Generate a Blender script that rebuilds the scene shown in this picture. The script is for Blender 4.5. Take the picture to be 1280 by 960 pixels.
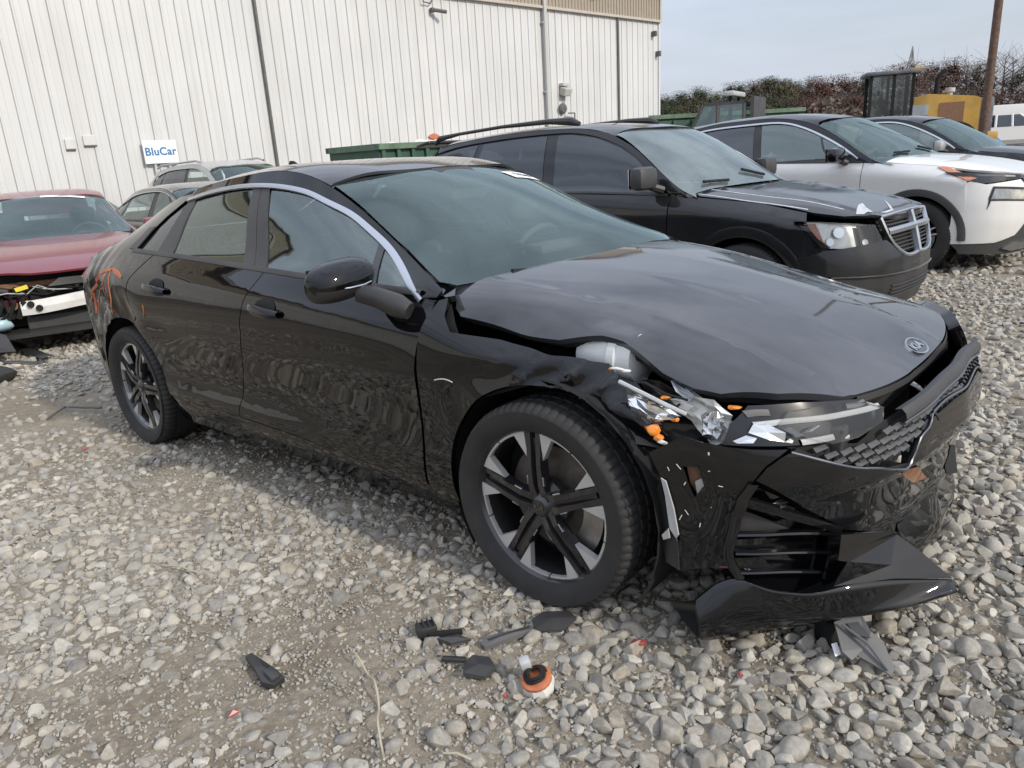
import bpy, bmesh, math, random
import numpy as np
from mathutils import Vector, Matrix, geometry, noise
random.seed(7); np.random.seed(7)
R = math.radians
for o in list(bpy.data.objects): bpy.data.objects.remove(o)
SC = bpy.context.scene
COL = SC.collection

# ------------------------------------------------------------------ camera
F_PX, PITCH, ROLL, CAM_H = 931.87, 0.2984, -0.0619, 1.3818      # solved from the wheels and the wall
def _cam_axes():
    cp, sp = math.cos(PITCH), math.sin(PITCH)
    fw = np.array([0, cp, -sp]); rt = np.array([1., 0, 0]); up = np.cross(rt, fw)
    c, s = math.cos(ROLL), math.sin(ROLL)
    return c*rt + s*up, -s*rt + c*up, fw
C_R, C_U, C_F = _cam_axes()
cam = bpy.data.cameras.new('camera'); cam_o = bpy.data.objects.new('camera', cam); COL.objects.link(cam_o)
cam.sensor_fit = 'HORIZONTAL'; cam.sensor_width = 36; cam.lens = 36*F_PX/1280
cam.clip_start = .05; cam.clip_end = 3000
M = Matrix.Identity(4)
for i in range(3):
    M[i][0] = C_R[i]; M[i][1] = C_U[i]; M[i][2] = -C_F[i]
M[2][3] = CAM_H
cam_o.matrix_world = M
SC.camera = cam_o

# ------------------------------------------------------------------ sky and sun (thin high cloud)
SUN_AZ_VEC = Vector((.760, -.650)).normalized(); SUN_EL = R(31)
w = bpy.data.worlds.new('World'); SC.world = w; w.use_nodes = True
nt = w.node_tree; nt.nodes.clear()
def N(nt, t, **k):
    n = nt.nodes.new(t)
    for a, b in k.items():
        if a.startswith('i_'):
            key = a[2:]
            n.inputs[int(key) if key.isdigit() else key.replace('_', ' ')].default_value = b
        else: setattr(n, a, b)
    return n
out = N(nt, 'ShaderNodeOutputWorld'); bg = N(nt, 'ShaderNodeBackground'); bg.inputs['Strength'].default_value = .126
sky = N(nt, 'ShaderNodeTexSky', sky_type='NISHITA', sun_disc=False, sun_elevation=SUN_EL)
sky.sun_rotation = math.atan2(SUN_AZ_VEC.x, SUN_AZ_VEC.y)
sky.air_density = 1.2; sky.dust_density = 2.0; sky.ozone_density = 1.5
tc = N(nt, 'ShaderNodeTexCoord')
mp = N(nt, 'ShaderNodeMapping'); mp.inputs['Scale'].default_value = (1.0, 1.0, 4.5); mp.inputs['Location'].default_value = (.3, .1, 0)
n1 = N(nt, 'ShaderNodeTexNoise', i_Scale=1.7, i_Detail=7., i_Roughness=.55, i_Distortion=.4)
cr = N(nt, 'ShaderNodeValToRGB'); cr.color_ramp.elements[0].position = .30; cr.color_ramp.elements[1].position = .66
cr.color_ramp.elements[0].color = (.50, .50, .50, 1); cr.color_ramp.elements[1].color = (.97, .97, .97, 1)
cl0 = N(nt, 'ShaderNodeRGB'); cl0.outputs[0].default_value = (4.75, 5.15, 6.05, 1)
# an overcast dome: brighter towards the zenith, the same all round
sx = N(nt, 'ShaderNodeSeparateXYZ'); grd = N(nt, 'ShaderNodeMapRange', i_1=0., i_2=1., i_3=1., i_4=2.6)
nt.links.new(tc.outputs['Generated'], sx.inputs[0]); nt.links.new(sx.outputs['Z'], grd.inputs[0])
cl = N(nt, 'ShaderNodeVectorMath', operation='SCALE'); nt.links.new(cl0.outputs[0], cl.inputs[0]); nt.links.new(grd.outputs[0], cl.inputs['Scale'])
mx = N(nt, 'ShaderNodeMix', data_type='RGBA')
L = nt.links.new
L(tc.outputs['Generated'], mp.inputs['Vector']); L(mp.outputs[0], n1.inputs['Vector']); L(n1.outputs['Fac'], cr.inputs[0])
L(cr.outputs[0], mx.inputs[0]); L(sky.outputs[0], mx.inputs[6]); L(cl.outputs[0], mx.inputs[7])
L(mx.outputs[2], bg.inputs['Color']); L(bg.outputs[0], out.inputs[0])
sun = bpy.data.lights.new('sun', 'SUN'); sun_o = bpy.data.objects.new('sun', sun); COL.objects.link(sun_o)
sun.energy = 2.9; sun.angle = R(3); sun.color = (1, .93, .82)
sd = Vector((SUN_AZ_VEC.x*math.cos(SUN_EL), SUN_AZ_VEC.y*math.cos(SUN_EL), math.sin(SUN_EL)))
sun_o.rotation_euler = sd.to_track_quat('Z', 'Y').to_euler()
SC.view_settings.view_transform = 'Standard'; SC.view_settings.look = 'None'
SC.view_settings.exposure = 0; SC.view_settings.gamma = 1; SC.view_settings.use_curve_mapping = False
SC.render.engine = 'CYCLES'
SC.cycles.max_bounces = 10; SC.cycles.transparent_max_bounces = 16

# ------------------------------------------------------------------ materials
MATS = {}
def hexlin(r, g, b):
    f = lambda c: (c/255/12.92 if c/255 <= .04045 else ((c/255+.055)/1.055)**2.4)
    return (f(r), f(g), f(b))
def mat(name, col, rough=.5, metal=0., coat=0., var=0., vscale=8., bump=0., bscale=60., rvar=0., spec=.5, col2=None, detail=5., dust=0., dscale=2.5, dcol=(.20,.19,.17), emit=None, alpha=None, trans=0., coatrough=.03):
    m = bpy.data.materials.new(name); m.use_nodes = True; t = m.node_tree
    b = t.nodes['Principled BSDF']; b.inputs['Roughness'].default_value = rough; b.inputs['Metallic'].default_value = metal
    b.inputs['Coat Weight'].default_value = coat; b.inputs['Coat Roughness'].default_value = coatrough
    b.inputs['Specular IOR Level'].default_value = spec; b.inputs['Transmission Weight'].default_value = trans
    b.inputs['Base Color'].default_value = (*col, 1)
    tcn = t.nodes.new('ShaderNodeTexCoord'); src = tcn.outputs['Object']
    last = None
    if var or col2:
        nz = N(t, 'ShaderNodeTexNoise', i_Scale=vscale, i_Detail=detail, i_Roughness=.6); t.links.new(src, nz.inputs['Vector'])
        rp = N(t, 'ShaderNodeValToRGB'); rp.color_ramp.elements[0].position = .32; rp.color_ramp.elements[1].position = .68
        c2 = col2 if col2 else tuple(min(1, c*(1+var)) for c in col); c1 = tuple(c*(1-var) for c in col) if var else col
        rp.color_ramp.elements[0].color = (*c1, 1); rp.color_ramp.elements[1].color = (*c2, 1)
        t.links.new(nz.outputs['Fac'], rp.inputs[0]); last = rp.outputs[0]
    if dust:
        nz = N(t, 'ShaderNodeTexNoise', i_Scale=dscale, i_Detail=8., i_Roughness=.62); t.links.new(src, nz.inputs['Vector'])
        mr = N(t, 'ShaderNodeMapRange', i_1=.35, i_2=.75, i_3=dust*.25, i_4=dust); t.links.new(nz.outputs['Fac'], mr.inputs[0])
        mix = N(t, 'ShaderNodeMix', data_type='RGBA'); t.links.new(mr.outputs[0], mix.inputs[0])
        mix.inputs[6].default_value = (*col, 1); mix.inputs[7].default_value = (*dcol, 1)
        if last: t.links.new(last, mix.inputs[6])
        last = mix.outputs[2]
        if coat:
            mr2 = N(t, 'ShaderNodeMapRange', i_1=.35, i_2=.8, i_3=coatrough, i_4=coatrough+.07*min(1, dust*4)); t.links.new(nz.outputs['Fac'], mr2.inputs[0]); t.links.new(mr2.outputs[0], b.inputs['Coat Roughness'])
    if last: t.links.new(last, b.inputs['Base Color'])
    if rvar:
        nz = N(t, 'ShaderNodeTexNoise', i_Scale=vscale*1.7, i_Detail=6.); t.links.new(src, nz.inputs['Vector'])
        mr = N(t, 'ShaderNodeMapRange', i_1=.3, i_2=.7, i_3=max(0, rough-rvar), i_4=min(1, rough+rvar)); t.links.new(nz.outputs['Fac'], mr.inputs[0]); t.links.new(mr.outputs[0], b.inputs['Roughness'])
    if bump:
        nz = N(t, 'ShaderNodeTexNoise', i_Scale=bscale, i_Detail=6., i_Roughness=.6); t.links.new(src, nz.inputs['Vector'])
        bp = N(t, 'ShaderNodeBump', i_Strength=1., i_Distance=bump); t.links.new(nz.outputs['Fac'], bp.inputs['Height']); t.links.new(bp.outputs[0], b.inputs['Normal'])
    if emit: b.inputs['Emission Color'].default_value = (*emit[0], 1); b.inputs['Emission Strength'].default_value = emit[1]
    if alpha is not None: b.inputs['Alpha'].default_value = alpha
    MATS[name] = m
    return m
def glass(name, tint, rough=.0, haze=0., ior=1.5, hcol=(.55, .56, .55), gcol=(1, 1, 1)):
    m = bpy.data.materials.new(name); m.use_nodes = True; t = m.node_tree; t.nodes.clear()
    o = N(t, 'ShaderNodeOutputMaterial'); tr = N(t, 'ShaderNodeBsdfTransparent'); gl = N(t, 'ShaderNodeBsdfGlossy'); fr = N(t, 'ShaderNodeFresnel', i_IOR=ior)
    tr.inputs[0].default_value = (*tint, 1); gl.inputs['Roughness'].default_value = rough; gl.inputs['Color'].default_value = (*gcol, 1)
    a = N(t, 'ShaderNodeMixShader'); t.links.new(fr.outputs[0], a.inputs[0]); t.links.new(tr.outputs[0], a.inputs[1]); t.links.new(gl.outputs[0], a.inputs[2])
    last = a
    if haze:
        df = N(t, 'ShaderNodeBsdfDiffuse'); df.inputs[0].default_value = (*hcol, 1)
        tcn = N(t, 'ShaderNodeTexCoord'); nz = N(t, 'ShaderNodeTexNoise', i_Scale=2.2, i_Detail=8.); t.links.new(tcn.outputs['Object'], nz.inputs['Vector'])
        mr = N(t, 'ShaderNodeMapRange', i_1=.3, i_2=.7, i_3=haze*.4, i_4=haze*1.5); t.links.new(nz.outputs['Fac'], mr.inputs[0])
        c = N(t, 'ShaderNodeMixShader'); t.links.new(mr.outputs[0], c.inputs[0]); t.links.new(a.outputs[0], c.inputs[1]); t.links.new(df.outputs[0], c.inputs[2]); last = c
    t.links.new(last.outputs[0], o.inputs[0]); MATS[name] = m; return m

mat('black_paint', (.0018, .0021, .0032), rough=.5, coat=1., dust=.007, dscale=1.6, coatrough=.008, spec=.0)
mat('black_paint_dull', (.0025, .003, .004), rough=.5, coat=1., dust=.025, dscale=3, coatrough=.02, dcol=(.24, .24, .24), spec=.05)
mat('dusty_black_paint', (.0025, .003, .0045), rough=.5, coat=1., dust=.33, dscale=1.1, coatrough=.02, spec=.0, dcol=(.27, .28, .31))
mat('black_plastic', (.014, .014, .015), rough=.42, dust=.16, bump=.0006, bscale=300)
mat('gloss_black', (.004, .004, .005), rough=.12, coat=.6)
mat('matte_black', (.008, .008, .008), rough=.85)
mat('dark_plastic', (.03, .03, .032), rough=.5, var=.2, dust=.15)
mat('grey_plastic', (.10, .10, .10), rough=.6, var=.15, dust=.2)
mat('pale_plastic', (.42, .43, .43), rough=.5, var=.12)
mat('white_plastic', (.70, .70, .67), rough=.5, var=.08, dust=.25, dscale=9, dcol=(.35, .32, .27))
mat('chrome', (.58, .59, .61), rough=.14, metal=1.)
mat('satin_chrome', (.50, .52, .55), rough=.28, metal=1., rvar=.06)
mat('dark_chrome', (.20, .205, .215), rough=.25, metal=1.)
mat('machined_alloy', (.56, .55, .54), rough=.42, metal=.35, dust=.15)
mat('alloy_black', (.010, .010, .012), rough=.3, coat=.6, dust=.07, dscale=14)
mat('rubber', (.014, .014, .015), rough=.75, var=.15, vscale=20, dust=.13, dscale=7, dcol=(.16, .145, .12), bump=.0008, bscale=220)
mat('steel', (.36, .34, .32), rough=.4, metal=.9, var=.2, vscale=12)
mat('rust', (.16, .075, .035), rough=.85, col2=(.28, .16, .10), vscale=25)
mat('cast_iron', (.14, .12, .10), rough=.7, metal=.4, var=.3, vscale=20)
mat('amber', (.70, .17, .015), rough=.2, coat=.6, col2=(.85, .34, .04), vscale=60)
mat('red_lens', (.30, .02, .02), rough=.3, coat=.4, dust=.3, dscale=12, dcol=(.40, .33, .28))
mat('orange_plastic_and_reflection', (.46, .125, .04), rough=.7, var=.25, vscale=50, dust=.2, dscale=9)  # orange plastic bits, and the reflection painted on the quarter panel
mat('reflector', (.80, .81, .82), rough=.2, metal=.9)
mat('seat_fabric', (.13, .135, .14), rough=.85, var=.15, vscale=30)
mat('beige_fabric', (.42, .41, .38), rough=.9)
mat('cabin_dark', (.05, .051, .053), rough=.8)
mat('headliner', (.62, .62, .60), rough=.9)
mat('paper', (.82, .82, .80), rough=.7)
mat('ink', (.02, .02, .025), rough=.6)
mat('bare_metal', (.66, .67, .69), rough=.34, metal=.9, rvar=.08)
mat('scratch_and_highlight', (.60, .60, .60), rough=.5)  # bumper scratches, and the highlight painted on the fender
glass('clear_glass', (.72, .80, .78), ior=1.7)
glass('windshield_glass', (.86, .94, .92), haze=.055, hcol=(.40, .53, .54), ior=1.62, gcol=(.80, .97, .95))
glass('dusty_glass', (.62, .74, .72), haze=.16, hcol=(.50, .58, .58), ior=2.0, gcol=(.85, .96, .97))
glass('side_glass', (.64, .74, .72), haze=.015, hcol=(.30, .40, .43), ior=2.5, gcol=(.82, .93, .90))
glass('privacy_glass', (.03, .033, .04), haze=.015, ior=1.9, gcol=(.9, .95, 1))
glass('lens_clear', (.92, .93, .93), haze=.02)
glass('lens_shard', (.80, .83, .84), rough=.05, haze=.10)

# ------------------------------------------------------------------ mesh helpers
def obj(name, verts, faces, material, parent=None, smooth=False, normals=None, kind=None):
    me = bpy.data.meshes.new(name)
    if isinstance(verts, np.ndarray): verts = verts.tolist()
    if isinstance(faces, np.ndarray): faces = faces.tolist()
    me.from_pydata(verts, [], faces)
    if isinstance(material, (list, tuple)):
        for q in material: me.materials.append(MATS[q])
    elif material: me.materials.append(MATS[material])
    if smooth or normals is not None: me.polygons.foreach_set('use_smooth', [True]*len(me.polygons))
    me.update()
    if normals is not None: me.normals_split_custom_set_from_vertices(normals.tolist() if isinstance(normals, np.ndarray) else normals)
    o = bpy.data.objects.new(name, me); COL.objects.link(o)
    if parent: o.parent = parent
    if kind: o['kind'] = kind
    return o
def tag(o, label=None, cat=None, group=None, kind=None):
    if label: o['label'] = label
    if cat: o['category'] = cat
    if group: o['group'] = group
    if kind: o['kind'] = kind
    return o
def empty(name, mw=None):
    o = bpy.data.objects.new(name, None); COL.objects.link(o); o.empty_display_size = .2
    if mw is not None: o.matrix_world = mw
    return o
class MB:
    def __init__(s): s.v = []; s.f = []
    def add(s, v, f):
        n = len(s.v); s.v += [tuple(map(float, q)) for q in v]; s.f += [tuple(i+n for i in q) for q in f]; return s
    def box(s, c, d, rot=None, bev=0.):
        x, y, z = [q/2 for q in d]
        if bev:
            b = min(bev, x*.95, y*.95, z*.95); vs = []
            bm = bmesh.new(); bmesh.ops.create_cube(bm, size=1)
            for q in bm.verts: q.co = Vector((q.co.x*2*x, q.co.y*2*y, q.co.z*2*z))
            bmesh.ops.bevel(bm, geom=bm.edges[:], offset=b, segments=2, affect='EDGES', profile=.5)
            bm.verts.index_update(); vs = [q.co.copy() for q in bm.verts]; fs = [[q.index for q in f.verts] for f in bm.faces]; bm.free()
        else:
            vs = [Vector((a*x, b*y, e*z)) for a in (-1, 1) for b in (-1, 1) for e in (-1, 1)]
            fs = [(0,1,3,2),(4,6,7,5),(0,4,5,1),(2,3,7,6),(0,2,6,4),(1,5,7,3)]
        if rot is not None: vs = [rot @ q for q in vs]
        return s.add([(q[0]+c[0], q[1]+c[1], q[2]+c[2]) for q in vs], fs)
    def tube(s, pts, r, n=8, caps=True):
        pts = [Vector(q) for q in pts]; k = len(pts); rs = r if isinstance(r, (list, tuple)) else [r]*k
        up = Vector((0, 0, 1)); vs = []; pv = None
        for i, q in enumerate(pts):
            t = (pts[min(i+1, k-1)]-pts[max(i-1, 0)]); t = t.normalized() if t.length > 1e-9 else Vector((0, 0, 1))
            if pv is None: a = t.cross(up) if abs(t.z) < .95 else t.cross(Vector((1, 0, 0)))
            else: a = pv - t*pv.dot(t)
            a.normalize(); b = t.cross(a); pv = a
            for j in range(n):
                an = 2*math.pi*j/n; vs.append(q + (a*math.cos(an)+b*math.sin(an))*rs[i])
        fs = [(i*n+j, i*n+(j+1) % n, (i+1)*n+(j+1) % n, (i+1)*n+j) for i in range(k-1) for j in range(n)]
        if caps: fs += [tuple(range(n-1, -1, -1)), tuple(range((k-1)*n, k*n))]
        return s.add(vs, fs)
    def lathe(s, prof, n=32, axis='y', c=(0, 0, 0)):
        vs = []
        for (r, h) in prof:
            for j in range(n):
                a = 2*math.pi*j/n; u, v = r*math.cos(a), r*math.sin(a)
                q = (u, h, v) if axis == 'y' else ((u, v, h) if axis == 'z' else (h, u, v))
                vs.append((q[0]+c[0], q[1]+c[1], q[2]+c[2]))
        k = len(prof); fs = [(i*n+j, (i+1)*n+j, (i+1)*n+(j+1) % n, i*n+(j+1) % n) for i in range(k-1) for j in range(n)]
        return s.add(vs, fs)
    def prism(s, poly, a, b, plane='xz'):
        n = len(poly); P = (lambda u, v, w: (u, w, v)) if plane == 'xz' else ((lambda u, v, w: (u, v, w)) if plane == 'xy' else (lambda u, v, w: (w, u, v)))
        vs = [P(u, v, a) for u, v in poly]+[P(u, v, b) for u, v in poly]
        return s.add(vs, [tuple(range(n)), tuple(range(2*n-1, n-1, -1))]+[(i, (i+1) % n, n+(i+1) % n, n+i) for i in range(n)])
    def grid(s, P):
        P = np.asarray(P); r, c = P.shape[:2]
        return s.add(P.reshape(-1, 3), [(i*c+j, i*c+j+1, (i+1)*c+j+1, (i+1)*c+j) for i in range(r-1) for j in range(c-1)])
    def mir(s):
        s.v = [(x, -y, z) for x, y, z in s.v]; s.f = [tuple(reversed(q)) for q in s.f]; return s
    def xf(s, m): s.v = [tuple(m @ Vector(q)) for q in s.v]; return s
    def build(s, name, material, parent=None, smooth=False, kind=None):
        o = obj(name, s.v, s.f, material, parent, smooth, kind=kind)
        if smooth: o.data.set_sharp_from_angle(angle=R(38))
        return o
def text_obj(name, body, size, material, parent, mw, offset=0., depth=.002, shear=0., space=1.):
    cu = bpy.data.curves.new(name, 'FONT'); cu.body = body; cu.size = size; cu.align_x = 'CENTER'; cu.align_y = 'CENTER'; cu.extrude = depth; cu.offset = offset; cu.shear = shear; cu.space_character = space; cu.resolution_u = 4
    to = bpy.data.objects.new(name, cu); COL.objects.link(to)
    dg = bpy.context.evaluated_depsgraph_get(); me = bpy.data.meshes.new_from_object(to.evaluated_get(dg)); bpy.data.objects.remove(to)
    me.name = name; me.materials.clear(); me.materials.append(MATS[material])
    o = bpy.data.objects.new(name, me); COL.objects.link(o); o.parent = parent; o.matrix_local = mw
    return o

# ------------------------------------------------------------------ spline fields: a surface as one coordinate over two others
def card(xs, q):
    xs = np.asarray(xs, float); n = len(xs); h = np.diff(xs); A = np.zeros((n, n)); B = np.zeros((n, n)); A[0, 0] = A[-1, -1] = 1
    for i in range(1, n-1):
        A[i, i-1] = h[i-1]; A[i, i] = 2*(h[i-1]+h[i]); A[i, i+1] = h[i]
        B[i, i-1] += 6/h[i-1]; B[i, i] -= 6/h[i-1]+6/h[i]; B[i, i+1] += 6/h[i]
    Mm = np.linalg.solve(A, B); q = np.clip(np.asarray(q, float), xs[0]-.05, xs[-1]+.05)
    k = np.clip(np.searchsorted(xs, q)-1, 0, n-2); hh = h[k]; a = (xs[k+1]-q)/hh; b = (q-xs[k])/hh
    I = np.eye(n)
    return a[:, None]*I[k]+b[:, None]*I[k+1]+(((a**3-a)*hh**2/6)[:, None]*Mm[k]+((b**3-b)*hh**2/6)[:, None]*Mm[k+1])
def nspl(zk, wk, z):
    n, r = zk.shape; h = np.maximum(np.diff(zk, axis=1), 1e-5); Mm = np.zeros((n, r)); cp = np.zeros((n, r)); dp = np.zeros((n, r))
    for i in range(1, r-1):
        rhs = 6*((wk[:, i+1]-wk[:, i])/h[:, i]-(wk[:, i]-wk[:, i-1])/h[:, i-1])
        den = 2*(h[:, i-1]+h[:, i])-h[:, i-1]*cp[:, i-1]; cp[:, i] = h[:, i]/den; dp[:, i] = (rhs-h[:, i-1]*dp[:, i-1])/den
    for i in range(r-2, 0, -1): Mm[:, i] = dp[:, i]-cp[:, i]*Mm[:, i+1]
    k = np.clip((z[:, None] > zk).sum(1)-1, 0, r-2); ar = np.arange(n)
    hh = h[ar, k]; a = (zk[ar, k+1]-z)/hh; b = (z-zk[ar, k])/hh
    a = np.clip(a, -.6, 1.6); b = np.clip(b, -.6, 1.6)
    lin = a*wk[ar, k]+b*wk[ar, k+1]
    cub = ((a**3-a)*Mm[ar, k]+(b**3-b)*Mm[ar, k+1])*hh**2/6
    return lin+np.where((a >= 0) & (b >= 0), cub, 0)
class Field:
    def __init__(s, xs, rows, mod=None):
        s.xs = np.array(xs, float); s.Z = np.array([[*r[0]] if hasattr(r[0], '__len__') else [r[0]]*len(xs) for r in rows], float); s.W = np.array([[*r[1]] if hasattr(r[1], '__len__') else [r[1]]*len(xs) for r in rows], float); s.mod = mod
    def __call__(s, x, z):
        x = np.atleast_1d(np.asarray(x, float)); z = np.atleast_1d(np.asarray(z, float)); B = card(s.xs, x)
        v = nspl(B @ s.Z.T, B @ s.W.T, z)
        if s.mod: v = v+s.mod(x, z)
        return v
def place(kind, a, b, v):
    if kind == 'side': return np.stack([a, -v, b], 1)
    if kind == 'top': return np.stack([a, b, v], 1)
    return np.stack([v, a, b], 1)
def fnormal(kind, fn, a, b, e=.004):
    va = (fn(a+e, b)-fn(a-e, b))/(2*e); vb = (fn(a, b+e)-fn(a, b-e))/(2*e); o = np.ones_like(va)
    n = np.stack([-va, -o, -vb], 1) if kind == 'side' else (np.stack([-va, -vb, o], 1) if kind == 'top' else np.stack([o, -va, -vb], 1))
    return n/np.linalg.norm(n, axis=1, keepdims=True)
def inpoly(P, poly):
    x, y = P[:, 0], P[:, 1]; ins = np.zeros(len(P), bool); n = len(poly)
    for i in range(n):
        (x0, y0), (x1, y1) = poly[i], poly[(i+1) % n]
        c = ((y0 > y) != (y1 > y)); 
        if y1 != y0: ins ^= c & (x < (x1-x0)*(y-y0)/(y1-y0)+x0)
    return ins
def segdist(P, poly):
    d = np.full(len(P), 1e9); n = len(poly)
    for i in range(n):
        a = np.array(poly[i]); b = np.array(poly[(i+1) % n]); ab = b-a; t = np.clip(((P-a) @ ab)/max(ab @ ab, 1e-12), 0, 1)
        d = np.minimum(d, np.linalg.norm(P-(a+t[:, None]*ab), axis=1))
    return d
def resample(poly, step):
    o = []
    n = len(poly)
    for i in range(n):
        a = np.array(poly[i], float); b = np.array(poly[(i+1) % n], float); k = max(1, int(np.ceil(np.linalg.norm(b-a)/step)))
        o += [tuple(a+(b-a)*j/k) for j in range(k)]
    return o
def smoothline(pts, k=6):
    p = np.array(pts, float); d = np.r_[0, np.cumsum(np.linalg.norm(np.diff(p, axis=0), axis=1))]
    q = np.linspace(0, d[-1], (len(p)-1)*k+1); return [tuple(v) for v in card(d, q) @ p]
def panel(name, poly, fn, kind, material, parent, res=.05, fl=.015, mirror=False, holes=(), lift=0., two=False):
    poly = resample(poly, res*.7); lo = np.min(poly, 0); hi = np.max(poly, 0)
    g = np.stack(np.meshgrid(np.arange(lo[0], hi[0], res), np.arange(lo[1], hi[1], res)), -1).reshape(-1, 2)
    g = g+np.random.uniform(-.12, .12, g.shape)*res
    if len(g): g = g[inpoly(g, poly)]
    if len(g): g = g[segdist(g, poly) > res*.45]
    pts = [Vector(q) for q in poly]; edges = [(i, (i+1) % len(poly)) for i in range(len(poly))]; loops = [list(range(len(poly)))]
    hs = []
    for h in holes:
        h = resample(h, res*.7); hs.append(h)
        if len(g): g = g[~inpoly(g, h)]
        if len(g): g = g[segdist(g, h) > res*.4]
        k = len(pts); pts += [Vector(q) for q in h]; edges += [(k+i, k+(i+1) % len(h)) for i in range(len(h))]; loops.append(list(range(k, k+len(h))))
    pts += [Vector(q) for q in g]
    vo, _, fo, ov, _, _ = geometry.delaunay_2d_cdt(pts, edges, [], 1, 1e-5)
    v2 = np.array([tuple(q) for q in vo]); tri = np.array([f for f in fo if len(f) == 3])
    cen = v2[tri].mean(1); keep = inpoly(cen, poly)
    for h in hs: keep &= ~inpoly(cen, h)
    tri = tri[keep]
    a, b = v2[:, 0], v2[:, 1]; val = fn(a, b); P = place(kind, a, b, val); nm = fnormal(kind, fn, a, b)
    if lift: P = P+nm*lift
    fnrm = np.cross(P[tri[:, 1]]-P[tri[:, 0]], P[tri[:, 2]]-P[tri[:, 0]]); flip = (fnrm*nm[tri[:, 0]]).sum(1) < 0
    tri[flip] = tri[flip][:, ::-1]
    V = [P]; NM = [nm]; F = [tuple(t) for t in tri.tolist()]; base = len(P)
    if fl:
        inv = {}
        for i, lst in enumerate(ov):
            for j in lst: inv[j] = i
        for lp in loops:
            idx = [inv[i] for i in lp if i in inv]; n = len(idx)
            A = P[idx]; nn = nm[idx]; tn = np.roll(A, -1, 0)-np.roll(A, 1, 0); od = np.cross(tn, nn); od /= np.maximum(np.linalg.norm(od, axis=1, keepdims=True), 1e-9)
            c = A.mean(0)
            if lp[0] == 0:
                # orientation from signed area in the domain
                pp = v2[idx]; ar = (pp[:, 0]*np.roll(pp[:, 1], -1)-np.roll(pp[:, 0], -1)*pp[:, 1]).sum()
            V += [A, A-nn*fl]
            if ((A+od*.003-c)**2).sum() < ((A-od*.003-c)**2).sum(): od = -od
            if lp[0] != 0: od = -od
            NM += [od, od]
            for i in range(n):
                j = (i+1) % n; q = (base+i, base+j, base+n+j, base+n+i)
                fq = np.cross(A[j]-A[i], -nn[i])
                if (fq*od[i]).sum() < 0: q = q[::-1]
                F.append(q)
            base += 2*n
    V = np.concatenate(V); NM = np.concatenate(NM)
    if mirror:
        V = V*np.array([1, -1, 1]); NM = NM*np.array([1, -1, 1]); F = [tuple(reversed(q)) for q in F]
    o = obj(name, V, F, material, parent, True, NM)
    return o
def strip(name, line, width, fn, kind, material, parent, lift=.006, mirror=False, round_=True):
    """a thin moulding laid along a line on a surface; width may vary"""
    l = np.array(line, float); n = len(l); wd = np.array(width if hasattr(width, '__len__') else [width]*n)
    t = np.gradient(l, axis=0); t /= np.linalg.norm(t, axis=1, keepdims=True); nn = np.stack([-t[:, 1], t[:, 0]], 1)
    offs = [(-.5, -.3), (-.42, .75), (0, 1.), (.42, .75), (.5, -.3)]
    G = []
    for u, h in offs:
        q = l+nn*(wd*u)[:, None]; P = place(kind, q[:, 0], q[:, 1], fn(q[:, 0], q[:, 1])); G.append(P+fnormal(kind, fn, q[:, 0], q[:, 1])*lift*h)
    m = MB().grid(np.array(G))
    if mirror: m.mir()
    return m.build(name, material, parent, True)
class Frame:
    """a place on the lot: car axes x forward, y left, z up; also turns a photo pixel into a point on one of its surfaces"""
    def __init__(s, X, Y, yaw, z0=0., pitch=0., roll=0.):
        cy, sy = math.cos(yaw), math.sin(yaw)
        Rz = np.array([[cy, -sy, 0], [sy, cy, 0], [0, 0, 1]]); a, b = pitch, roll
        Rx = np.array([[1, 0, 0], [0, math.cos(b), -math.sin(b)], [0, math.sin(b), math.cos(b)]]); Ry = np.array([[math.cos(a), 0, -math.sin(a)], [0, 1, 0], [math.sin(a), 0, math.cos(a)]])
        s.R = Rz @ Ry @ Rx; s.T = np.array([X, Y, z0])
        s.c = s.R.T @ (np.array([0, 0, CAM_H])-s.T)
    def mw(s):
        m = Matrix.Identity(4)
        for i in range(3):
            for j in range(3): m[i][j] = s.R[i, j]
            m[i][3] = s.T[i]
        return m
    def ray(s, px, py): return s.R.T @ (C_F*F_PX+(px-640)*C_R-(py-480)*C_U)
    def on(s, px, py, ax, val):
        e = s.ray(px, py); return s.c+e*((val-s.c[ax])/e[ax])
    def hit(s, px, py, fn, kind, g=None):
        """first crossing of the pixel's ray with a surface field"""
        e = s.ray(px, py); e = e/np.linalg.norm(e); d0 = np.linalg.norm(s.c[:2])
        lo, hi = max(.4, d0-6.), d0+6.
        for n in (1600, 60):
            t = np.linspace(lo, hi, n); P = s.c+t[:, None]*e
            if kind == 'side': A, B, V = P[:, 0], P[:, 2], -P[:, 1]
            elif kind == 'top': A, B, V = P[:, 0], P[:, 1], P[:, 2]
            else: A, B, V = P[:, 1], P[:, 2], P[:, 0]
            f = V-fn(A, B); k = np.where(f <= 0)[0]; k = int(k[0]) if len(k) else n-1; k = max(k, 1)
            lo, hi = t[k-1], t[k]
        return (float(A[k]), float(B[k]))
    def poly(s, pts, fn, kind, g=None): return [s.hit(*q, fn, kind, g) for q in pts]

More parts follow.
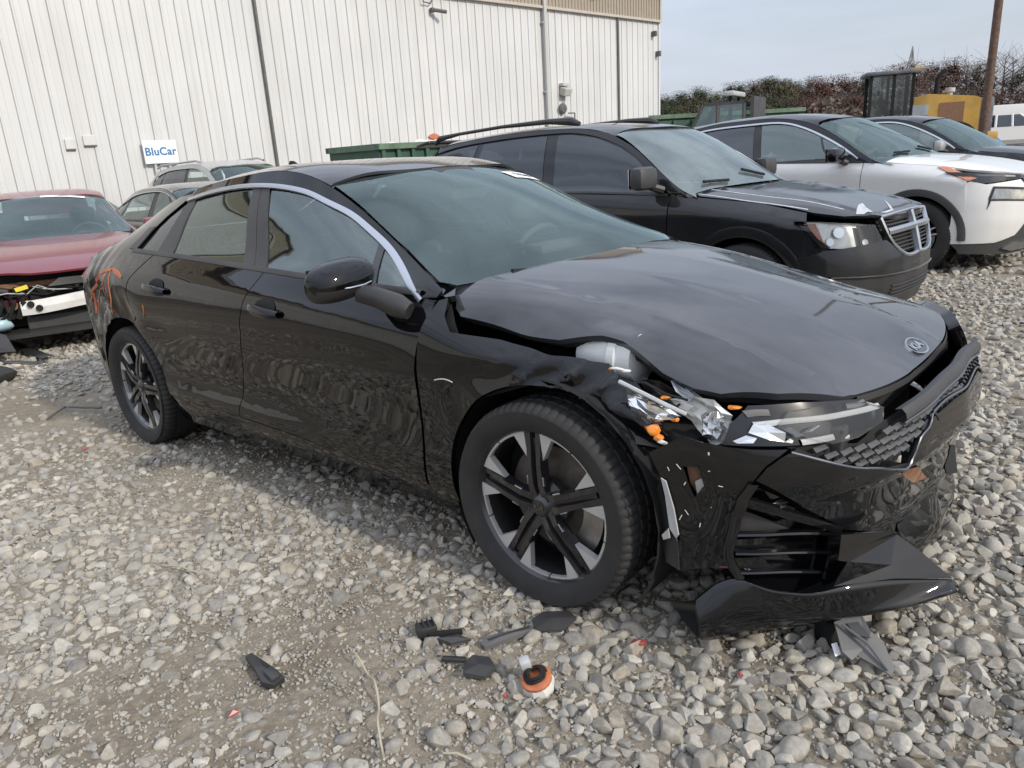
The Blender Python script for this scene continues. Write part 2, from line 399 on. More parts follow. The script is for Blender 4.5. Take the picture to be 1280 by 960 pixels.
# ------------------------------------------------------------------ the lot: ground, gravel, warehouse
KF = Frame(.6616, 2.7448, -.7312, 0, .0222, -.008)              # the black sedan's frame
def ground_z(x, y):
    x = np.asarray(x, float); y = np.asarray(y, float)
    dx, dy = x-.6616, y-2.7448; c, s = math.cos(-.7312), math.sin(-.7312)
    v = .0222*(c*dx+s*dy)-.008*(-s*dx+c*dy)
    near = .16*np.tanh(v/.16)
    u = .016*np.sin(1.9*x+.7*np.sin(1.3*y))*np.cos(2.3*y+.5*x)+.008*np.sin(5.1*x+2*y)*np.sin(4.3*y-x)
    k = np.exp(-((dx*c+dy*s+1.4)/2.3)**4-((-dx*s+dy*c)/1.2)**4)*.75      # flat where the sedan stands
    return near+u*(1-k)*np.exp(-(x*x+y*y)/900.)
def ground_mat():
    m = bpy.data.materials.new('dirt'); m.use_nodes = True; t = m.node_tree; b = t.nodes['Principled BSDF']; b.inputs['Roughness'].default_value = .95; b.inputs['Specular IOR Level'].default_value = .2
    g = N(t, 'ShaderNodeTexCoord').outputs['Object']
    def noise_(sc, det, ro=.6, dist=0.):
        q = N(t, 'ShaderNodeTexNoise', i_Scale=sc, i_Detail=det, i_Roughness=ro, i_Distortion=dist); t.links.new(g, q.inputs['Vector']); return q.outputs['Fac']
    def ramp(f, a, ca, b2, cb):
        q = N(t, 'ShaderNodeValToRGB'); q.color_ramp.elements[0].position = a; q.color_ramp.elements[1].position = b2; q.color_ramp.elements[0].color = (*ca, 1); q.color_ramp.elements[1].color = (*cb, 1); t.links.new(f, q.inputs[0]); return q.outputs[0]
    def mixc(f, a, b2, mode='MIX'):
        q = N(t, 'ShaderNodeMix', data_type='RGBA', blend_type=mode); q.inputs[0].default_value = 1.
        if not isinstance(f, float): t.links.new(f, q.inputs[0])
        else: q.inputs[0].default_value = f
        t.links.new(a, q.inputs[6]); t.links.new(b2, q.inputs[7]); return q.outputs[2]
    c1 = ramp(noise_(1.1, 6., .6, .6), .35, (.265, .225, .172), .68, (.395, .345, .275))
    c2 = ramp(noise_(34., 6., .75), .30, (.62, .61, .60), .72, (1.2, 1.19, 1.16))
    col = mixc(1., c1, c2, 'MULTIPLY')
    vo = N(t, 'ShaderNodeTexVoronoi', feature='F1', i_Scale=26.); t.links.new(g, vo.inputs['Vector'])
    peb = ramp(vo.outputs['Distance'], .18, (1, 1, 1), .42, (0, 0, 0))
    vcol = N(t, 'ShaderNodeHueSaturation', i_Saturation=.0, i_Value=1.); t.links.new(vo.outputs['Color'], vcol.inputs['Color'])
    pc = ramp(vcol.outputs[0], .0, (.20, .19, .17), 1., (.38, .36, .32))
    pm = N(t, 'ShaderNodeMath', operation='MULTIPLY'); t.links.new(peb, pm.inputs[0])
    t.links.new(ramp(noise_(2.2, 5.), .42, (.0, .0, .0), .58, (.75, .75, .75)), pm.inputs[1])
    col = mixc(pm.outputs[0], col, pc)
    # far lot: coarse stone cells
    v2 = N(t, 'ShaderNodeTexVoronoi', feature='F1', i_Scale=13.); t.links.new(g, v2.inputs['Vector'])
    far = ramp(v2.outputs['Distance'], .15, (.31, .295, .265), .62, (.12, .11, .10))
    ln = N(t, 'ShaderNodeVectorMath', operation='LENGTH'); t.links.new(g, ln.inputs[0])
    mr = N(t, 'ShaderNodeMapRange', i_1=10., i_2=13., i_3=0., i_4=.85); t.links.new(ln.outputs['Value'], mr.inputs[0])
    col = mixc(mr.outputs[0], col, far)
    t.links.new(col, b.inputs['Base Color'])
    ad = N(t, 'ShaderNodeMath', operation='ADD'); t.links.new(noise_(60., 8., .75), ad.inputs[0]); t.links.new(pm.outputs[0], ad.inputs[1])
    bp = N(t, 'ShaderNodeBump', i_Strength=1., i_Distance=.012); t.links.new(ad.outputs[0], bp.inputs['Height']); t.links.new(bp.outputs[0], b.inputs['Normal'])
    MATS['dirt'] = m
ground_mat()
nG = 300; uG = np.linspace(-1, 1, nG); aG = .5*np.sinh(8.7*uG)
gx, gy = np.meshgrid(aG+.2, aG+3.0); gz = ground_z(gx, gy)
rG = np.hypot(gx, gy)
gz = gz+np.where(rG < 8, .006*np.sin(23*gx+4*np.sin(11*gy))*np.sin(19*gy+3*np.sin(9*gx)), 0)
m = MB(); m.v = np.stack([gx, gy, gz], -1).reshape(-1, 3).tolist()
idx = np.arange(nG*nG).reshape(nG, nG); m.f = np.stack([idx[:-1, :-1], idx[:-1, 1:], idx[1:, 1:], idx[1:, :-1]], -1).reshape(-1, 4).tolist()
GROUND = obj('ground', m.v, m.f, 'dirt', None, True); GROUND['kind'] = 'structure'; GROUND['label'] = 'dusty dirt yard strewn with pale gravel'

def stone_mat(name, per_object):
    m = bpy.data.materials.new(name); m.use_nodes = True; t = m.node_tree; b = t.nodes['Principled BSDF']; b.inputs['Roughness'].default_value = .9; b.inputs['Specular IOR Level'].default_value = .25
    g = N(t, 'ShaderNodeTexCoord').outputs['Object']
    if per_object: r = N(t, 'ShaderNodeObjectInfo').outputs['Random']
    else: r = N(t, 'ShaderNodeAttribute', attribute_name='shade').outputs['Fac']
    rp = N(t, 'ShaderNodeValToRGB'); e = rp.color_ramp.elements; e[0].position = 0; e[1].position = 1
    e[0].color = (.24, .225, .20, 1); e[1].color = (.49, .455, .39, 1)
    for p, c in ((.25, (.325, .305, .265)), (.5, (.37, .345, .30)), (.7, (.365, .325, .262)), (.85, (.415, .395, .345))):
        q = rp.color_ramp.elements.new(p); q.color = (*c, 1)
    t.links.new(r, rp.inputs[0])
    nz = N(t, 'ShaderNodeTexNoise', i_Scale=(22. if not per_object else 2.2), i_Detail=8., i_Roughness=.7); t.links.new(g, nz.inputs['Vector'])
    mr = N(t, 'ShaderNodeMapRange', i_1=.3, i_2=.7, i_3=(.74 if not per_object else .62), i_4=(1.2 if not per_object else 1.06)); t.links.new(nz.outputs['Fac'], mr.inputs[0])
    mm = N(t, 'ShaderNodeMix', data_type='RGBA', blend_type='MULTIPLY'); mm.inputs[0].default_value = 1.; t.links.new(rp.outputs[0], mm.inputs[6]); t.links.new(mr.outputs[0], mm.inputs[7]); t.links.new(mm.outputs[2], b.inputs['Base Color'])
    bp = N(t, 'ShaderNodeBump', i_Strength=.8, i_Distance=(.006 if not per_object else .0025)); t.links.new(nz.outputs['Fac'], bp.inputs['Height']); t.links.new(bp.outputs[0], b.inputs['Normal'])
    MATS[name] = m
stone_mat('stone', True); stone_mat('stone_mass', False)
def rock(sub, seed):
    rg = np.random.RandomState(seed); bm = bmesh.new(); bmesh.ops.create_icosphere(bm, subdivisions=sub, radius=1.); bm.verts.index_update()
    v = np.array([q.co[:] for q in bm.verts]); f = np.array([[q.index for q in fa.verts] for fa in bm.faces]); bm.free()
    ang = rg.uniform() < .88
    for _ in range(rg.randint(9, 16) if ang else rg.randint(4, 7)):
        d = rg.normal(size=3); d /= np.linalg.norm(d); h = rg.uniform(.42, .80) if ang else rg.uniform(.7, .9); e = v @ d-h; v = v-np.outer(np.maximum(e, 0)*.96, d)
    ph = rg.uniform(0, 6, 6); v *= (1+.06*np.sin(3.1*v[:, [0]]+ph[0])*np.sin(2.7*v[:, [1]]+ph[1])+.04*np.sin(5*v[:, [2]]+ph[2]))
    v *= np.array([1., rg.uniform(.55, .88), rg.uniform(.42, .72)])
    v = v/np.abs(v).max()
    # split vertices along the hard edges so facets stay crisp
    fn = np.cross(v[f[:, 1]]-v[f[:, 0]], v[f[:, 2]]-v[f[:, 0]]); fn /= np.maximum(np.linalg.norm(fn, axis=1, keepdims=True), 1e-9)
    adj = {}
    for i, t in enumerate(f):
        for q in t: adj.setdefault(int(q), []).append(i)
    nv = []; nf = f.copy()
    for q, fs in adj.items():
        left = set(fs)
        while left:
            st = [left.pop()]; grp = []
            while st:
                c = st.pop(); grp.append(c)
                for d in list(left):
                    if len(set(f[c]) & set(f[d])) == 2 and fn[c] @ fn[d] > .80: left.discard(d); st.append(d)
            for c in grp: nf[c][f[c] == q] = len(nv)
            nv.append(v[q])
    return np.array(nv), nf
ROCK2 = [rock(2, i) for i in range(16)]; ROCK1 = [rock(1, i) for i in range(16)]; ROCK3 = [rock(3, i) for i in range(16)]
rg = np.random.RandomState(3)
def patch(x, y):
    """where stones lie thick (1) and where bare dirt shows (0)"""
    v = np.array([noise.fractal(Vector((a*.95+3, b*.95, 0)), 1., 2., 3) for a, b in zip(x, y)])
    px, py = KFpix(x, y)
    dens = np.clip(.62+v*1.25, .12, 1.)
    dens = np.where(px > 700, np.maximum(dens, .78), dens)
    bare = np.exp(-(((px-380)/210)**2+((py-860)/95)**2)) + .8*np.exp(-(((px-150)/120)**2+((py-900)/60)**2)) + .8*np.exp(-(((px-1235)/70)**2+((py-770)/45)**2))+.7*np.exp(-(((px-560)/150)**2+((py-690)/40)**2))
    return dens*np.clip(1-bare*.85, .06, 1)
def KFpix(x, y):
    d = np.stack([x, y, ground_z(x, y)-CAM_H], 1); z = d @ C_F
    return 640+F_PX*(d @ C_R)/z, 480-F_PX*(d @ C_U)/z
def in_view(x, y, mg=60):
    d = np.stack([x, y, ground_z(x, y)-CAM_H], 1); z = d @ C_F; px, py = KFpix(x, y)
    return (z > .3) & (px > -mg*4) & (px < 1280+mg*4) & (py < 960+mg*3)
STN = []
def scatter(n, rmin, rmax, smin, smax, rng, gap=.86):
    """candidate stones, biggest first, kept when they do not overlap"""
    a = rng.uniform(R(-58), R(58), n); d = np.sqrt(rng.uniform(rmin**2, rmax**2, n)); x = d*np.sin(a); y = d*np.cos(a)
    k = in_view(x, y); x, y = x[k], y[k]
    s = smin+(smax-smin)*rng.beta(1.25, 4.0, len(x)); k = rng.uniform(size=len(x)) < patch(x, y); x, y, s = x[k], y[k], s[k]
    o = np.argsort(-s); return x[o], y[o], s[o]
def lift_k(x, y):
    """stones lie loose on the right and are trodden into the dirt on the left"""
    px, py = KFpix(np.atleast_1d(x), np.atleast_1d(y)); return -.06+.30*np.clip((px-420)/420, 0, 1)
GRID = {}; CELL = .06
def try_add(x, y, s, gap):
    r = int(math.ceil((s+.06)/CELL))+0; i, j = int(x//CELL), int(y//CELL)
    for a in range(i-r, i+r+1):
        for b in range(j-r, j+r+1):
            for (qx, qy, qs) in GRID.get((a, b), ()):
                if (qx-x)**2+(qy-y)**2 < (gap*(s+qs))**2: return False
    GRID.setdefault((i, j), []).append((x, y, s)); return True
def lay(x, y, s, gap):
    for q in zip(x, y, s):
        if try_add(*q, gap): STN.append(q)
lay(*scatter(52000, 1.05, 4.2, .007, .044, rg), .62)
nA = len(STN)
lay(*scatter(36000, 4.2, 8.5, .014, .046, rg), .70)
lay(*scatter(16000, 8.5, 13.5, .028, .07, rg), .78)
nB = len(STN)
SA = np.array(STN)
px, py = KFpix(SA[:, 0], SA[:, 1]); dist = np.hypot(SA[:, 0], SA[:, 1]); size = SA[:, 2]/dist
vis = (px > -10) & (px < 1290) & (py > 300) & (py < 975)
order = np.argsort(-np.where(vis, size, 0))[:290]
solo = np.zeros(len(SA), bool); solo[order] = True
rock_me = []
for v, f in ROCK3:
    me = bpy.data.meshes.new('stone'); me.from_pydata(v.tolist(), [], f.tolist()); me.materials.append(MATS['stone']); me.polygons.foreach_set('use_smooth', [True]*len(f)); rock_me.append(me)
for i in order:
    x, y, s = SA[i]; o = bpy.data.objects.new('stone', rock_me[rg.randint(16)]); COL.objects.link(o); o.parent = GROUND
    k = 1.12*s; o.scale = (k, k, k*rg.uniform(.8, 1.15)); o.rotation_euler = (rg.normal()*.18, rg.normal()*.18, rg.uniform(0, 6.28)); o.location = (x, y, float(ground_z(x, y))+s*float(lift_k(x, y)))
def mass(name, arr, lib, label, tilt=.25, sink=None, smooth=True, zoff=0., srange=(0., 1.)):
    V, F, S = [], [], []; base = 0; n = len(arr); ids = rg.randint(0, len(lib), n); gz = ground_z(arr[:, 0], arr[:, 1])
    for k in range(len(lib)):
        sel = np.where(ids == k)[0]
        if not len(sel): continue
        v, f = lib[k]; q = arr[sel]; m_ = len(sel); an = rg.uniform(0, 6.283, m_); c, s = np.cos(an), np.sin(an); sc = q[:, 2]*1.12
        tx, ty = rg.normal(size=m_)*tilt, rg.normal(size=m_)*tilt; zf = rg.uniform(.75, 1.2, m_)
        x = v[None, :, 0]; y = v[None, :, 1]; z = v[None, :, 2]*zf[:, None]
        y, z = y*np.cos(tx)[:, None]-z*np.sin(tx)[:, None], y*np.sin(tx)[:, None]+z*np.cos(tx)[:, None]
        x, z = x*np.cos(ty)[:, None]+z*np.sin(ty)[:, None], -x*np.sin(ty)[:, None]+z*np.cos(ty)[:, None]
        X = (x*c[:, None]-y*s[:, None])*sc[:, None]+q[:, [0]]; Y = (x*s[:, None]+y*c[:, None])*sc[:, None]+q[:, [1]]; Z = z*sc[:, None]+(gz[sel]+q[:, 2]*(lift_k(q[:, 0], q[:, 1]) if sink is None else sink)+zoff)[:, None]
        V.append(np.stack([X, Y, Z], -1).reshape(-1, 3)); F.append((f[None]+(np.arange(m_)*len(v))[:, None, None]+base).reshape(-1, 3)); S.append(np.repeat(rg.uniform(*srange, size=m_), len(v))); base += m_*len(v)
    V = np.concatenate(V); F = np.concatenate(F); S = np.concatenate(S)
    me = bpy.data.meshes.new(name); me.vertices.add(len(V)); me.vertices.foreach_set('co', V.ravel()); me.loops.add(F.size); me.loops.foreach_set('vertex_index', F.ravel()); me.polygons.add(len(F)); me.polygons.foreach_set('loop_start', np.arange(0, F.size, 3)); me.polygons.foreach_set('loop_total', np.full(len(F), 3)); me.polygons.foreach_set('use_smooth', np.full(len(F), smooth))
    me.update(calc_edges=True); at = me.attributes.new('shade', 'FLOAT', 'POINT'); at.data.foreach_set('value', S); me.materials.append(MATS['stone_mass'])
    o = bpy.data.objects.new(name, me); COL.objects.link(o); o.parent = GROUND; tag(o, label, kind='stuff'); return o
nearm = ~solo; nearm[nA:] = False; farm = ~solo; farm[:nA] = False
midm = farm & (dist < 6.0); farm2 = farm & ~midm
big = SA[:, 2] > .019
mass('gravel', SA[(nearm | midm) & big], ROCK2, 'pale grey gravel lying over the dirt yard')
mass('gravel', SA[(nearm | midm) & ~big], ROCK1, 'small crushed stone between the larger gravel')
if farm2.any(): mass('gravel', SA[farm2], ROCK1, 'gravel spread far across the yard behind the vehicles', sink=.25)
# fine grit between the stones
n = 42000; a = rg.uniform(R(-42), R(42), n); d = 1.05+3.6*rg.uniform(size=n)**.8; x = d*np.sin(a); y = d*np.cos(a); k = in_view(x, y, 20); x, y = x[k], y[k]
mass('grit', np.stack([x, y, .003+.0095*rg.beta(1.2, 4, len(x))], 1), ROCK1, 'fine grit scattered between the stones', tilt=.6, sink=.1, zoff=.001, srange=(.12, .62))
print('stones', nA, nB, 'big', int(big.sum()), int(solo.sum()), 'grit', len(x))

# ------------------------------------------------------------------ warehouse behind the cars
def siding(name, base, streak, low):
    m = bpy.data.materials.new(name); m.use_nodes = True; t = m.node_tree; b = t.nodes['Principled BSDF']; b.inputs['Roughness'].default_value = .5
    g = N(t, 'ShaderNodeNewGeometry').outputs['Position']; mp = N(t, 'ShaderNodeMapping'); mp.inputs['Scale'].default_value = (3.2, 3.2, .16); t.links.new(g, mp.inputs['Vector'])
    nz = N(t, 'ShaderNodeTexNoise', i_Scale=1.6, i_Detail=7., i_Roughness=.65); t.links.new(mp.outputs[0], nz.inputs['Vector'])
    mr = N(t, 'ShaderNodeMapRange', i_1=.48, i_2=.80, i_3=0., i_4=.55); t.links.new(nz.outputs['Fac'], mr.inputs[0])
    n2 = N(t, 'ShaderNodeTexNoise', i_Scale=.45, i_Detail=4.); t.links.new(g, n2.inputs['Vector'])
    m2 = N(t, 'ShaderNodeMapRange', i_1=.3, i_2=.7, i_3=.92, i_4=1.04); t.links.new(n2.outputs['Fac'], m2.inputs[0])
    mx = N(t, 'ShaderNodeMix', data_type='RGBA'); mx.inputs[6].default_value = (*base, 1); mx.inputs[7].default_value = (*streak, 1); t.links.new(mr.outputs[0], mx.inputs[0])
    mm = N(t, 'ShaderNodeMix', data_type='RGBA', blend_type='MULTIPLY'); mm.inputs[0].default_value = 1.; t.links.new(mx.outputs[2], mm.inputs[6]); t.links.new(m2.outputs[0], mm.inputs[7])
    sp = N(t, 'ShaderNodeSeparateXYZ'); t.links.new(g, sp.inputs[0]); n3 = N(t, 'ShaderNodeTexNoise', i_Scale=2.5, i_Detail=6.); t.links.new(g, n3.inputs['Vector'])
    ad = N(t, 'ShaderNodeMath', operation='ADD'); t.links.new(sp.outputs['Z'], ad.inputs[0]); t.links.new(n3.outputs['Fac'], ad.inputs[1])
    m3 = N(t, 'ShaderNodeMapRange', i_1=.4, i_2=1.7, i_3=.5, i_4=0.); t.links.new(ad.outputs[0], m3.inputs[0])
    mf = N(t, 'ShaderNodeMix', data_type='RGBA'); mf.inputs[7].default_value = (*low, 1); t.links.new(m3.outputs[0], mf.inputs[0]); t.links.new(mm.outputs[2], mf.inputs[6]); t.links.new(mf.outputs[2], b.inputs['Base Color'])
    MATS[name] = m
siding('siding_white', (.61, .61, .60), (.47, .455, .425), (.36, .33, .28))
mat('siding_tan', (.36, .31, .245), rough=.6, var=.10, vscale=1.2)
mat('trim_tan', (.46, .42, .36), rough=.6, var=.1)
mat('dark_pipe', (.11, .11, .105), rough=.6, var=.2)
mat('sign_white', (.82, .83, .83), rough=.4)
mat('sign_blue', (.035, .17, .36), rough=.5)
mat('roof_grey', (.3, .3, .3), rough=.7)
mat('pale_grey_paint', (.45, .45, .43), rough=.6)
WAZ = R(47); WD = 17.4
wt = np.array([math.sin(WAZ), math.cos(WAZ), 0]); wn = np.array([math.cos(WAZ), -math.sin(WAZ), 0])
Z_B = -.25
def wall_mw(s, z, off=0.):
    """local x along the wall, y up, z out of the wall"""
    m = Matrix.Identity(4); p = wt*s-wn*WD+wn*off
    for i in range(3): m[i][0] = wt[i]; m[i][1] = (0, 0, 1)[i]; m[i][2] = wn[i]; m[i][3] = (p[0], p[1], z)[i]
    return m
WH = empty('warehouse'); WH.matrix_world = wall_mw(24.5, 0)
tag(WH, 'long white ribbed metal warehouse with tan upper band', 'building')
def sheet_mesh(name, wdt, pitch, h, rib, ribw, material, z0=0.):
    pr = []; k = int(round(wdt/pitch))
    for i in range(k):
        x = i*pitch
        pr += [(x, 0), (x+.005, -.014), (x+.010, 0), (x+.018, rib), (x+.02+ribw, rib), (x+.034+ribw, 0.002), (x+pitch*.5, .002), (x+pitch*.5+.006, .007), (x+pitch*.5+.016, .007), (x+pitch*.5+.022, .002)]
    pr.append((k*pitch, 0))
    mb = MB(); n = len(pr); vs = []
    for yy in (z0, h): vs += [(q[0], yy, q[1]) for q in pr]
    mb.add(vs, [(i, i+1, n+i+1, n+i) for i in range(n-1)])
    me = bpy.data.meshes.new(name); me.from_pydata(mb.v, [], mb.f); me.materials.append(MATS[material]); return me
SHW = .915; Z_T = 5.60; Z_R = 6.5
me_w = sheet_mesh('wall_sheet', SHW, SHW/3, Z_T-Z_B, .020, .03, 'siding_white'); me_t = sheet_mesh('upper_sheet', SHW, SHW/6, Z_R-Z_T-.06, .022, .03, 'siding_tan')
NSH = 58; NLOW = 26; UP = 1.7                     # past the 26th sheet, out of view, made taller for the window reflections
me_w2 = sheet_mesh('wall_sheet', SHW, SHW/3, Z_T+UP-Z_B, .020, .03, 'siding_white')
for i in range(NSH):
    for me, nm, z in ((me_w, 'wall_sheet', Z_B), (me_t, 'upper_sheet', Z_T+.06)) if i < NLOW else ((me_w2, 'wall_sheet', Z_B), (me_t, 'upper_sheet', Z_T+UP+.06)):
        o = bpy.data.objects.new(nm, me); COL.objects.link(o); o.parent = WH; o.location = (-(i+1)*SHW, z, .004*(i % 2)+(0 if nm == 'wall_sheet' else .05))
Lw = NSH*SHW
Ll = NLOW*SHW; MB().box((-Ll/2+.02, Z_T+.03, .06), (Ll+.1, .075, .13)).build('eave_flashing', 'trim_tan', WH); MB().box((-(Lw+Ll)/2, Z_T+UP+.03, .06), (Lw-Ll, .075, .13)).build('eave_flashing', 'trim_tan', WH)  # second flashing belongs to the raised, unseen end
MB().box((.045, Z_B+(Z_T-Z_B)/2, .0), (.09, Z_T-Z_B, .10)).build('corner_trim', 'siding_white', WH)
MB().box((.05, (Z_R+Z_T+.06)/2, .03), (.10, Z_R-Z_T-.06, .16)).build('corner_trim', 'trim_tan', WH)
MB().box((.0, Z_B+(Z_T-Z_B)/2, -12), (.06, Z_T-Z_B, 23.8)).build('end_wall', 'siding_white', WH)
MB().box((.02, (Z_R+Z_T)/2+.03, -12), (.06, Z_R-Z_T-.06, 23.8)).build('end_wall', 'siding_tan', WH)
MB().box((-Ll/2+.1, Z_R+.06, -12), (Ll+.3, .12, 24.6)).build('roof', 'roof_grey', WH); MB().box((-(Lw+Ll)/2, Z_R+UP+.06, -12), (Lw-Ll+.3, .12, 24.6)).build('roof', 'roof_grey', WH); MB().box((-Ll-.02, Z_R+UP/2, -12), (.06, UP, 23.8)).build('end_wall', 'siding_tan', WH)  # second roof and the step wall belong to the raised, unseen end
MB().box((-Lw/2, (Z_B+Z_R)/2, -24), (Lw, Z_R-Z_B, .1)).build('rear_wall', 'siding_white', WH)
MB().box((-Lw+.03, (Z_B+Z_R)/2, -12), (.06, Z_R-Z_B, 23.8)).build('end_wall', 'siding_white', WH)
for s in (8.94, 22.13): MB().tube([(s-24.5, Z_B, .05), (s-24.5, Z_T-.02, .05)], .038 if s < 10 else .045, 10).build('conduit', 'dark_pipe', WH, True)
dp = MB().box((18.44-24.5, (Z_B+Z_R)/2, .12), (.13, Z_R-Z_B-.3, .10), bev=.02)
for z in (1.2, 3.2, 5.2): dp.box((18.44-24.5, z, .07), (.2, .05, .12))
dp.build('downspout', 'pale_grey_paint', WH)
def wlamp(s, z):
    MB().box((s-24.5, z+.17, .10), (.30, .10, .2), bev=.02).build('floodlight', 'pale_grey_paint', WH)
    MB().box((s-24.5, z-.04, .16), (.34, .24, .26), rot=Matrix.Rotation(.35, 3, 'X'), bev=.03).build('floodlight', 'beige_fabric', WH)
wlamp(19.24, 3.25)
m = MB(); m.lathe([(.02, 0), (.16, .02), (.17, .07), (.13, .12), (.02, .13)], 16, 'z', (19.15-24.5, 2.7, .04)); m.box((19.45-24.5, 2.55, .2), (.3, .04, .04)); m.box((19.6-24.5, 2.45, .2), (.03, .2, .03)); m.build('siren', 'grey_plastic', WH, True)
MB().tube([(19.24-24.5, 2.85, .05), (19.24-24.5, 3.1, .05)], .015, 6).build('conduit', 'pale_grey_paint', WH)
# security camera and hooks on the wall
m = MB(); m.box((14.05-24.5, 5.22, .10), (.10, .12, .14), bev=.02); m.tube([(14.05-24.5, 5.22, .15), (14.35-24.5, 5.16, .34)], .05, 8); m.build('security_camera', 'grey_plastic', WH, True)
m = MB(); m.tube([(13.9-24.5, 5.6, .06), (13.72-24.5, 5.55, .1), (13.75-24.5, 5.40, .12), (14.0-24.5, 5.38, .1), (14.2-24.5, 5.6, .08)], .018, 6); m.build('cable', 'dark_pipe', WH, True)
m = MB(); m.tube([(20.7-24.5, 6.05, .10), (21.6-24.5, 6.35, .34), (22.0-24.5, 6.55, .4)], .025, 6); m.build('flag_bracket', 'dark_pipe', WH, True)
for s, zz in ((24.15, 5.2), (24.4, 4.55)):
    MB().box((s-24.5, zz, .1), (.10, .18, .2), bev=.015).build('wall_box', 'grey_plastic', WH)
for s, zz, wdh in ((4.55, 2.10, .22), (4.92, 2.16, .30)):
    MB().box((s-24.5, zz-.11, .03), (wdh*.8, .02, .05)).build('vent_cover', 'dark_pipe', WH)
    MB().box((s-24.5, zz, .03), (wdh*.8, .20, .035), bev=.012).build('vent_cover', 'siding_white', WH)
# the company sign
SG = empty('company_sign'); SG.matrix_world = wall_mw(6.235, 1.88, .14); tag(SG, 'small white sign with blue BluCar lettering on the warehouse wall', 'sign')
MB().box((0, 0, 0), (.70, .47, .012)).build('board', 'sign_white', SG)
for q in (-.14, .16): MB().box((q, -.33, -.05), (.05, .3, .03)).build('post', 'bare_metal', SG)
text_obj('lettering', 'BluCar', .225, 'sign_blue', SG, Matrix.Translation((0, 0, .0085)), offset=.006, depth=.001, space=1.04)

# ------------------------------------------------------------------ wheels
def tyre_mesh(ro, ri, hw, nth=288, tread=True):
    prof = [(ri-.006, -hw*.80), (ri+.012, -hw*.93), (ri+.035, -hw), (ri+.06, -hw*1.01), (ro-.028, -hw*.97), (ro-.012, -hw*.90), (ro-.004, -hw*.80), (ro, -hw*.70), (ro, -hw*.42), (ro-.007, -hw*.40), (ro-.007, -hw*.34), (ro+.001, -hw*.32), (ro+.001, -hw*.06), (ro-.007, -hw*.04), (ro-.007, hw*.04), (ro+.001, hw*.06), (ro+.001, hw*.32), (ro-.007, hw*.34), (ro-.007, hw*.40), (ro, hw*.42), (ro, hw*.70), (ro-.004, hw*.80), (ro-.012, hw*.90), (ro-.028, hw*.97), (ro-.06, hw), (ri+.03, hw*.98), (ri+.006, hw*.86), (ri-.008, hw*.7)]
    k = len(prof); V = np.zeros((k, nth, 3)); th = np.arange(nth)*2*np.pi/nth
    for i, (r, y) in enumerate(prof):
        rr = np.full(nth, r)
        if tread and 4 <= i <= 8 or tread and 19 <= i <= 23: rr = rr-np.where((np.arange(nth) % 4) == 0, .006 if i in (5, 6, 7, 20, 21, 22) else .003, 0)
        if tread and 10 <= i <= 17: rr = rr-np.where((np.arange(nth)+i) % 6 == 0, .006, 0)
        V[i] = np.stack([rr*np.cos(th), np.full(nth, y), rr*np.sin(th)], 1)
    idx = np.arange(k*nth).reshape(k, nth); nx = np.roll(idx, -1, 1)
    F = np.stack([idx[:-1], idx[1:], nx[1:], nx[:-1]], -1).reshape(-1, 4)
    return V.reshape(-1, 3).tolist(), F.tolist()
def annseg(mb, r0, r1, a0, a1, y0, y1, n=8):
    """ring segment slab; y0 outer face, y1 inner face (outer is more negative)"""
    vs = []
    for i in range(n+1):
        a = a0+(a1-a0)*i/n; c, s = math.cos(a), math.sin(a)
        vs += [(r0*c, y0, r0*s), (r1*c, y0, r1*s), (r1*c, y1, r1*s), (r0*c, y1, r0*s)]
    fs = []
    for i in range(n):
        b = i*4; fs += [(b, b+1, b+5, b+4), (b+1, b+2, b+6, b+5), (b+2, b+3, b+7, b+6), (b+3, b, b+4, b+7)]
    fs += [(3, 2, 1, 0), (n*4, n*4+1, n*4+2, n*4+3)]
    mb.add(vs, fs)
def spoke(mb, ang, sec):
    """sec: list of (radius, half width, y outer, y inner)"""
    c, s = math.cos(ang), math.sin(ang); vs = []
    for r, hw, yo, yi in sec:
        for t, y in ((-hw, yo+.008), (-hw*.72, yo), (hw*.72, yo), (hw, yo+.008), (hw*.8, yi), (-hw*.8, yi)):
            vs.append((r*c-t*s, y, r*s+t*c))
    k = len(sec); fs = [(i*6+j, i*6+(j+1) % 6, (i+1)*6+(j+1) % 6, (i+1)*6+j) for i in range(k-1) for j in range(6)]
    fs += [tuple(range(5, -1, -1)), tuple(range((k-1)*6, k*6))]
    mb.add(vs, fs)
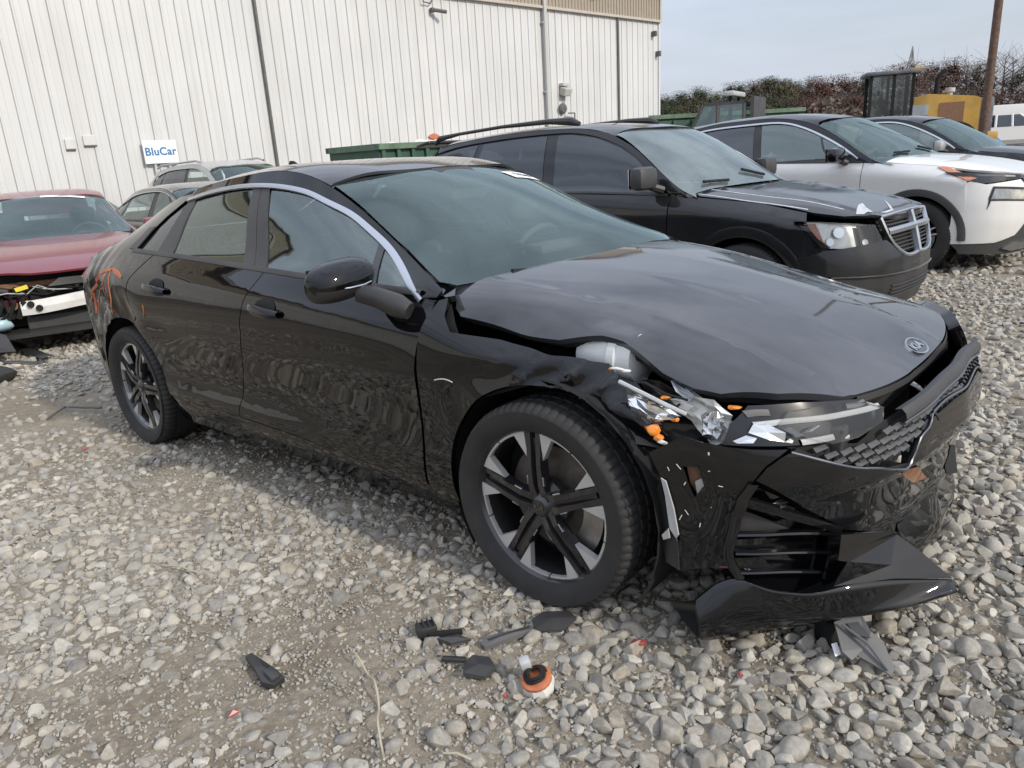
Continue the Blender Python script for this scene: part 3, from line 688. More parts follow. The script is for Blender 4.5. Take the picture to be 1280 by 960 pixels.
class WheelKit:
    """meshes of one kind of wheel, shared by its copies; wheel axis y, outer face towards -y"""
    def __init__(s, ro, ri, hw, style):
        s.parts = []; s.ro = ro
        t = MB(); v, f = tyre_mesh(ro, ri, hw); t.add(v, f); s.parts.append(('tyre', t, 'rubber', True))
        b = MB(); b.lathe([(ri-.004, hw*.8), (ri-.022, hw*.6), (ri-.03, -hw*.2), (ri-.018, -hw*.62), (ri-.004, -hw*.80), (ri+.004, -hw*.80), (ri+.004, hw*.8)], 56); s.parts.append(('rim_barrel', b, 'alloy_black' if style != 'silver' else 'machined_alloy', True))
        d = MB(); d.lathe([(.0, .0), (ri*.68, .0), (ri*.68, .022), (.0, .022)], 40, c=(0, .005, 0)); s.parts.append(('brake_disc', d, 'cast_iron', True))
        cal = MB(); annseg(cal, ri*.52, ri*.80, R(-28), R(28), -.035, .05, 8); s.parts.append(('brake_caliper', cal, 'steel', False))
        bk = MB(); bk.lathe([(.0, .055), (ri*.96, .055)], 32); s.parts.append(('backing_plate', bk, 'matte_black', False))
        if style == 'five':
            sp = MB(); fl = MB(); ring = MB(); ins = MB(); nut = MB(); yo = -hw*.74
            for i in range(1):
                a = R(90+72*i)
                for q in (-1, 1):                                # twin ribs with a groove between
                    c, s_ = math.cos(a), math.sin(a)
                    vs = []
                    for r, t0, t1, y in ((.03, .004, .038, yo+.006), (.075, .005, .033, yo-.006), (.14, .006, .030, yo-.004), (.19, .006, .030, yo+.004), (ri-.008, .006, .032, yo+.010)):
                        for t, yy in ((t0, y+.014), (t0+.004, y), (t1-.004, y), (t1, y+.03), (t0, y+.036)):
                            vs.append((r*c-q*t*s_, yy, r*s_+q*t*c))
                    k = 5; fs = [(i2*5+j, i2*5+(j+1) % 5, (i2+1)*5+(j+1) % 5, (i2+1)*5+j) for i2 in range(k-1) for j in range(5)]+[tuple(range(4, -1, -1)), tuple(range(20, 25))]
                    sp.add(vs, fs if q < 0 else [tuple(reversed(f)) for f in fs])
                    # machined flare beside the spoke end
                    o = [(ri*.60, .029), (ri-.012, .031), (ri-.012, .104), (ri-.032, .072)]
                    A = [(r*c-q*t*s_, yo+.004+(ri-r)*.05, r*s_+q*t*c) for r, t in o]; B = [(x, y+.022, z) for x, y, z in A]
                    ff = [(0, 1, 2, 3), (7, 6, 5, 4)]+[(j, 4+j, 4+(j+1) % 4, (j+1) % 4) for j in range(4)]
                    fl.add(A+B, ff if q > 0 else [tuple(reversed(f)) for f in ff])
                    an = a+q*R(7.5); e0 = a+q*R(15); e1 = a+q*R(35.2)
                    annseg(ring, ri-.020, ri-.006, min(e0, e1), max(e0, e1), yo+.006, yo+.03, 8)
                    r0 = .088; ins.box((r0*c-q*.030*s_, yo+.001, r0*s_+q*.030*c), (.030, .012, .006), rot=Matrix.Rotation(-(a), 3, 'Y'), bev=.002)
                na = a+R(36); nut.lathe([(.009, -.012), (.009, .01), (.0, -.012)], 6, c=(.054*math.cos(na), yo+.012, .054*math.sin(na)))
            hub = MB(); hub.lathe([(.0, yo-.004), (.026, yo-.004), (.032, yo+.002), (.045, yo+.014), (.085, yo+.03), (.085, yo+.06)], 30)
            sp.box((0, yo+.026, .12), (.052, .02, .20))
            fl2, ring2, ins2 = [MB() for _ in range(3)]
            for src, dst in ((fl, fl2), (ring, ring2), (ins, ins2)):
                h = len(src.v)//2; dst.v = src.v[h:]; dst.f = [tuple(i-h for i in f) for f in src.f if min(f) >= h]; src.v = src.v[:h]; src.f = [f for f in src.f if max(f) < h]
            s.parts += [('spoke*', sp, 'alloy_black', False), ('machined_flare*', fl, 'machined_alloy', False), ('machined_flare*', fl2, 'machined_alloy', False), ('rim_ring*', ring, 'machined_alloy', False), ('rim_ring*', ring2, 'machined_alloy', False), ('insert*', ins, 'satin_chrome', False), ('insert*', ins2, 'satin_chrome', False), ('wheel_nut*', nut, 'steel', False), ('hub_cap', hub, 'alloy_black', True)]
        else:
            sp = MB(); fc = MB(); yo = -hw*.62
            for i in range(1):
                a = R(90+72*i)
                if style == 'twin':
                    for q in (-1, 1):
                        spoke(sp, a+q*R(9), [(.05, .016, yo, yo+.05), (.13, .013, yo-.004, yo+.04), (ri-.01, .016, yo+.012, yo+.05)])
                        spoke(fc, a+q*R(9), [(.07, .009, yo-.004, yo+.01), (.13, .008, yo-.008, yo+.01), (ri-.014, .011, yo+.006, yo+.02)])
                else: spoke(sp, a, [(.05, .035, yo, yo+.05), (.13, .028, yo-.004, yo+.04), (ri-.01, .042, yo+.012, yo+.05)])
            hub = MB(); hub.lathe([(.0, yo-.006), (.05, yo-.004), (.07, yo+.012), (.07, yo+.05)], 24)
            s.parts.append(('spoke*', sp, 'machined_alloy' if style == 'silver' else 'alloy_black', False)); s.parts.append(('hub_cap', hub, 'alloy_black', True))
            if style == 'twin': s.parts.append(('spoke_face*', fc, 'machined_alloy', False))
            lip = MB(); lip.lathe([(ri-.016, yo-.002), (ri-.004, yo-.008), (ri+.002, yo-.004)], 56); s.parts.append(('rim_ring', lip, 'machined_alloy', True))
        s.me = None
    def put(s, parent, x, y, z, side, spin=0., steer=0.):
        """side -1: right-hand wheel (outer face towards -y); +1 left"""
        w_ = bpy.data.objects.new('wheel', None); COL.objects.link(w_); w_.parent = parent; w_.empty_display_size = .1
        rot = Matrix.Rotation(steer, 4, 'Z') @ (Matrix.Rotation(math.pi, 4, 'Z') if side > 0 else Matrix.Identity(4))
        w_.matrix_local = Matrix.Translation((x, y, z)) @ rot
        if s.me is None:
            s.me = []
            for nm, mb, mt, sm in s.parts:
                o = mb.build(nm, mt, None, sm); s.me.append((nm, o.data)); bpy.data.objects.remove(o)
        for nm, me, k5 in [(n_.rstrip('*'), m_, k) for n_, m_ in s.me for k in (range(5) if n_.endswith('*') else (0,))]:
            o = bpy.data.objects.new(nm, me); COL.objects.link(o); o.parent = w_
            fixed = nm in ('brake_caliper', 'backing_plate', 'brake_disc')
            o.matrix_local = Matrix.Rotation(R(15) if fixed else spin+k5*R(72), 4, 'Y')
        return w_
def wheel_well(parent, x, z, r, y0, y1, a0=-20, a1=200, n=20):
    """dark liner above a wheel: half drum between y0 (outer) and y1 (inner) plus its inner wall"""
    m = MB(); G = []
    for i in range(n+1):
        a = R(a0+(a1-a0)*i/n); G.append([(x+r*math.cos(a), y0, z+r*math.sin(a)), (x+r*math.cos(a), y1, z+r*math.sin(a))])
    m.grid(np.array(G)); k = len(m.v)
    m.add([(x, y1, z)]+[g[1] for g in G], [(0, i+1, i+2) for i in range(n)])
    return m.build('wheel_liner', 'matte_black', parent, True)
def seat(parent, x, y, z, material='seat_fabric', h=.62, wd=.50, lean=-18, name='seat'):
    s = bpy.data.objects.new(name, None); COL.objects.link(s); s.parent = parent; s.location = (x, y, z); s.empty_display_size = .1
    Ry = Matrix.Rotation(R(lean), 3, 'Y')
    MB().box((.02, 0, .10), (.52, wd, .17), bev=.06).build('cushion', material, s, True)
    m = MB().box(Ry @ Vector((-.26, 0, .20+h/2-.05)), (.15, wd*.96, h), rot=Ry, bev=.06)
    for q in (-1, 1): m.box(Ry @ Vector((-.20, q*wd*.42, .42)), (.16, .09, h*.72), rot=Ry, bev=.04)
    m.build('backrest', material, s, True)
    m = MB().box(Ry @ Vector((-.24, 0, .20+h+.10)), (.10, .27, .19), rot=Ry, bev=.05)
    m.build('headrest', material, s, True)
    return s
def steering_wheel(parent, x, y, z):
    m = MB(); P = []; Rm = Matrix.Rotation(R(-65), 3, 'Y')
    for i in range(29):
        a = 2*math.pi*i/28; P.append(Vector((x, y, z))+Rm @ Vector((.185*math.cos(a), .185*math.sin(a), 0)))
    m.tube(P, .014, 8, False)
    for a in (90, -90, 180): m.tube([Vector((x, y, z)), Vector((x, y, z))+Rm @ Vector((.18*math.cos(R(a)), .18*math.sin(R(a)), 0))], .014, 6)
    m.box((x+.02, y, z), (.06, .14, .12), rot=Rm, bev=.02)
    m.tube([(x+.02, y, z), (x+.35, y, z-.17)], .03, 8)
    m.build('steering_wheel', 'cabin_dark', parent, True)

# ------------------------------------------------------------------ the black sedan
K = empty('sedan_car', KF.mw()); tag(K, 'black sedan with smashed right headlight and torn front bumper', 'car')
KX = [-3.72, -3.5, -3.2, -2.85, -2.4, -1.9, -1.4, -.9, -.45]
top_w = [.56, .58, .572, .578, .59, .602, .60, .65, .785]
top_z = [1.045, 1.075, 1.165, 1.268, 1.357, 1.398, 1.372, 1.158, .962]
belt_z = [1.0, 1.025, 1.055, 1.062, 1.05, 1.022, .997, .968, .942]
belt_w = [.67, .745, .79, .812, .818, .82, .822, .824, .826]
def _mid(a, b, k): return [p+(q-p)*k for p, q in zip(a, b)]
bz = lambda d: [z-d for z in belt_z]
KS_rows = [
    ([.20]*9, [.69, .79, .855, .87, .855, .84, .838, .845, .862]),
    ([.30]*9, [.725, .825, .893, .905, .893, .882, .88, .885, .896]),
    ([.45]*9, [.742, .842, .908, .92, .897, .882, .879, .886, .905]),
    ([.62]*9, [.75, .852, .914, .928, .908, .896, .892, .897, .911]),
    ([.745]*9, [.752, .854, .915, .932, .923, .914, .910, .909, .912]),
    (bz(.16), [.750, .850, .911, .928, .921, .914, .910, .908, .904]),
    (bz(.112), [.740, .836, .894, .912, .908, .903, .900, .897, .889]),
    (bz(.058), [.708, .794, .846, .866, .867, .866, .866, .865, .858]),
    (belt_z, belt_w),
    (_mid(belt_z, top_z, .55), [v+.014 for v in _mid(belt_w, top_w, .55)]),
    (top_z, top_w)]
def kdent(x, z):
    d = -.050*np.exp(-((x+3.18)/.20)**2-((z-.82)/.13)**2)-.022*np.exp(-((x+2.76)/.12)**2-((z-.74)/.12)**2)
    d = d+.013*np.exp(-((x+2.98)/.07)**2-((z-.80)/.17)**2)-.012*np.exp(-((x+2.45)/.22)**2-((z-.72)/.035)**2)
    d = d+.013/(1+np.exp((z-.405+.02*(x+1.9))/.007))*np.clip((x+2.5)/.15, 0, 1)*np.clip((-1.05-x)/.5, 0, 1)
    k = np.exp(-((x+3.15)/.26)**2-((z-.80)/.20)**2)
    return d+k*(.012*np.sin(31*x+9*z)*np.sin(17*z-14*x)-.016*np.abs(np.sin(26*x+7*z+1.5*np.sin(9*z))))-.004*np.exp(-((z-.735)/.03)**2)*np.clip((x+2.7)/.3, 0, 1)*np.clip((-.45-x)/.2, 0, 1)
KS = Field(KX, KS_rows, kdent)
KSc = Field(KX, KS_rows)                                     # the undamaged left side
FX = [-.9, -.45, -.2, .05, .3, .5, .7]
FS_rows = [
    ([.20]*7, [.845, .862, .872, .885, .875, .835, .755]),
    ([.30]*7, [.885, .896, .902, .908, .895, .855, .775]),
    ([.45]*7, [.886, .905, .915, .922, .905, .86, .775]),
    ([.62, .62, .61, .59, .56, .53, .51], [.897, .911, .92, .926, .908, .86, .77]),
    ([.78, .78, .755, .72, .67, .62, .58], [.909, .912, .917, .918, .90, .85, .75]),
    ([.90, .88, .83, .79, .735, .68, .63], [.892, .882, .875, .87, .855, .81, .71]),
    ([.968, .948, .878, .845, .785, .73, .68], [.84, .815, .808, .80, .785, .74, .64])]
def fdent(x, z):
    k = np.exp(-((x-.20)/.20)**2-((z-.70)/.12)**2); e = np.exp(-((x-.36)/.13)**2-((z-.66)/.12)**2)
    f = -.045*k-.05*e+k*.016*np.sin(36*x+20*z)*np.sin(29*z-13*x)+e*.018*np.sin(60*z+20*x)
    f = f-(.020*np.abs(np.sin(24*x-15*z+1.2*np.sin(22*z)))*np.exp(-((x-.14)/.20)**2-((z-.755)/.07)**2))
    return f-.016*np.exp(-((x+.16)/.12)**2-((z-.73)/.05)**2)+.010*np.exp(-((x+.05)/.16)**2-((z-.79)/.025)**2)-.012*np.exp(-((x+.30)/.07)**2-((z-.63)/.10)**2)
FS = Field(FX, FS_rows, fdent); FSc = Field(FX, FS_rows)
def arc(cx, cz, r, a0, a1, n=18): return [(cx+r*math.cos(R(a0+(a1-a0)*i/n)), cz+r*math.sin(R(a0+(a1-a0)*i/n))) for i in range(n+1)]
G2 = .004
fr_shut = [(-.446, .938), (-.474, .83), (-.492, .72), (-.494, .605), (-.497, .519), (-.503, .43), (-.512, .331), (-.515, .285)]
dd_shut = [(-1.492, .998), (-1.548, .907), (-1.597, .80), (-1.64, .69), (-1.704, .537), (-1.772, .36), (-1.778, .335)]
ra = arc(-2.85, .345, .378, 6, 178, 24)                       # rear arch
belt_l = [(-.52, .945), (-.9, .966), (-1.236, .984), (-1.492, .998), (-1.95, 1.024), (-2.468, 1.048)]
kd_bot = [(-.515, .285), (-.77, .288), (-1.044, .297), (-1.319, .318), (-1.778, .335), (-2.3, .338), (-2.46, .34)]
off = lambda pts, dx: [(x+dx, z) for x, z in pts]
for side in (-1, 1):
    mi = side > 0; S = KSc if mi else KS; Ff = FSc if mi else FS
    # fender with the wheel arch; the right one is torn open towards the headlight
    if not mi:
        fp = off(fr_shut, .009)[::-1]+[(-.41, .945), (-.385, .90), (-.335, .872), (-.26, .866), (-.15, .858), (-.04, .842), (.05, .826), (.10, .822), (.14, .80), (.20, .785), (.23, .760), (.29, .742), (.33, .700), (.385, .690), (.40, .640), (.405, .585)]+arc(.012, .342, .382, 40, 184, 22)+[(-.365, .25), (-.40, .19), (-.505, .20)]
    else:
        fp = off(fr_shut, .009)[::-1]+[(-.41, .945), (-.385, .90), (-.335, .872), (-.15, .858), (.05, .835), (.30, .782), (.5, .728), (.58, .70), (.5, .60), (.42, .52)]+arc(.012, .342, .382, 27, 184, 22)+[(-.365, .25), (-.40, .19), (-.505, .20)]
    panel('front_fender', [(x, z-(.020*min(1, max(0, (x+.40)/.06)) if z > .80 and x > -.40 else 0)) for x, z in fp], Ff, 'side', 'black_paint', K, .017 if not mi else .05, .018, mi)
    dp = off(fr_shut, -.004)+[(-.77, .290), (-1.044, .299), (-1.319, .320), (-1.775, .337)]+off(dd_shut, .003)[::-1]+belt_l[2::-1]
    d = panel('front_door', dp, S, 'side', 'black_paint', K, .035, .02, mi)
    rdp = off(dd_shut, -.003)+[(-2.3, .338), (-2.455, .342), (-2.470, .385)]+[p for p in ra if p[0] > -2.74][:]+[(-2.655, .735), (-2.685, .80), (-2.69, .87), (-2.645, .935), (-2.54, 1.035), (-2.52, 1.05)]+[(-1.95, 1.024)]
    d2 = panel('rear_door', rdp, S, 'side', 'black_paint', K, .032, .02, mi)
    qp = [(-2.528, 1.05), (-2.55, 1.037), (-2.653, .937), (-2.698, .872), (-2.693, .80), (-2.665, .742)]+[p for p in ra if p[0] < -2.69]+[(-3.235, .28), (-3.27, .235), (-3.45, .215), (-3.66, .24), (-3.70, .5), (-3.70, .85), (-3.70, 1.03)]
    et = [(x, float(card(KX, [x]) @ np.array(top_z))) for x in (-3.6, -3.4, -3.2, -3.0, -2.8, -2.6)]
    qp += et+[(-2.42, 1.335), (-2.435, 1.318), (-2.60, 1.232), (-2.76, 1.11), (-2.79, 1.072)]
    panel('quarter_panel', qp, S, 'side', 'black_paint', K, .022 if not mi else .05, .018, mi)
    # pillars and roof rail above the windows
    tz = lambda x: float(card(KX, [x]) @ np.array(top_z))
    rail_top = [(x, tz(x)) for x in np.linspace(-.46, -2.42, 40)]
    ch = smoothline([(-2.43, 1.318), (-2.192, 1.345), (-1.908, 1.361), (-1.735, 1.3595), (-1.603, 1.352), (-1.428, 1.330), (-1.344, 1.312), (-1.244, 1.280), (-1.073, 1.222), (-.958, 1.170), (-.805, 1.100), (-.688, 1.040), (-.592, .988), (-.515, .944)], 5)
    rp_ = rail_top[::-1]+[(-.448, .945)]+ch[::-1]
    panel('roof_rail', rp_, S, 'side', 'black_paint', K, .035, .012, mi)
    strip('window_trim', [(x, z-.011) for x, z in ch], [.020]*len(ch), S, 'side', 'satin_chrome', K, .007, mi)
    bl = smoothline([(-.525, .957), (-.9, .974), (-1.236, .992), (-1.492, 1.006), (-1.95, 1.032), (-2.468, 1.058), (-2.78, 1.070)], 5)
    strip('belt_moulding', bl, [.022]*len(bl), S, 'side', 'black_plastic', K, .006, mi)
    # glass and black pillar covers, a touch inside the body skin
    inn = lambda x, z, S=S: S(x, z)-.012
    inn2 = lambda x, z, S=S: S(x, z)-.006
    gtop = lambda x: float(np.interp(x, [c[0] for c in ch], [c[1] for c in ch]))-.014
    fg = [(-1.495, 1.008), (-1.648, gtop(-1.648)), (-1.5, gtop(-1.5)), (-1.4, gtop(-1.4)), (-1.25, gtop(-1.25)), (-1.1, gtop(-1.1)), (-.95, gtop(-.95)), (-.875, gtop(-.875)), (-.81, .965)]
    panel('front_window', fg, inn, 'side', 'side_glass', K, .06, 0, mi)
    panel('quarter_window', [(-.775, .965), (-.842, gtop(-.842)), (-.70, gtop(-.70)), (-.555, gtop(-.555))], inn, 'side', 'side_glass', K, .05, 0, mi)
    panel('window_bar', [(-.772, .962), (-.838, gtop(-.838)), (-.878, gtop(-.878)), (-.812, .964)], inn2, 'side', 'gloss_black', K, .04, .01, mi)
    panel('pillar_cover', [(-1.492, 1.0), (-1.645, gtop(-1.645)), (-1.712, gtop(-1.712)), (-1.586, 1.005)], inn2, 'side', 'dark_plastic', K, .05, .012, mi)
    panel('pillar_cover', [(-1.590, 1.006), (-1.716, gtop(-1.716)), (-1.785, gtop(-1.785)), (-1.682, 1.012)], inn2, 'side', 'dark_plastic', K, .05, .012, mi)
    panel('rear_window', [(-1.684, 1.012), (-1.786, gtop(-1.786)), (-1.95, gtop(-1.95)), (-2.18, gtop(-2.18)), (-2.338, gtop(-2.338)-.01), (-2.345, 1.048)], inn, 'side', 'side_glass', K, .06, 0, mi)
    panel('pillar_cover', [(-2.345, 1.048), (-2.336, gtop(-2.336)-.008), (-2.425, 1.296), (-2.515, 1.056)], inn2, 'side', 'dark_plastic', K, .05, .012, mi)
    panel('quarter_window', [(-2.518, 1.06), (-2.43, 1.292), (-2.60, 1.212), (-2.745, 1.085), (-2.765, 1.066)], inn, 'side', 'privacy_glass', K, .05, 0, mi)
    panel('vent_trim', [(-2.75, 1.074), (-2.85, 1.078), (-2.745, 1.178), (-2.67, 1.183)], S, 'side', 'black_plastic', K, .04, .006, mi, lift=.004)
    panel('door_card', [(-.62, .40), (-.60, .93), (-1.5, .985), (-2.4, 1.03), (-2.4, .40)], (lambda x, z, S=S: S(x, z)-.085), 'side', 'beige_fabric', K, .15, 0, mi)
    # rocker, wheel wells
    sp_ = [(-.505, .281), (-.77, .284), (-1.044, .293), (-1.319, .314), (-1.778, .331), (-2.3, .334), (-2.475, .336), (-2.44, .20), (-1.9, .185), (-1.0, .178), (-.51, .195)]
    panel('rocker_panel', sp_, (lambda x, z, S=S: S(x, z)-.004), 'side', 'black_paint', K, .06, .05, mi)
    wheel_well(K, 0.012, .342, .40, side*.885, side*.52, -35, 215); wheel_well(K, -2.85, .345, .395, side*.885, side*.52, -35, 215)
    # inner skin so the shut lines read dark
    isk = lambda x, z, S=S: S(x, z)-.055
    panel('inner_panel', [(-.53, .30), (-.50, .92), (-1.5, .985), (-2.45, 1.03), (-3.0, 1.03), (-3.55, .95), (-3.55, .75), (-2.5, .75), (-2.42, .33)], isk, 'side', 'matte_black', K, .12, 0, mi)
    panel('inner_panel', [(-.60, .86), (-.50, .945), (-.44, .945), (-.33, .83), (.0, .80), (.0, .72), (-.3, .62), (-.42, .4), (-.42, .2), (-.60, .2)], (lambda x, z, Ff=Ff: Ff(x, z)-.05), 'side', 'matte_black', K, .08, 0, mi)
# roof, windshield, rear glass
RX = [-3.72, -3.5, -3.2, -2.85, -2.4, -1.9, -1.4, -1.12]
rz_c = [1.085, 1.118, 1.20, 1.312, 1.405, 1.441, 1.418, 1.366]
e_w = [.56, .58, .572, .578, .59, .602, .60, .595]; e_z = [1.045, 1.075, 1.165, 1.268, 1.357, 1.398, 1.372, 1.262]
sgn = lambda a: [-v for v in a]
def lam(k): return [v*k for v in e_w]
RT = Field(RX, [(sgn(e_w), e_z), (sgn(lam(.8)), [c-.38*(c-e) for c, e in zip(rz_c, e_z)]), (sgn(lam(.45)), [c-.10*(c-e) for c, e in zip(rz_c, e_z)]), ([0]*8, rz_c), (lam(.45), [c-.10*(c-e) for c, e in zip(rz_c, e_z)]), (lam(.8), [c-.38*(c-e) for c, e in zip(rz_c, e_z)]), (e_w, e_z)])
ew = lambda x: float(card(RX, [x]) @ np.array(e_w))-.004
xs_ = np.linspace(-1.262, -2.62, 24)
hdr = smoothline([(-1.268, -.578), (-1.215, -.40), (-1.178, -.2), (-1.165, 0), (-1.178, .2), (-1.215, .40), (-1.268, .578)], 4)
panel('roof', hdr+[(x, ew(x)) for x in xs_]+[(-2.66, .40), (-2.70, 0), (-2.66, -.40)]+[(x, -ew(x)) for x in xs_[::-1]], RT, 'top', 'dusty_black_paint', K, .06, .012)
panel('rear_glass', [(-2.67, .49), (-2.67, .40), (-2.71, 0), (-2.67, -.40), (-2.67, -.49), (-3.2, -.52), (-3.42, -.52), (-3.46, 0), (-3.42, .52), (-3.2, .52)], RT, 'top', 'side_glass', K, .1, 0)
panel('trunk_lid', [(-3.43, .56), (-3.47, 0), (-3.43, -.56), (-3.72, -.55), (-3.90, -.45), (-3.94, 0), (-3.90, .45), (-3.72, .55)], lambda x, y: np.where(x > -3.6, RT(np.maximum(x, -3.6), y), RT(np.full_like(x, -3.6), y)-.18*(x+3.6)*0-.03*((x+3.6)/.3)**2), 'top', 'black_paint', K, .08, .03)
for q in (-1, 1):
    panel('roof_rail', [(-2.62, q*(ew(-2.62))), (-2.68, q*.495), (-3.2, q*.525), (-3.44, q*.53), (-3.5, q*(ew(-3.5)-.0)), (-3.2, q*ew(-3.2)), (-2.9, q*ew(-2.9))], RT, 'top', 'black_paint', K, .07, .01)
# shark fin
m = MB(); m.v = []; m.f = []
m.add([(-2.28, -.022, 1.41), (-2.28, .022, 1.41), (-2.48, .028, 1.395), (-2.48, -.028, 1.395), (-2.44, .0, 1.475), (-2.40, 0, 1.472)], [(0, 1, 5), (1, 2, 4, 5), (2, 3, 4), (3, 0, 5, 4)]); m.build('antenna_fin', 'black_paint', K)
WX = [-1.30, -1.10, -.9, -.7, -.5, -.34]
wc = [1.412, 1.345, 1.262, 1.163, 1.05, .94]
WE_w = [.585, .612, .646, .705, .765, .82]; WE_z = [1.335, 1.262, 1.158, 1.062, .985, .905]
def saddle(xs, c, ew_, ez_, k8=.40, k4=.11):
    r = []
    for f, q in ((-1, 1), (-.8, k8), (-.45, k4), (0, 0), (.45, k4), (.8, k8), (1, 1)): r.append(([v*f for v in ew_], [a-q*(a-b) for a, b in zip(c, ez_)]))
    return Field(xs, r)
WT = saddle(WX, wc, WE_w, WE_z, .60, .18)
ws_r = [(-.50, -.755), (-.60, -.722), (-.73, -.676), (-.88, -.644), (-1.02, -.62), (-1.15, -.60), (-1.262, -.578)]
base_ws = smoothline([(-.45, -.72), (-.40, -.5), (-.375, -.25), (-.37, 0), (-.375, .25), (-.40, .5), (-.45, .72)], 4)
wsp = ws_r+[(x-.002+.006, y) for x, y in hdr][1:-1]+[(x, -y) for x, y in ws_r[::-1]]+base_ws[::-1]
panel('windshield', wsp, WT, 'top', 'windshield_glass', K, .07, 0)
# dark printed border of the windshield
bi = [(-.515, -.655), (-.49, -.5), (-.465, -.25), (-.46, 0), (-.465, .25), (-.49, .5), (-.515, .655)]
inner = [(-.55, -.675), (-.73, -.622), (-.88, -.578), (-1.02, -.546), (-1.13, -.524), (-1.185, -.50), (-1.165, -.35), (-1.145, 0), (-1.165, .35), (-1.185, .50), (-1.13, .524), (-1.02, .546), (-.88, .578), (-.73, .622), (-.55, .675)]
WTi = lambda x, y: WT(x, y)-.005
panel('windshield_border', wsp, WTi, 'top', 'gloss_black', K, .07, 0, holes=[smoothline(bi, 3)+inner[::-1]])
m = MB(); m.add([(-1.16, -.02, 1.352), (-1.16, -.24, 1.342), (-1.05, -.20, 1.302), (-1.05, -.05, 1.312)], [(0, 1, 2, 3)])
# camera box and mirror behind the glass, paper lot sticker on it
m = MB(); m.box((-1.10, 0, 1.325), (.17, .24, .03), rot=Matrix.Rotation(R(24), 3, 'Y'), bev=.01); m.box((-1.07, 0, 1.262), (.05, .24, .075), bev=.02); m.tube([(-1.09, 0, 1.32), (-1.07, 0, 1.28)], .012, 6); m.build('rear_view_mirror', 'cabin_dark', K, True)
stk = [(-1.10, .27), (-1.03, .30), (-1.07, .53), (-1.15, .51)]
panel('lot_sticker', stk, WT, 'top', 'paper', K, .05, 0, lift=.003)
# hood
HX = [-.6, -.45, -.2, .1, .4, .65, .80, .92]
hzc = [1.012, 1.004, .982, .938, .868, .788, .722, .648]
hrow = [(.82, .125), (.76, .074), (.70, .046), (.62, .026), (.5, .013), (.35, .005), (.22, .001), (.0, .0)]
def hmod(x, y):
    f = np.clip((x+.1)/.5, 0, 1); a = np.abs(y); r = .235-.05*np.clip((x-.2)/.65, 0, 1)
    rid = .0035*f*(1-1/(1+np.exp(-(a-r)/.012)))+.0015*f*np.exp(-((a-r)/.012)**2)
    dent = .030*np.exp(-((x-.22)/.12)**2)*np.clip((-y-.70)/.10, 0, 1.2)-.010*np.exp(-((x+.08)/.10)**2)*np.clip((-y-.70)/.1, 0, 1)
    out_ = .0025*np.exp(-((a-.60+.05*np.clip(x, 0, 1))/.014)**2)
    far = -.040*np.clip((y-.12)/.45, 0, 1)*np.exp(-((x-.32)/.42)**2)
    return rid+dent+out_+far
HT = Field(HX, [(-y, [c-d for c in hzc]) for y, d in hrow]+[(y, [c-d for c in hzc]) for y, d in hrow[-2::-1]], hmod)
rear_h = smoothline([(-.452, -.72), (-.40, -.5), (-.355, -.25), (-.34, 0), (-.355, .25), (-.40, .5), (-.452, .72)], 4)
nose = smoothline([(.54, .782), (.64, .712), (.735, .60), (.795, .45), (.834, .25), (.848, 0), (.843, -.25), (.815, -.45), (.796, -.53)], 4)
hp = rear_h+[(-.40, .785), (-.36, .805), (-.1, .805), (.2, .80), (.42, .795)]+nose+[(.78, -.575), (.66, -.70), (.54, -.775), (.47, -.79), (.38, -.79), (.30, -.775), (.24, -.765), (.17, -.768), (.10, -.785), (.04, -.80), (-.1, -.805), (-.36, -.805), (-.40, -.785)]
panel('hood', hp, HT, 'top', 'dusty_black_paint', K, .035, .022)
# dark folded inner edge of the hood nose and the hood frame below
lowh = lambda x, y: HT(x, y)-.035
panel('hood_frame', [(x*.985, y*.97) for x, y in hp], lowh, 'top', 'matte_black', K, .09, .02)
ne = [(x+.004, y) for x, y in nose]; Pn = place('top', np.array([p[0] for p in ne]), np.array([p[1] for p in ne]), HT(np.array([p[0] for p in ne]), np.array([p[1] for p in ne])))
MB().grid(np.array([Pn+[0, 0, -.002], Pn+[.003, 0, -.02], Pn+[-.012, 0, -.032]])).build('hood_seal', 'black_plastic', K, True)
panel('cowl_corner', [(-.54, -.752), (-.455, -.722), (-.395, -.79), (-.42, -.806), (-.47, -.795), (-.52, -.772)], lambda x, y: .966-.25*np.maximum(0, -y-.73)+.35*np.maximum(0, -.46-x), 'top', 'black_paint', K, .03, .02)
# emblem: raised oval ring with three letters
ex, ey = KF.hit(1139, 438, HT, 'top'); ez = float(HT([ex], [ey])[0]); en = fnormal('top', HT, np.array([ex]), np.array([ey]))[0]
ey = 0.0; ez = float(HT([ex], [0.])[0]); en = fnormal('top', HT, np.array([ex]), np.array([0.]))[0]
zx = Vector(en); yx = Vector((-1, 0, 0)); yx = (yx-zx*yx.dot(zx)).normalized(); xx = yx.cross(zx)
EM = Matrix.Identity(4)
for i in range(3): EM[i][0] = xx[i]; EM[i][1] = yx[i]; EM[i][2] = zx[i]; EM[i][3] = (ex, ey, ez)[i]+zx[i]*.003
emb = obj('emblem', *(lambda v, f: (v, f))(*(lambda mb: (mb.v, mb.f))(MB().lathe([(.0, .0), (.98, .0), (1., .0), (1., -.006)], 32, 'z'))), 'gloss_black', K); emb.data.transform(Matrix.Diagonal((.062, .033, 1, 1))); emb.matrix_local = EM
rgm = MB(); G = []
for i in range(41):
    a = 2*math.pi*i/40; G.append([(math.cos(a)*.066, math.sin(a)*.036, -.004), (math.cos(a)*.065, math.sin(a)*.0355, .004), (math.cos(a)*.060, math.sin(a)*.031, .004), (math.cos(a)*.059, math.sin(a)*.030, -.002)])
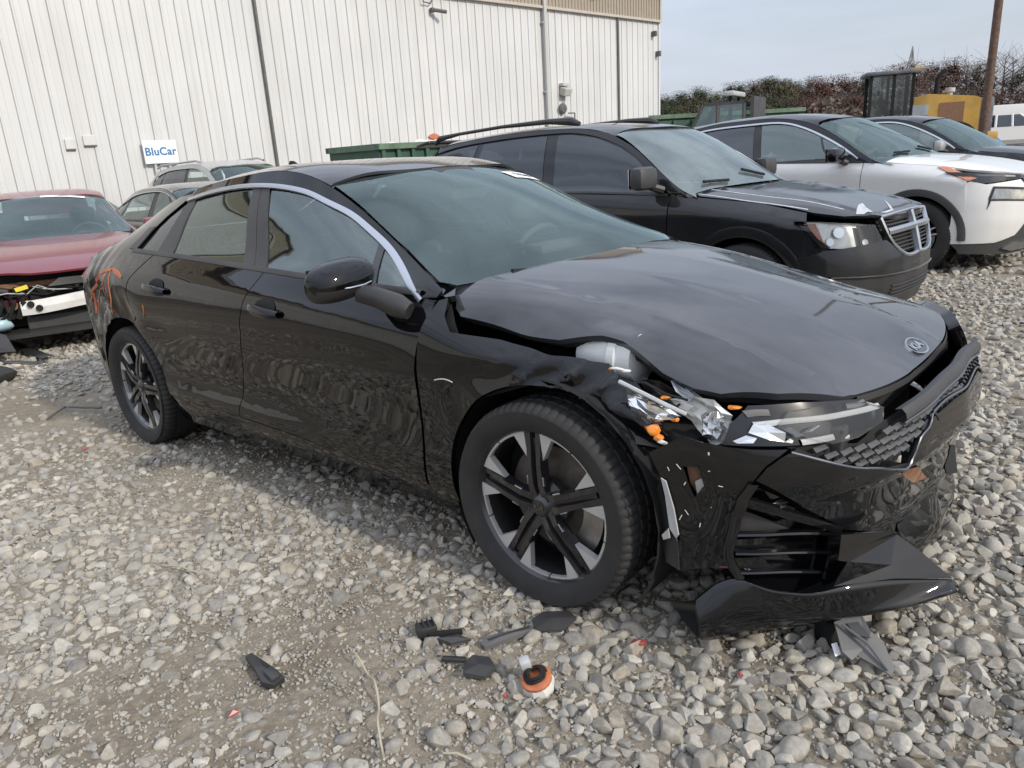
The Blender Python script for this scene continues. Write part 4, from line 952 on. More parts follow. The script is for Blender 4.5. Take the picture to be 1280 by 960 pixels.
rgm.grid(np.array(G)).build('ring', 'chrome', emb, True)
text_obj('lettering', 'KIA', .044, 'chrome', emb, Matrix.Translation((0, 0, .002)) @ Matrix.Diagonal((1.15, .85, 1, 1)), offset=.0022, depth=.0012)
# front bumper surfaces: x over (y, z); corner: width over (x, z)
byk = np.array([-.93, -.905, -.88, -.84, -.77, -.67, -.52, -.33, 0, .35, .6, .78, .88, .92]); bxk = np.array([.2, .40, .52, .64, .735, .815, .885, .932, .968, .945, .87, .72, .54, .4])
bzk = np.array([.05, .12, .2, .3, .42, .52, .60, .66, .72, .80]); bok = np.array([-.05, -.03, -.05, -.065, -.035, 0, -.008, -.035, -.07, -.12])
_yy = np.linspace(-.93, .92, 400); _xx = np.interp(_yy, byk, bxk)
for _ in range(60): _xx[1:-1] = (_xx[:-2]+2*_xx[1:-1]+_xx[2:])/4
_zz = np.linspace(.03, .82, 200); _oo = np.interp(_zz, bzk, bok)
for _ in range(40): _oo[1:-1] = (_oo[:-2]+2*_oo[1:-1]+_oo[2:])/4
def bcrease(y, z): return .010*np.exp(-((z-.505+.04*np.abs(y))/.012)**2)
def BF(y, z): return np.interp(y, _yy, _xx)+np.interp(z, _zz, _oo)+bcrease(np.asarray(y), np.asarray(z))
_rs = slice(0, 200)
def BS(x, z):
    xp = x-np.interp(z, _zz, _oo); return np.interp(xp, _xx[_rs], -_yy[_rs])-.006*np.sin(22*z+8*x)*np.clip((.62-x)/.2, 0, 1)*0-.012*np.exp(-((x-.50)/.05)**2-((z-.50)/.10)**2)
kp = lambda pts, fn=BF, kind='front': KF.poly(pts, fn, kind)
corner = kp([(811, 566), (851, 546), (888, 556), (940, 562), (985, 562), (974, 571), (957, 583), (942, 601), (928, 627), (917, 652), (907, 684), (913, 705), (885, 710), (852, 712), (846, 690), (850, 672), (842, 640), (832, 612), (822, 588)], BS, 'side')
hole = kp([(853, 583), (872, 584), (880, 607), (868, 622), (860, 604)], BS, 'side')
bump = bpy.data.objects.new('front_bumper', None); COL.objects.link(bump); bump.parent = K
panel('bumper_corner', corner, BS, 'side', 'black_paint_dull', bump, .016, .006, holes=[hole])
panel('torn_foam', kp([(850, 580), (876, 580), (884, 612), (868, 628), (856, 608)], BS, 'side'), lambda x, z: BS(x, z)-.03, 'side', 'rust', bump, .03, 0)
panel('torn_foam', kp([(866, 604), (880, 598), (879, 610), (869, 621)], BS, 'side'), lambda x, z: BS(x, z)-.012, 'side', 'beige_fabric', bump, .02, .004)
seam = [(996, 561), (976, 573), (959, 585), (945, 601)]
gl_low = kp([(1000, 562), (1046, 581), (1075, 585), (1103, 585), (1139, 578)])
g_low = gl_low+[(-.36, .556), (-.27, .592), (-.10, .60), (0, .598)]
ub = kp([(1125, 519), (1143, 507), (1162, 492), (1178, 476)])
ub = smoothline(ub+[(ub[-1][0]+.14, ub[-1][1]+.008), (.10, ub[-1][1]+.012), (.25, ub[-1][1]+.004), (.40, ub[-1][1]-.015), (.55, ub[-1][1]-.045)], 5)
g_up = [(y, z-.012) for y, z in ub if y < .02][::-1]+kp([(1110, 536), (1100, 548), (1089, 557), (1040, 558)])
beak = kp([(945, 601), (1000, 632), (1056, 662), (1099, 664), (1118, 664)])
beak = [(y, z) for y, z in beak]+[(-.33, .275), (-.20, .262), (0, .262)]
mirp = lambda pts: [(-y, z) for y, z in pts]
fas = kp(seam)[::-1]
top_left = [(.25, .598+.0), (.36, .556), (.48, .53), (.58, .54), (.70, .575), (.80, .62), (.86, .62), (.90, .55), (.90, .42), (.84, .40), (.70, .36), (.5, .30), (.33, .265)]
panel('bumper_cover', fas[::-1][:1]+g_low+top_left[:]+beak[::-1]+fas[:-1], BF, 'front', 'black_paint_dull', bump, .022, .03)
# lower valance in the middle and on the left
panel('lower_valance', [(-.30, .255), (0, .25), (.33, .255), (.5, .29), (.70, .35), (.82, .38), (.86, .30), (.84, .14), (.5, .10), (0, .10), (-.24, .12)], lambda y, z: BF(y, z)-.012, 'front', 'black_paint_dull', bump, .05, .03)
# grille: dark mesh backing, raised frame bars, staggered fins
gr = panel('grille', g_low+mirp(g_low)[::-1][1:]+[(y, z-.012) for y, z in ub if y > .02][::-1]+g_up, lambda y, z: BF(y, z)-.035, 'front', 'matte_black', bump, .06, 0)
def fstrip(nm, pts, wd, mt, par, off=0., lift=.01): return strip(nm, pts, wd, lambda y, z: BF(y, z)+off, 'front', mt, par, lift)
fstrip('grille_bar', ub, [.034]*len(ub), 'dark_plastic', gr, .0, .018)
ub2 = [(y, z-.022) for y, z in ub]; fstrip('grille_bar', ub2, [.008]*len(ub2), 'dark_chrome', gr, .0, .008)
lb = smoothline(kp([(990, 566), (1046, 580)])+gl_low[2:]+[(-.36, .559), (-.30, .580), (-.27, .604), (-.235, .575)], 4); fstrip('grille_bar', lb, [.008]*len(lb), 'dark_chrome', gr, -.004, .008)
lb = smoothline([(-.27, .604), (-.18, .612), (0, .608), (.18, .612), (.27, .604), (.36, .559), (.48, .53), (.62, .55)], 4); fstrip('grille_bar', lb, [.008]*len(lb), 'dark_chrome', gr, -.004, .008)
poly_g = g_low+g_up
fin_me = None
nf = 0
for r_ in range(8):
    z = .545+r_*.021
    for c_ in range(40):
        y = -.80+c_*.042+(r_ % 2)*.021
        if y > .6: continue
        pt = np.array([[-abs(y), z], [-abs(y)-.018, z], [-abs(y)+.018, z]])
        if not inpoly(pt, poly_g).all(): continue
        if fin_me is None:
            fm = MB().add([(0, -.017, .004), (0, .017, .010), (.012, .019, .003), (.012, -.015, -.005), (-.002, -.017, -.003), (-.002, .017, .003)], [(0, 1, 2, 3), (3, 2, 5, 4), (0, 3, 4), (1, 5, 2), (0, 4, 5, 1)])
            fm.add([(0, .017, .010), (0, .011, -.010), (.012, .013, -.014), (.012, .019, .003)], [(0, 1, 2, 3)])
            mat('fin_grey', (.065, .065, .066), rough=.4, dust=.2, dscale=12); fin_me = fm.build('fin', 'fin_grey', None); fin_data = fin_me.data; bpy.data.objects.remove(fin_me)
        o = bpy.data.objects.new('fin', fin_data); COL.objects.link(o); o.parent = gr; n0 = fnormal('front', BF, np.array([y]), np.array([z]))[0]
        o.location = (float(BF(y, z))-.016, y, z); o.rotation_euler = (0, 0, math.atan2(n0[1], n0[0])); nf += 1
        if y > 0: o.scale = (1, -1, 1)
# far-right side intake behind the torn corner
ip = kp([(947, 605), (1056, 662), (1118, 664), (1110, 684), (1082, 719), (1040, 740), (1000, 752), (954, 739), (925, 722), (913, 705), (918, 652), (930, 627)])
itk = panel('side_intake', ip, lambda y, z: BF(y, z)-.055, 'front', 'gloss_black', bump, .04, 0)
sl = lambda pts, wd, mt, off_, lf=.012: fstrip('slat', smoothline(kp(pts), 4), wd, mt, itk, off_, lf)
sl([(924, 669), (985, 667), (1050, 667), (1118, 665)], .012, 'gloss_black', -.012)
sl([(924, 692), (980, 691), (1041, 691)], .010, 'black_paint_dull', -.012); sl([(924, 717), (975, 716), (1030, 716)], .010, 'black_paint_dull', -.012)
sl([(932, 626), (990, 643), (1053, 662)], .022, 'black_paint_dull', -.010)
panel('lamp_cover', kp([(928, 637), (1000, 664), (926, 667)]), lambda y, z: BF(y, z)-.03, 'front', 'dark_plastic', itk, .03, .004)
for q in ([(925, 678), (968, 675), (980, 688), (925, 689)], [(925, 701), (966, 699), (975, 713), (925, 714)]): panel('lamp_cover', kp(q), lambda y, z: BF(y, z)-.026, 'front', 'gloss_black', itk, .03, .004)
panel('corner_vane', kp([(1052, 668), (1118, 668), (1084, 716), (1040, 735), (1048, 700)]), lambda y, z: BF(y, z)-.022, 'front', 'gloss_black', itk, .03, .01)
fstrip('intake_edge', smoothline(kp([(941, 604), (927, 630), (918, 654), (910, 684), (914, 706), (924, 722)]), 4), .014, 'gloss_black', itk, .002, .012)
Pp = lambda px, py, y: KF.on(px, py, 1, y)
def shard(nm, pts, mt, par, thick=.004, n=None):
    """a flat-ish broken piece through given points"""
    P = np.array(pts, float); c = P.mean(0); nn = np.zeros(3)
    for i in range(len(P)): nn += np.cross(P[i]-c, P[(i+1) % len(P)]-c)
    nn /= max(np.linalg.norm(nn), 1e-9)
    k = len(P); m = MB().add(list(P)+[c+nn*.003]+list(P-nn*thick)+[c-nn*thick], [(i, (i+1) % k, k) for i in range(k)]+[((i+1) % k+k+1, i+k+1, 2*k+1) for i in range(k)]+[(i, i+k+1, (i+1) % k+k+1, (i+1) % k) for i in range(k)])
    return m.build(nm, mt, par)
panel('paint_chip', kp([(1128, 588), (1147, 583), (1158, 597), (1140, 603), (1131, 597)]), BF, 'front', 'rust', bump, .02, 0, lift=.002)
panel('bumper_slot', kp([(1187, 556), (1195, 556), (1190, 592), (1183, 592)]), BF, 'front', 'matte_black', bump, .03, 0, lift=.002)
# torn-off lower lip hanging forward
def pz(px, py, z): return KF.on(px, py, 2, z)
U = [pz(*q) for q in [(870, 750, .18), (896, 728, .235), (920, 722, .25), (965, 738, .225), (1015, 742, .215), (1060, 730, .222), (1115, 722, .208), (1188, 724, .172)]]
Md = [pz(*q) for q in [(870, 764, .158), (893, 752, .19), (922, 731, .235), (960, 750, .195), (1005, 760, .165), (1060, 763, .145), (1125, 750, .148), (1191, 731, .162)]]
Lw_ = [pz(*q) for q in [(872, 797, .07), (892, 797, .07), (925, 792, .075), (965, 786, .08), (1010, 779, .085), (1090, 764, .10), (1140, 754, .115), (1189, 738, .14)]]
Md2 = [np.array(m_)*.55+np.array(l_)*.45+np.array([.012, -.012, 0]) for m_, l_ in zip(Md, Lw_)]
rows = np.array([U, Md, Md2, Lw_]); q_ = np.linspace(0, 7, 57); rows = np.stack([np.stack([np.interp(q_, np.arange(8), r[:, k]) for k in range(3)], 1) for r in rows])
for _ in range(5): rows[:, 1:-1] = (rows[:, :-2]+2*rows[:, 1:-1]+rows[:, 2:])/4
rv = card(np.arange(4), np.linspace(0, 3, 13)); rows = np.einsum('mr,rnd->mnd', rv, rows)
lip = MB().grid(rows).build('lower_lip', 'black_paint_dull', bump, True); sm = lip.modifiers.new('s', 'SOLIDIFY'); sm.thickness = .006; sm.offset = -1
shard('lip_wing', [pz(*q) for q in [(1040, 733, .222), (1058, 702, .285), (1118, 667, .30), (1150, 690, .25), (1189, 723, .176), (1115, 723, .210)]], 'black_paint_dull', bump, .005)
shard('lip_wing', [pz(*q) for q in [(1050, 668, .36), (1118, 664, .315), (1119, 668, .30), (1060, 702, .285), (1046, 700, .30)]], 'gloss_black', bump, .005)
bot = rows[-1]; MB().grid(np.array([bot, bot+[-.06, .05, -.012], bot+[-.14, .10, .01]])).build('lip_underside', 'black_plastic', bump, True)
e0 = rows[:, 0]; MB().grid(np.array([e0, e0+[-.03, .05, 0.]])).build('lip_underside', 'black_paint_dull', bump, True)
# hanging liner scrap and white torn edge by the wheel
shard('torn_edge', [Pp(827, 597, -.895), (Pp(833, 601, -.895)), Pp(843, 635, -.89), Pp(849, 668, -.885), Pp(846, 672, -.88), Pp(838, 660, -.885), Pp(832, 618, -.89)], 'pale_plastic', bump)
shard('liner_scrap', [Pp(826, 600, -.86), Pp(838, 655, -.87), Pp(848, 676, -.87), Pp(850, 712, -.87), Pp(834, 702, -.86), Pp(824, 660, -.84), Pp(818, 620, -.84)], 'black_plastic', bump)
shard('liner_scrap', [Pp(828, 668, -.875), Pp(836, 660, -.875), Pp(838, 672, -.875), Pp(830, 674, -.875)], 'beige_fabric', bump)
MB().tube([Pp(868, 705, -.82), Pp(890, 708, -.82), Pp(912, 709, -.80)], .003, 6).build('wire', 'red_lens', bump)
# broken right headlight
HLo = bpy.data.objects.new('headlight', None); COL.objects.link(HLo); HLo.parent = K
BF3 = lambda y, z: BF(y, z)-.020
panel('housing', kp([(902, 556), (912, 530), (935, 507), (1000, 503), (1071, 499), (1094, 507), (1093, 524), (1062, 545), (1030, 554), (990, 557)], BF3), BF3, 'front', 'gloss_black', HLo, .03, .05)
panel('lens', kp([(958, 535), (975, 512), (1020, 505), (1071, 500), (1094, 507), (1093, 524), (1062, 545), (1030, 553)], BF3), lambda y, z: BF3(y, z)+.022, 'front', 'lens_clear', HLo, .04, .02)
fs_ = lambda nm, pts, wd, mt, o_=0., lf=.006: strip(nm, smoothline(kp(pts, BF3), 5), wd, lambda y, z: BF3(y, z)+o_, 'front', mt, HLo, lf)
fs_('light_strip', [(940, 531), (978, 527), (1020, 523), (1060, 516), (1095, 507)], .015, 'pale_plastic', .004)
fs_('light_strip', [(1000, 553), (1020, 550), (1040, 546)], .016, 'pale_plastic', .002)
fs_('light_strip', [(930, 518), (945, 516), (960, 516)], .018, 'grey_plastic', .002); fs_('light_strip', [(1055, 508), (1070, 506), (1078, 502)], .014, 'grey_plastic', .002)
def fsh(nm, pts, mt, dz=.015): return shard(nm, [(float(BF3(*q)+dz+random.uniform(-.006, .006)), q[0], q[1]) for q in kp(pts, BF3)], mt, HLo, .003)
fsh('reflector', [(936, 530), (950, 527), (975, 540), (977, 552), (955, 549), (930, 540)], 'reflector', .012)
fsh('reflector', [(977, 552), (981, 547), (988, 550), (984, 553)], 'white_plastic', .012); fsh('reflector', [(909, 550), (925, 543), (937, 546), (930, 552), (914, 553)], 'reflector', .02)
fsh('lens_shard', [(968, 534), (978, 532), (991, 542), (985, 545)], 'lens_shard', .02); fsh('lens_shard', [(1046, 546), (1048, 541), (1053, 546)], 'white_plastic', .02)
fsh('lens_shard', [(1003, 532), (1015, 530), (1005, 537), (995, 540)], 'lens_shard', .02)
# crumpled reflector bowl
rg2 = np.random.RandomState(11)
def crumple(nm, outline, depth, mt, amp, par, n=7):
    """a crushed sheet: grid between two edges, creased"""
    A, B = outline; A = np.array(A, float); B = np.array(B, float); tA = np.linspace(0, len(A)-1, n); a = np.stack([np.interp(tA, np.arange(len(A)), A[:, k]) for k in range(2)], 1); tB = np.linspace(0, len(B)-1, n); b = np.stack([np.interp(tB, np.arange(len(B)), B[:, k]) for k in range(2)], 1)
    G = []
    for i in range(n):
        u = i/(n-1); q = a*(1-u)+b*u
        G.append([KF.on(*(v+rg2.uniform(-1.5, 1.5, 2)), 1, depth+rg2.uniform(-amp, amp)) for v in q])
    return MB().grid(np.array(G)).build(nm, mt, par)
crumple('reflector', ([(838, 500), (862, 495), (888, 498), (915, 520)], [(868, 530), (880, 545), (892, 556), (908, 552)]), -.80, 'white_plastic', .016, HLo, 8)
crumple('reflector', ([(880, 520), (895, 512), (905, 520)], [(878, 545), (893, 553), (905, 540)]), -.815, 'reflector', .012, HLo, 6)
shard('lens_shard', [Pp(834, 467, -.76), Pp(846, 474, -.77), Pp(880, 500, -.79), Pp(916, 521, -.80), Pp(885, 510, -.81), Pp(850, 490, -.80)], 'lens_shard', HLo, .003)
shard('lens_shard', [Pp(838, 476, -.775), Pp(868, 494, -.79), Pp(862, 503, -.80), Pp(845, 490, -.80)], 'pale_plastic', HLo, .003)
MB().tube([Pp(774, 477, -.87), Pp(800, 490, -.875), Pp(830, 505, -.86), Pp(858, 518, -.84)], .006, 6).build('lens_edge', 'pale_plastic', HLo, True)
crumple('lens_shard', ([(782, 484), (805, 496), (830, 508), (852, 520)], [(792, 520), (805, 530), (820, 528), (840, 524)]), -.87, 'lens_shard', .014, HLo, 6)
crumple('bracket', ([(800, 470), (830, 478), (850, 495)], [(805, 495), (830, 508), (848, 520)]), -.78, 'black_plastic', .03, HLo, 6)
def lump(nm, px, py, y, r, mt, par, seed, sq=(1, 1, 1)):
    v, f = rock(2, seed); P = Pp(px, py, y); return obj(nm, [tuple(P+np.array(q)*r*np.array(sq)) for q in v], [tuple(q) for q in f.tolist()], mt, par, True)
lump('indicator_bulb', 815, 537, -.875, .026, 'amber', HLo, 91); lump('indicator_bulb', 823, 547, -.88, .016, 'amber', HLo, 92); lump('bulb_socket', 829, 553, -.885, .017, 'white_plastic', HLo, 93)
lump('indicator_bulb', 844, 525, -.85, .015, 'amber', HLo, 94); lump('bulb_socket', 841, 516, -.85, .012, 'white_plastic', HLo, 95); lump('indicator_bulb', 832, 497, -.80, .016, 'amber', HLo, 96); lump('indicator_bulb', 918, 510, -.79, .012, 'amber', HLo, 97, (1.6, 1.6, .7))
lump('clip', 772, 461, -.83, .012, 'white_plastic', HLo, 98, (2, 1, .7)); lump('clip', 780, 463, -.82, .012, 'white_plastic', HLo, 99, (1.8, 1, .8)); lump('clip', 763, 461, -.83, .008, 'amber', HLo, 90)
lump('clip', 787, 430, -.74, .007, 'amber', HLo, 89)
for a, b in (((790, 500), (835, 545)), ((820, 520), (850, 505)), ((805, 478), (860, 500))): MB().tube([Pp(*a, -.84), Pp((a[0]+b[0])/2, (a[1]+b[1])/2+4, -.83), Pp(*b, -.82)], .0035, 6).build('wire', 'matte_black', HLo)
mat('tank_white', (.62, .63, .62), rough=.45, var=.1, vscale=5)
# engine bay seen through the gap: pale tank, dark apron, radiator support
m = MB(); c0 = Pp(784, 446, -.70); m.lathe([(.0, -.15), (.062, -.14), (.074, -.10), (.074, -.03), (.079, -.025), (.079, .0), (.074, .005), (.072, .05), (.0, .065)], 24, 'x', tuple(c0)); m.build('reservoir', 'tank_white', K, True)
MB().box((.14, -.53, .56), (.75, .04, .36)).build('inner_apron', 'matte_black', K)
MB().box((.52, 0, .44), (.30, 1.16, .38)).build('radiator_support', 'matte_black', K)
MB().box((.33, -.68, .60), (.30, .24, .07), rot=Matrix.Rotation(R(8), 3, 'Y'), bev=.02).build('inner_apron', 'black_plastic', K, True)
m = MB(); m.box((.76, 0, .60), (.06, 1.3, .05), bev=.01); m.box((.735, -.62, .60), (.14, .06, .10), bev=.01); m.build('radiator_support', 'black_plastic', K, True)
lft = panel('headlight', [(.60, .555), (.78, .64), (.86, .66), (.84, .70), (.70, .735), (.60, .72), (.545, .69)], lambda y, z: BF(y, z)-.012, 'front', 'gloss_black', K, .04, .04)
# rear: bumper, tail lamps
RB = lambda y, z: -3.97+.30*np.clip(np.abs(y)/.80, 0, 1.1)**3.2+.10*np.clip((z-.75)/.3, 0, 1)**1.5+.05*np.clip((.35-z)/.2, 0, 1)
panel('rear_bumper', [(-.745, .24), (.745, .24), (.765, .50), (.76, .72), (-.76, .72), (-.765, .50)], RB, 'front', 'black_paint', K, .07, -.03)
panel('tail_panel', [(-.745, .725), (.745, .725), (.73, .9), (.55, 1.04), (-.55, 1.04), (-.73, .9)], RB, 'front', 'black_paint', K, .07, -.03)
panel('tail_lamp', [(-.75, .86), (.75, .86), (.74, .945), (-.74, .945)], lambda y, z: RB(y, z)-.006, 'front', 'red_lens', K, .07, 0)
for mi in (False, True): panel('tail_lamp', [(-3.52, .90), (-3.695, .90), (-3.695, .955), (-3.60, .965)], KSc, 'side', 'red_lens', K, .04, .004, mi, lift=.005)
MB().box((-3.3, 0, .62), (.5, 1.2, .6)).build('trunk_tub', 'matte_black', K)
# orange reflection painted as streaks on the crushed quarter panel
def reflect_streak(pts, wd): 
    l = smoothline(KF.poly(pts, KS, 'side'), 4); strip('painted_reflection', l, [wd*(.5+.5*math.sin(math.pi*i/(len(l)-1)))+.002 for i in range(len(l))], KS, 'side', 'orange_plastic_and_reflection', K, .003)
reflect_streak([(140, 337), (128, 340), (120, 350), (116, 362), (114, 376)], .022); reflect_streak([(118, 366), (120, 380), (121, 392)], .024); reflect_streak([(141, 336), (147, 342), (152, 347)], .02)
reflect_streak([(135, 340), (128, 355), (124, 372), (123, 388)], .009); reflect_streak([(138, 340), (136, 358), (139, 376), (141, 390)], .008); reflect_streak([(133, 342), (130, 360), (131, 380)], .007); reflect_streak([(139, 388), (142, 391)], .018)
reflect_streak([(178, 381), (180, 390), (180, 396)], .007)
# rough scratches; the thin white fender streak is a painted highlight
for pts, wd in (([(543, 475), (556, 474), (566, 478)], .004), ([(668, 462), (690, 458), (704, 468)], .010)):
    strip('scrape_and_highlight', smoothline(KF.poly(pts, FS, 'side'), 4), wd, FS, 'side', 'scratch_and_highlight' if wd < .0065 else 'black_paint_dull', K, .002)
rs = np.random.RandomState(5)
for i in range(11):
    px0, py0 = rs.uniform(832, 925), rs.uniform(565, 655); l = KF.poly([(px0, py0), (px0+rs.uniform(-6, 6), py0+rs.uniform(-2, 7))], BS, 'side')
    if inpoly(np.array(l), corner).all() and not inpoly(np.array(l), hole).any(): strip('scrape_and_highlight', [l[0], tuple((np.array(l[0])+l[1])/2), l[1]], rs.uniform(.0015, .004), BS, 'side', 'scratch_and_highlight', bump, .0015)
# mirrors
for side in (-1,):                                # the left one is gone
    mo = bpy.data.objects.new('door_mirror', None); COL.objects.link(mo); mo.parent = K
    G = []; Gl = []
    for i in range(15):
        ph = math.pi*(i/14-.5); row = []
        for j in range(25):
            th = 2*math.pi*j/24; cx = math.cos(th); sx = math.sin(th)
            rr = max(0, math.cos(ph))**.55
            fx = .085*abs(cx)**.9*(1 if cx > 0 else -.45); 
            row.append((-.755+fx*rr, -.985+.122*math.copysign(abs(math.sin(ph))**.9, math.sin(ph))+.012*rr*cx, 1.018+.070*rr*sx-(.020*rr*(-1 if False else 1) if False else 0)+.022*(-math.sin(ph))*-1*0.6))
        G.append(row)
    G = np.array(G)
    lo = G[:, :, 2] < 1.0
    m = MB().grid(G)
    if side > 0: m.mir()
    hs_ = m.build('housing', 'black_paint', mo, True)
    hs_.data.materials.append(MATS['black_plastic'])
    for p in hs_.data.polygons:
        if p.center.z < .995: p.material_index = 1
    ln = [(-.668+.083, -.985+t, .994) for t in ()]
    m = MB(); m.tube([(-.692, -1.055, 1.000), (-.672, -1.0, .997), (-.673, -.94, .999), (-.684, -.90, 1.004)], .0035, 6)
    if side > 0: m.mir()
    m.build('trim_line', 'satin_chrome', mo, True)
    m = MB(); m.tube([(-.70, -.945, .972), (-.64, -.91, .95), (-.575, -.89, .925), (-.53, -.875, .905)], [.034, .036, .042, .03], 12)
    if side > 0: m.mir()
    m.build('stem', 'black_plastic', mo, True)
    m = MB().add([(-.796, -1.085, .985), (-.796, -.90, .985), (-.796, -.90, 1.06), (-.796, -1.08, 1.06)], [(0, 1, 2, 3)])
    if side > 0: m.mir()
    m.build('mirror_glass', 'chrome', mo)
# door handles with a dark cup behind each
def handle(x, z, S, mi):
    h = bpy.data.objects.new('door_handle', None); COL.objects.link(h); h.parent = K
    cup = [(x+.075*math.cos(t), z+.006+.034*math.sin(t)) for t in np.linspace(0, 6.283, 20)[:-1]]
    panel('cup', cup, S, 'side', 'matte_black', h, .03, 0, mi, lift=.002)
    xs = np.linspace(x-.118, x+.108, 13); zs = z+.004-.018*((xs-x)/.11)*0-.010*np.sin((xs-x)/.11*1.2); wv = S(xs, zs); u = (xs-x)/.115
    G = []
    for k in range(11):
        t = 2*math.pi*k/10; hh = .024*np.maximum(.25, 1-np.abs(u)**4*.6); rr = .014
        lift_ = .028*(1-np.abs(u)**3.5)+.004
        G.append(np.stack([xs, -(wv+lift_+rr*math.cos(t)), zs+hh*math.sin(t)-.012], 1))
    m = MB().grid(np.array(G).transpose(1, 0, 2))
    if mi: m.mir()
    m.build('grip', 'black_paint', h, True)
for mi in (False, True):
    S = KSc if mi else KS
    hx, hz = KF.hit(331, 386, KS, 'side'); handle(hx, hz, S, mi)
    hx, hz = KF.hit(195, 359, KS, 'side'); handle(hx, hz, S, mi)
# wheels
KW = WheelKit(.334, .254, .112, 'five')
KW.put(K, 0, -.812, .331, -1, R(-4), R(1)); KW.put(K, -2.85, -.812, .331, -1, R(-54)); KW.put(K, 0, .80, .331, 1, 0, R(1)); KW.put(K, -2.85, .80, .331, 1, .4)
for w_ in [c for c in K.children if c.name.startswith('wheel') and c.location.y < 0 and 'liner' not in c.name]:
    text_obj('lettering', 'KIA', .024, 'dark_chrome', w_, Matrix(((1, 0, 0, 0), (0, 0, -1, -.112*.74-.0055), (0, 1, 0, 0), (0, 0, 0, 1))), offset=.0006, depth=.0006)
# interior
MB().box((-1.7, 0, .30), (2.6, 1.56, .12)).build('cabin_floor', 'cabin_dark', K)
MB().box((-1.55, 0, .27), (4.1, 1.3, .14)).build('underbody', 'matte_black', K)
G = []
for y in np.linspace(-.74, .74, 13):
    e = abs(y)/.74; G.append([(-.50-.02*e, y, .930-.02*e), (-.70, y, .952-.015*e), (-.88, y, .945-.015*e), (-.955, y, .90), (-.93, y, .70), (-.80, y, .5)])
MB().grid(np.array(G)).build('dashboard', 'cabin_dark', K, True)
m = MB().box((-.90, .40, .965), (.12, .34, .06), bev=.025); m.build('dashboard', 'cabin_dark', K, True)
MB().box((-.93, .0, .955), (.03, .36, .12), bev=.01).build('centre_screen', 'gloss_black', K, True)
steering_wheel(K, -1.02, .38, .90)
for y in (-.38, .38): seat(K, -1.52, y, .36, h=.60, wd=.52)
m = MB().box((-2.35, 0, .45), (.5, 1.3, .2), bev=.05); Ry = Matrix.Rotation(R(-22), 3, 'Y'); m.box((-2.72, 0, .76), (.16, 1.3, .56), rot=Ry, bev=.05)
for y in (-.38, .38): m.box((-2.86, y, 1.07), (.1, .28, .16), rot=Ry, bev=.04)
m.build('rear_seat', 'seat_fabric', K, True)
MB().box((-1.15, 0, .52), (.8, .26, .30), bev=.04).build('console', 'cabin_dark', K, True)
panel('headliner', [(-1.25, .5), (-1.25, -.5), (-2.6, -.5), (-2.6, .5)], lambda x, y: RT(x, y)-.035, 'top', 'headliner', K, .12, 0)
MB().box((-3.25, 0, 1.03), (.6, 1.15, .02)).build('parcel_shelf', 'cabin_dark', K)
MB().box((-.50, 0, .62), (.04, 1.5, .62)).build('firewall', 'matte_black', K)
MB().box((-.44, 0, .92), (.14, 1.42, .03)).build('cowl', 'black_plastic', K)
for k_, (u_, t_) in enumerate(((.45, '91832853'),)):
    y_ = .405; x_ = -1.115+.07*u_*1.0; n_ = Vector(fnormal('top', WT, np.array([x_]), np.array([y_]))[0]); ax = Vector((0, 1, 0)); ax = (ax-n_*ax.dot(n_)).normalized(); up_ = n_.cross(ax); mt_ = Matrix.Identity(4); p_ = Vector((x_, y_, float(WT([x_], [y_])[0])))+n_*.005
    for i in range(3): mt_[i][0] = ax[i]; mt_[i][1] = up_[i]; mt_[i][2] = n_[i]; mt_[i][3] = p_[i]
    text_obj('lettering', t_, .038 if k_ == 0 else .022, 'ink', K, mt_, offset=.001, depth=.0003)
# wipers
for pts in ([(-.375, -.36), (-.385, -.42), (-.40, -.49)], [(-.365, .28), (-.365, .20), (-.37, .10)]):
    P = [(x, y, float(WT([x], [y])[0])+.020) for x, y in pts]
    MB().tube(P, .010, 6).build('wiper', 'matte_black', K, True)
print('fins', nf)

# ------------------------------------------------------------------ other vehicles: one builder, each with its own measures
mat('faded_black', (.006, .0065, .008), rough=.45, coat=.9, spec=.1, dust=.06, dscale=2.2, coatrough=.07, dcol=(.22, .22, .22))
mat('white_paint', (.70, .69, .66), rough=.35, coat=.8, dust=.06)
mat('red_paint', (.16, .010, .020), rough=.4, coat=.8, dust=.05, coatrough=.1, dcol=(.40, .34, .34), dscale=3)
mat('grey_paint', (.085, .083, .08), rough=.4, coat=.8, dust=.45, dcol=(.26, .25, .23), coatrough=.08)
mat('silver_paint', (.42, .43, .42), rough=.4, coat=.7, metal=.3, dust=.2)
mat('champagne_paint', (.24, .245, .21), rough=.4, coat=.7, dust=.3, dcol=(.32, .31, .28))
mat('cladding', (.035, .035, .036), rough=.65, dust=.15, var=.1)
mat('peeled_paint', (.45, .46, .48), rough=.6, var=.2, vscale=30)
mat('lamp_inner', (.70, .69, .64), rough=.25, metal=.5, var=.25, vscale=14)
mat('amber_reflector', (.55, .20, .09), rough=.35, coat=.5, var=.2, vscale=40)
I_ = lambda pts, x: np.interp(x, [p[0] for p in pts], [p[1] for p in pts])
def sinterp(pts, x, k=3):
    """smoothed polyline through (x, v)"""
    xs = np.linspace(pts[0][0], pts[-1][0], 160); v = I_(pts, xs)
    for _ in range(k*10): v[1:-1] = (v[:-2]+2*v[1:-1]+v[2:])/4
    return np.interp(x, xs, v)
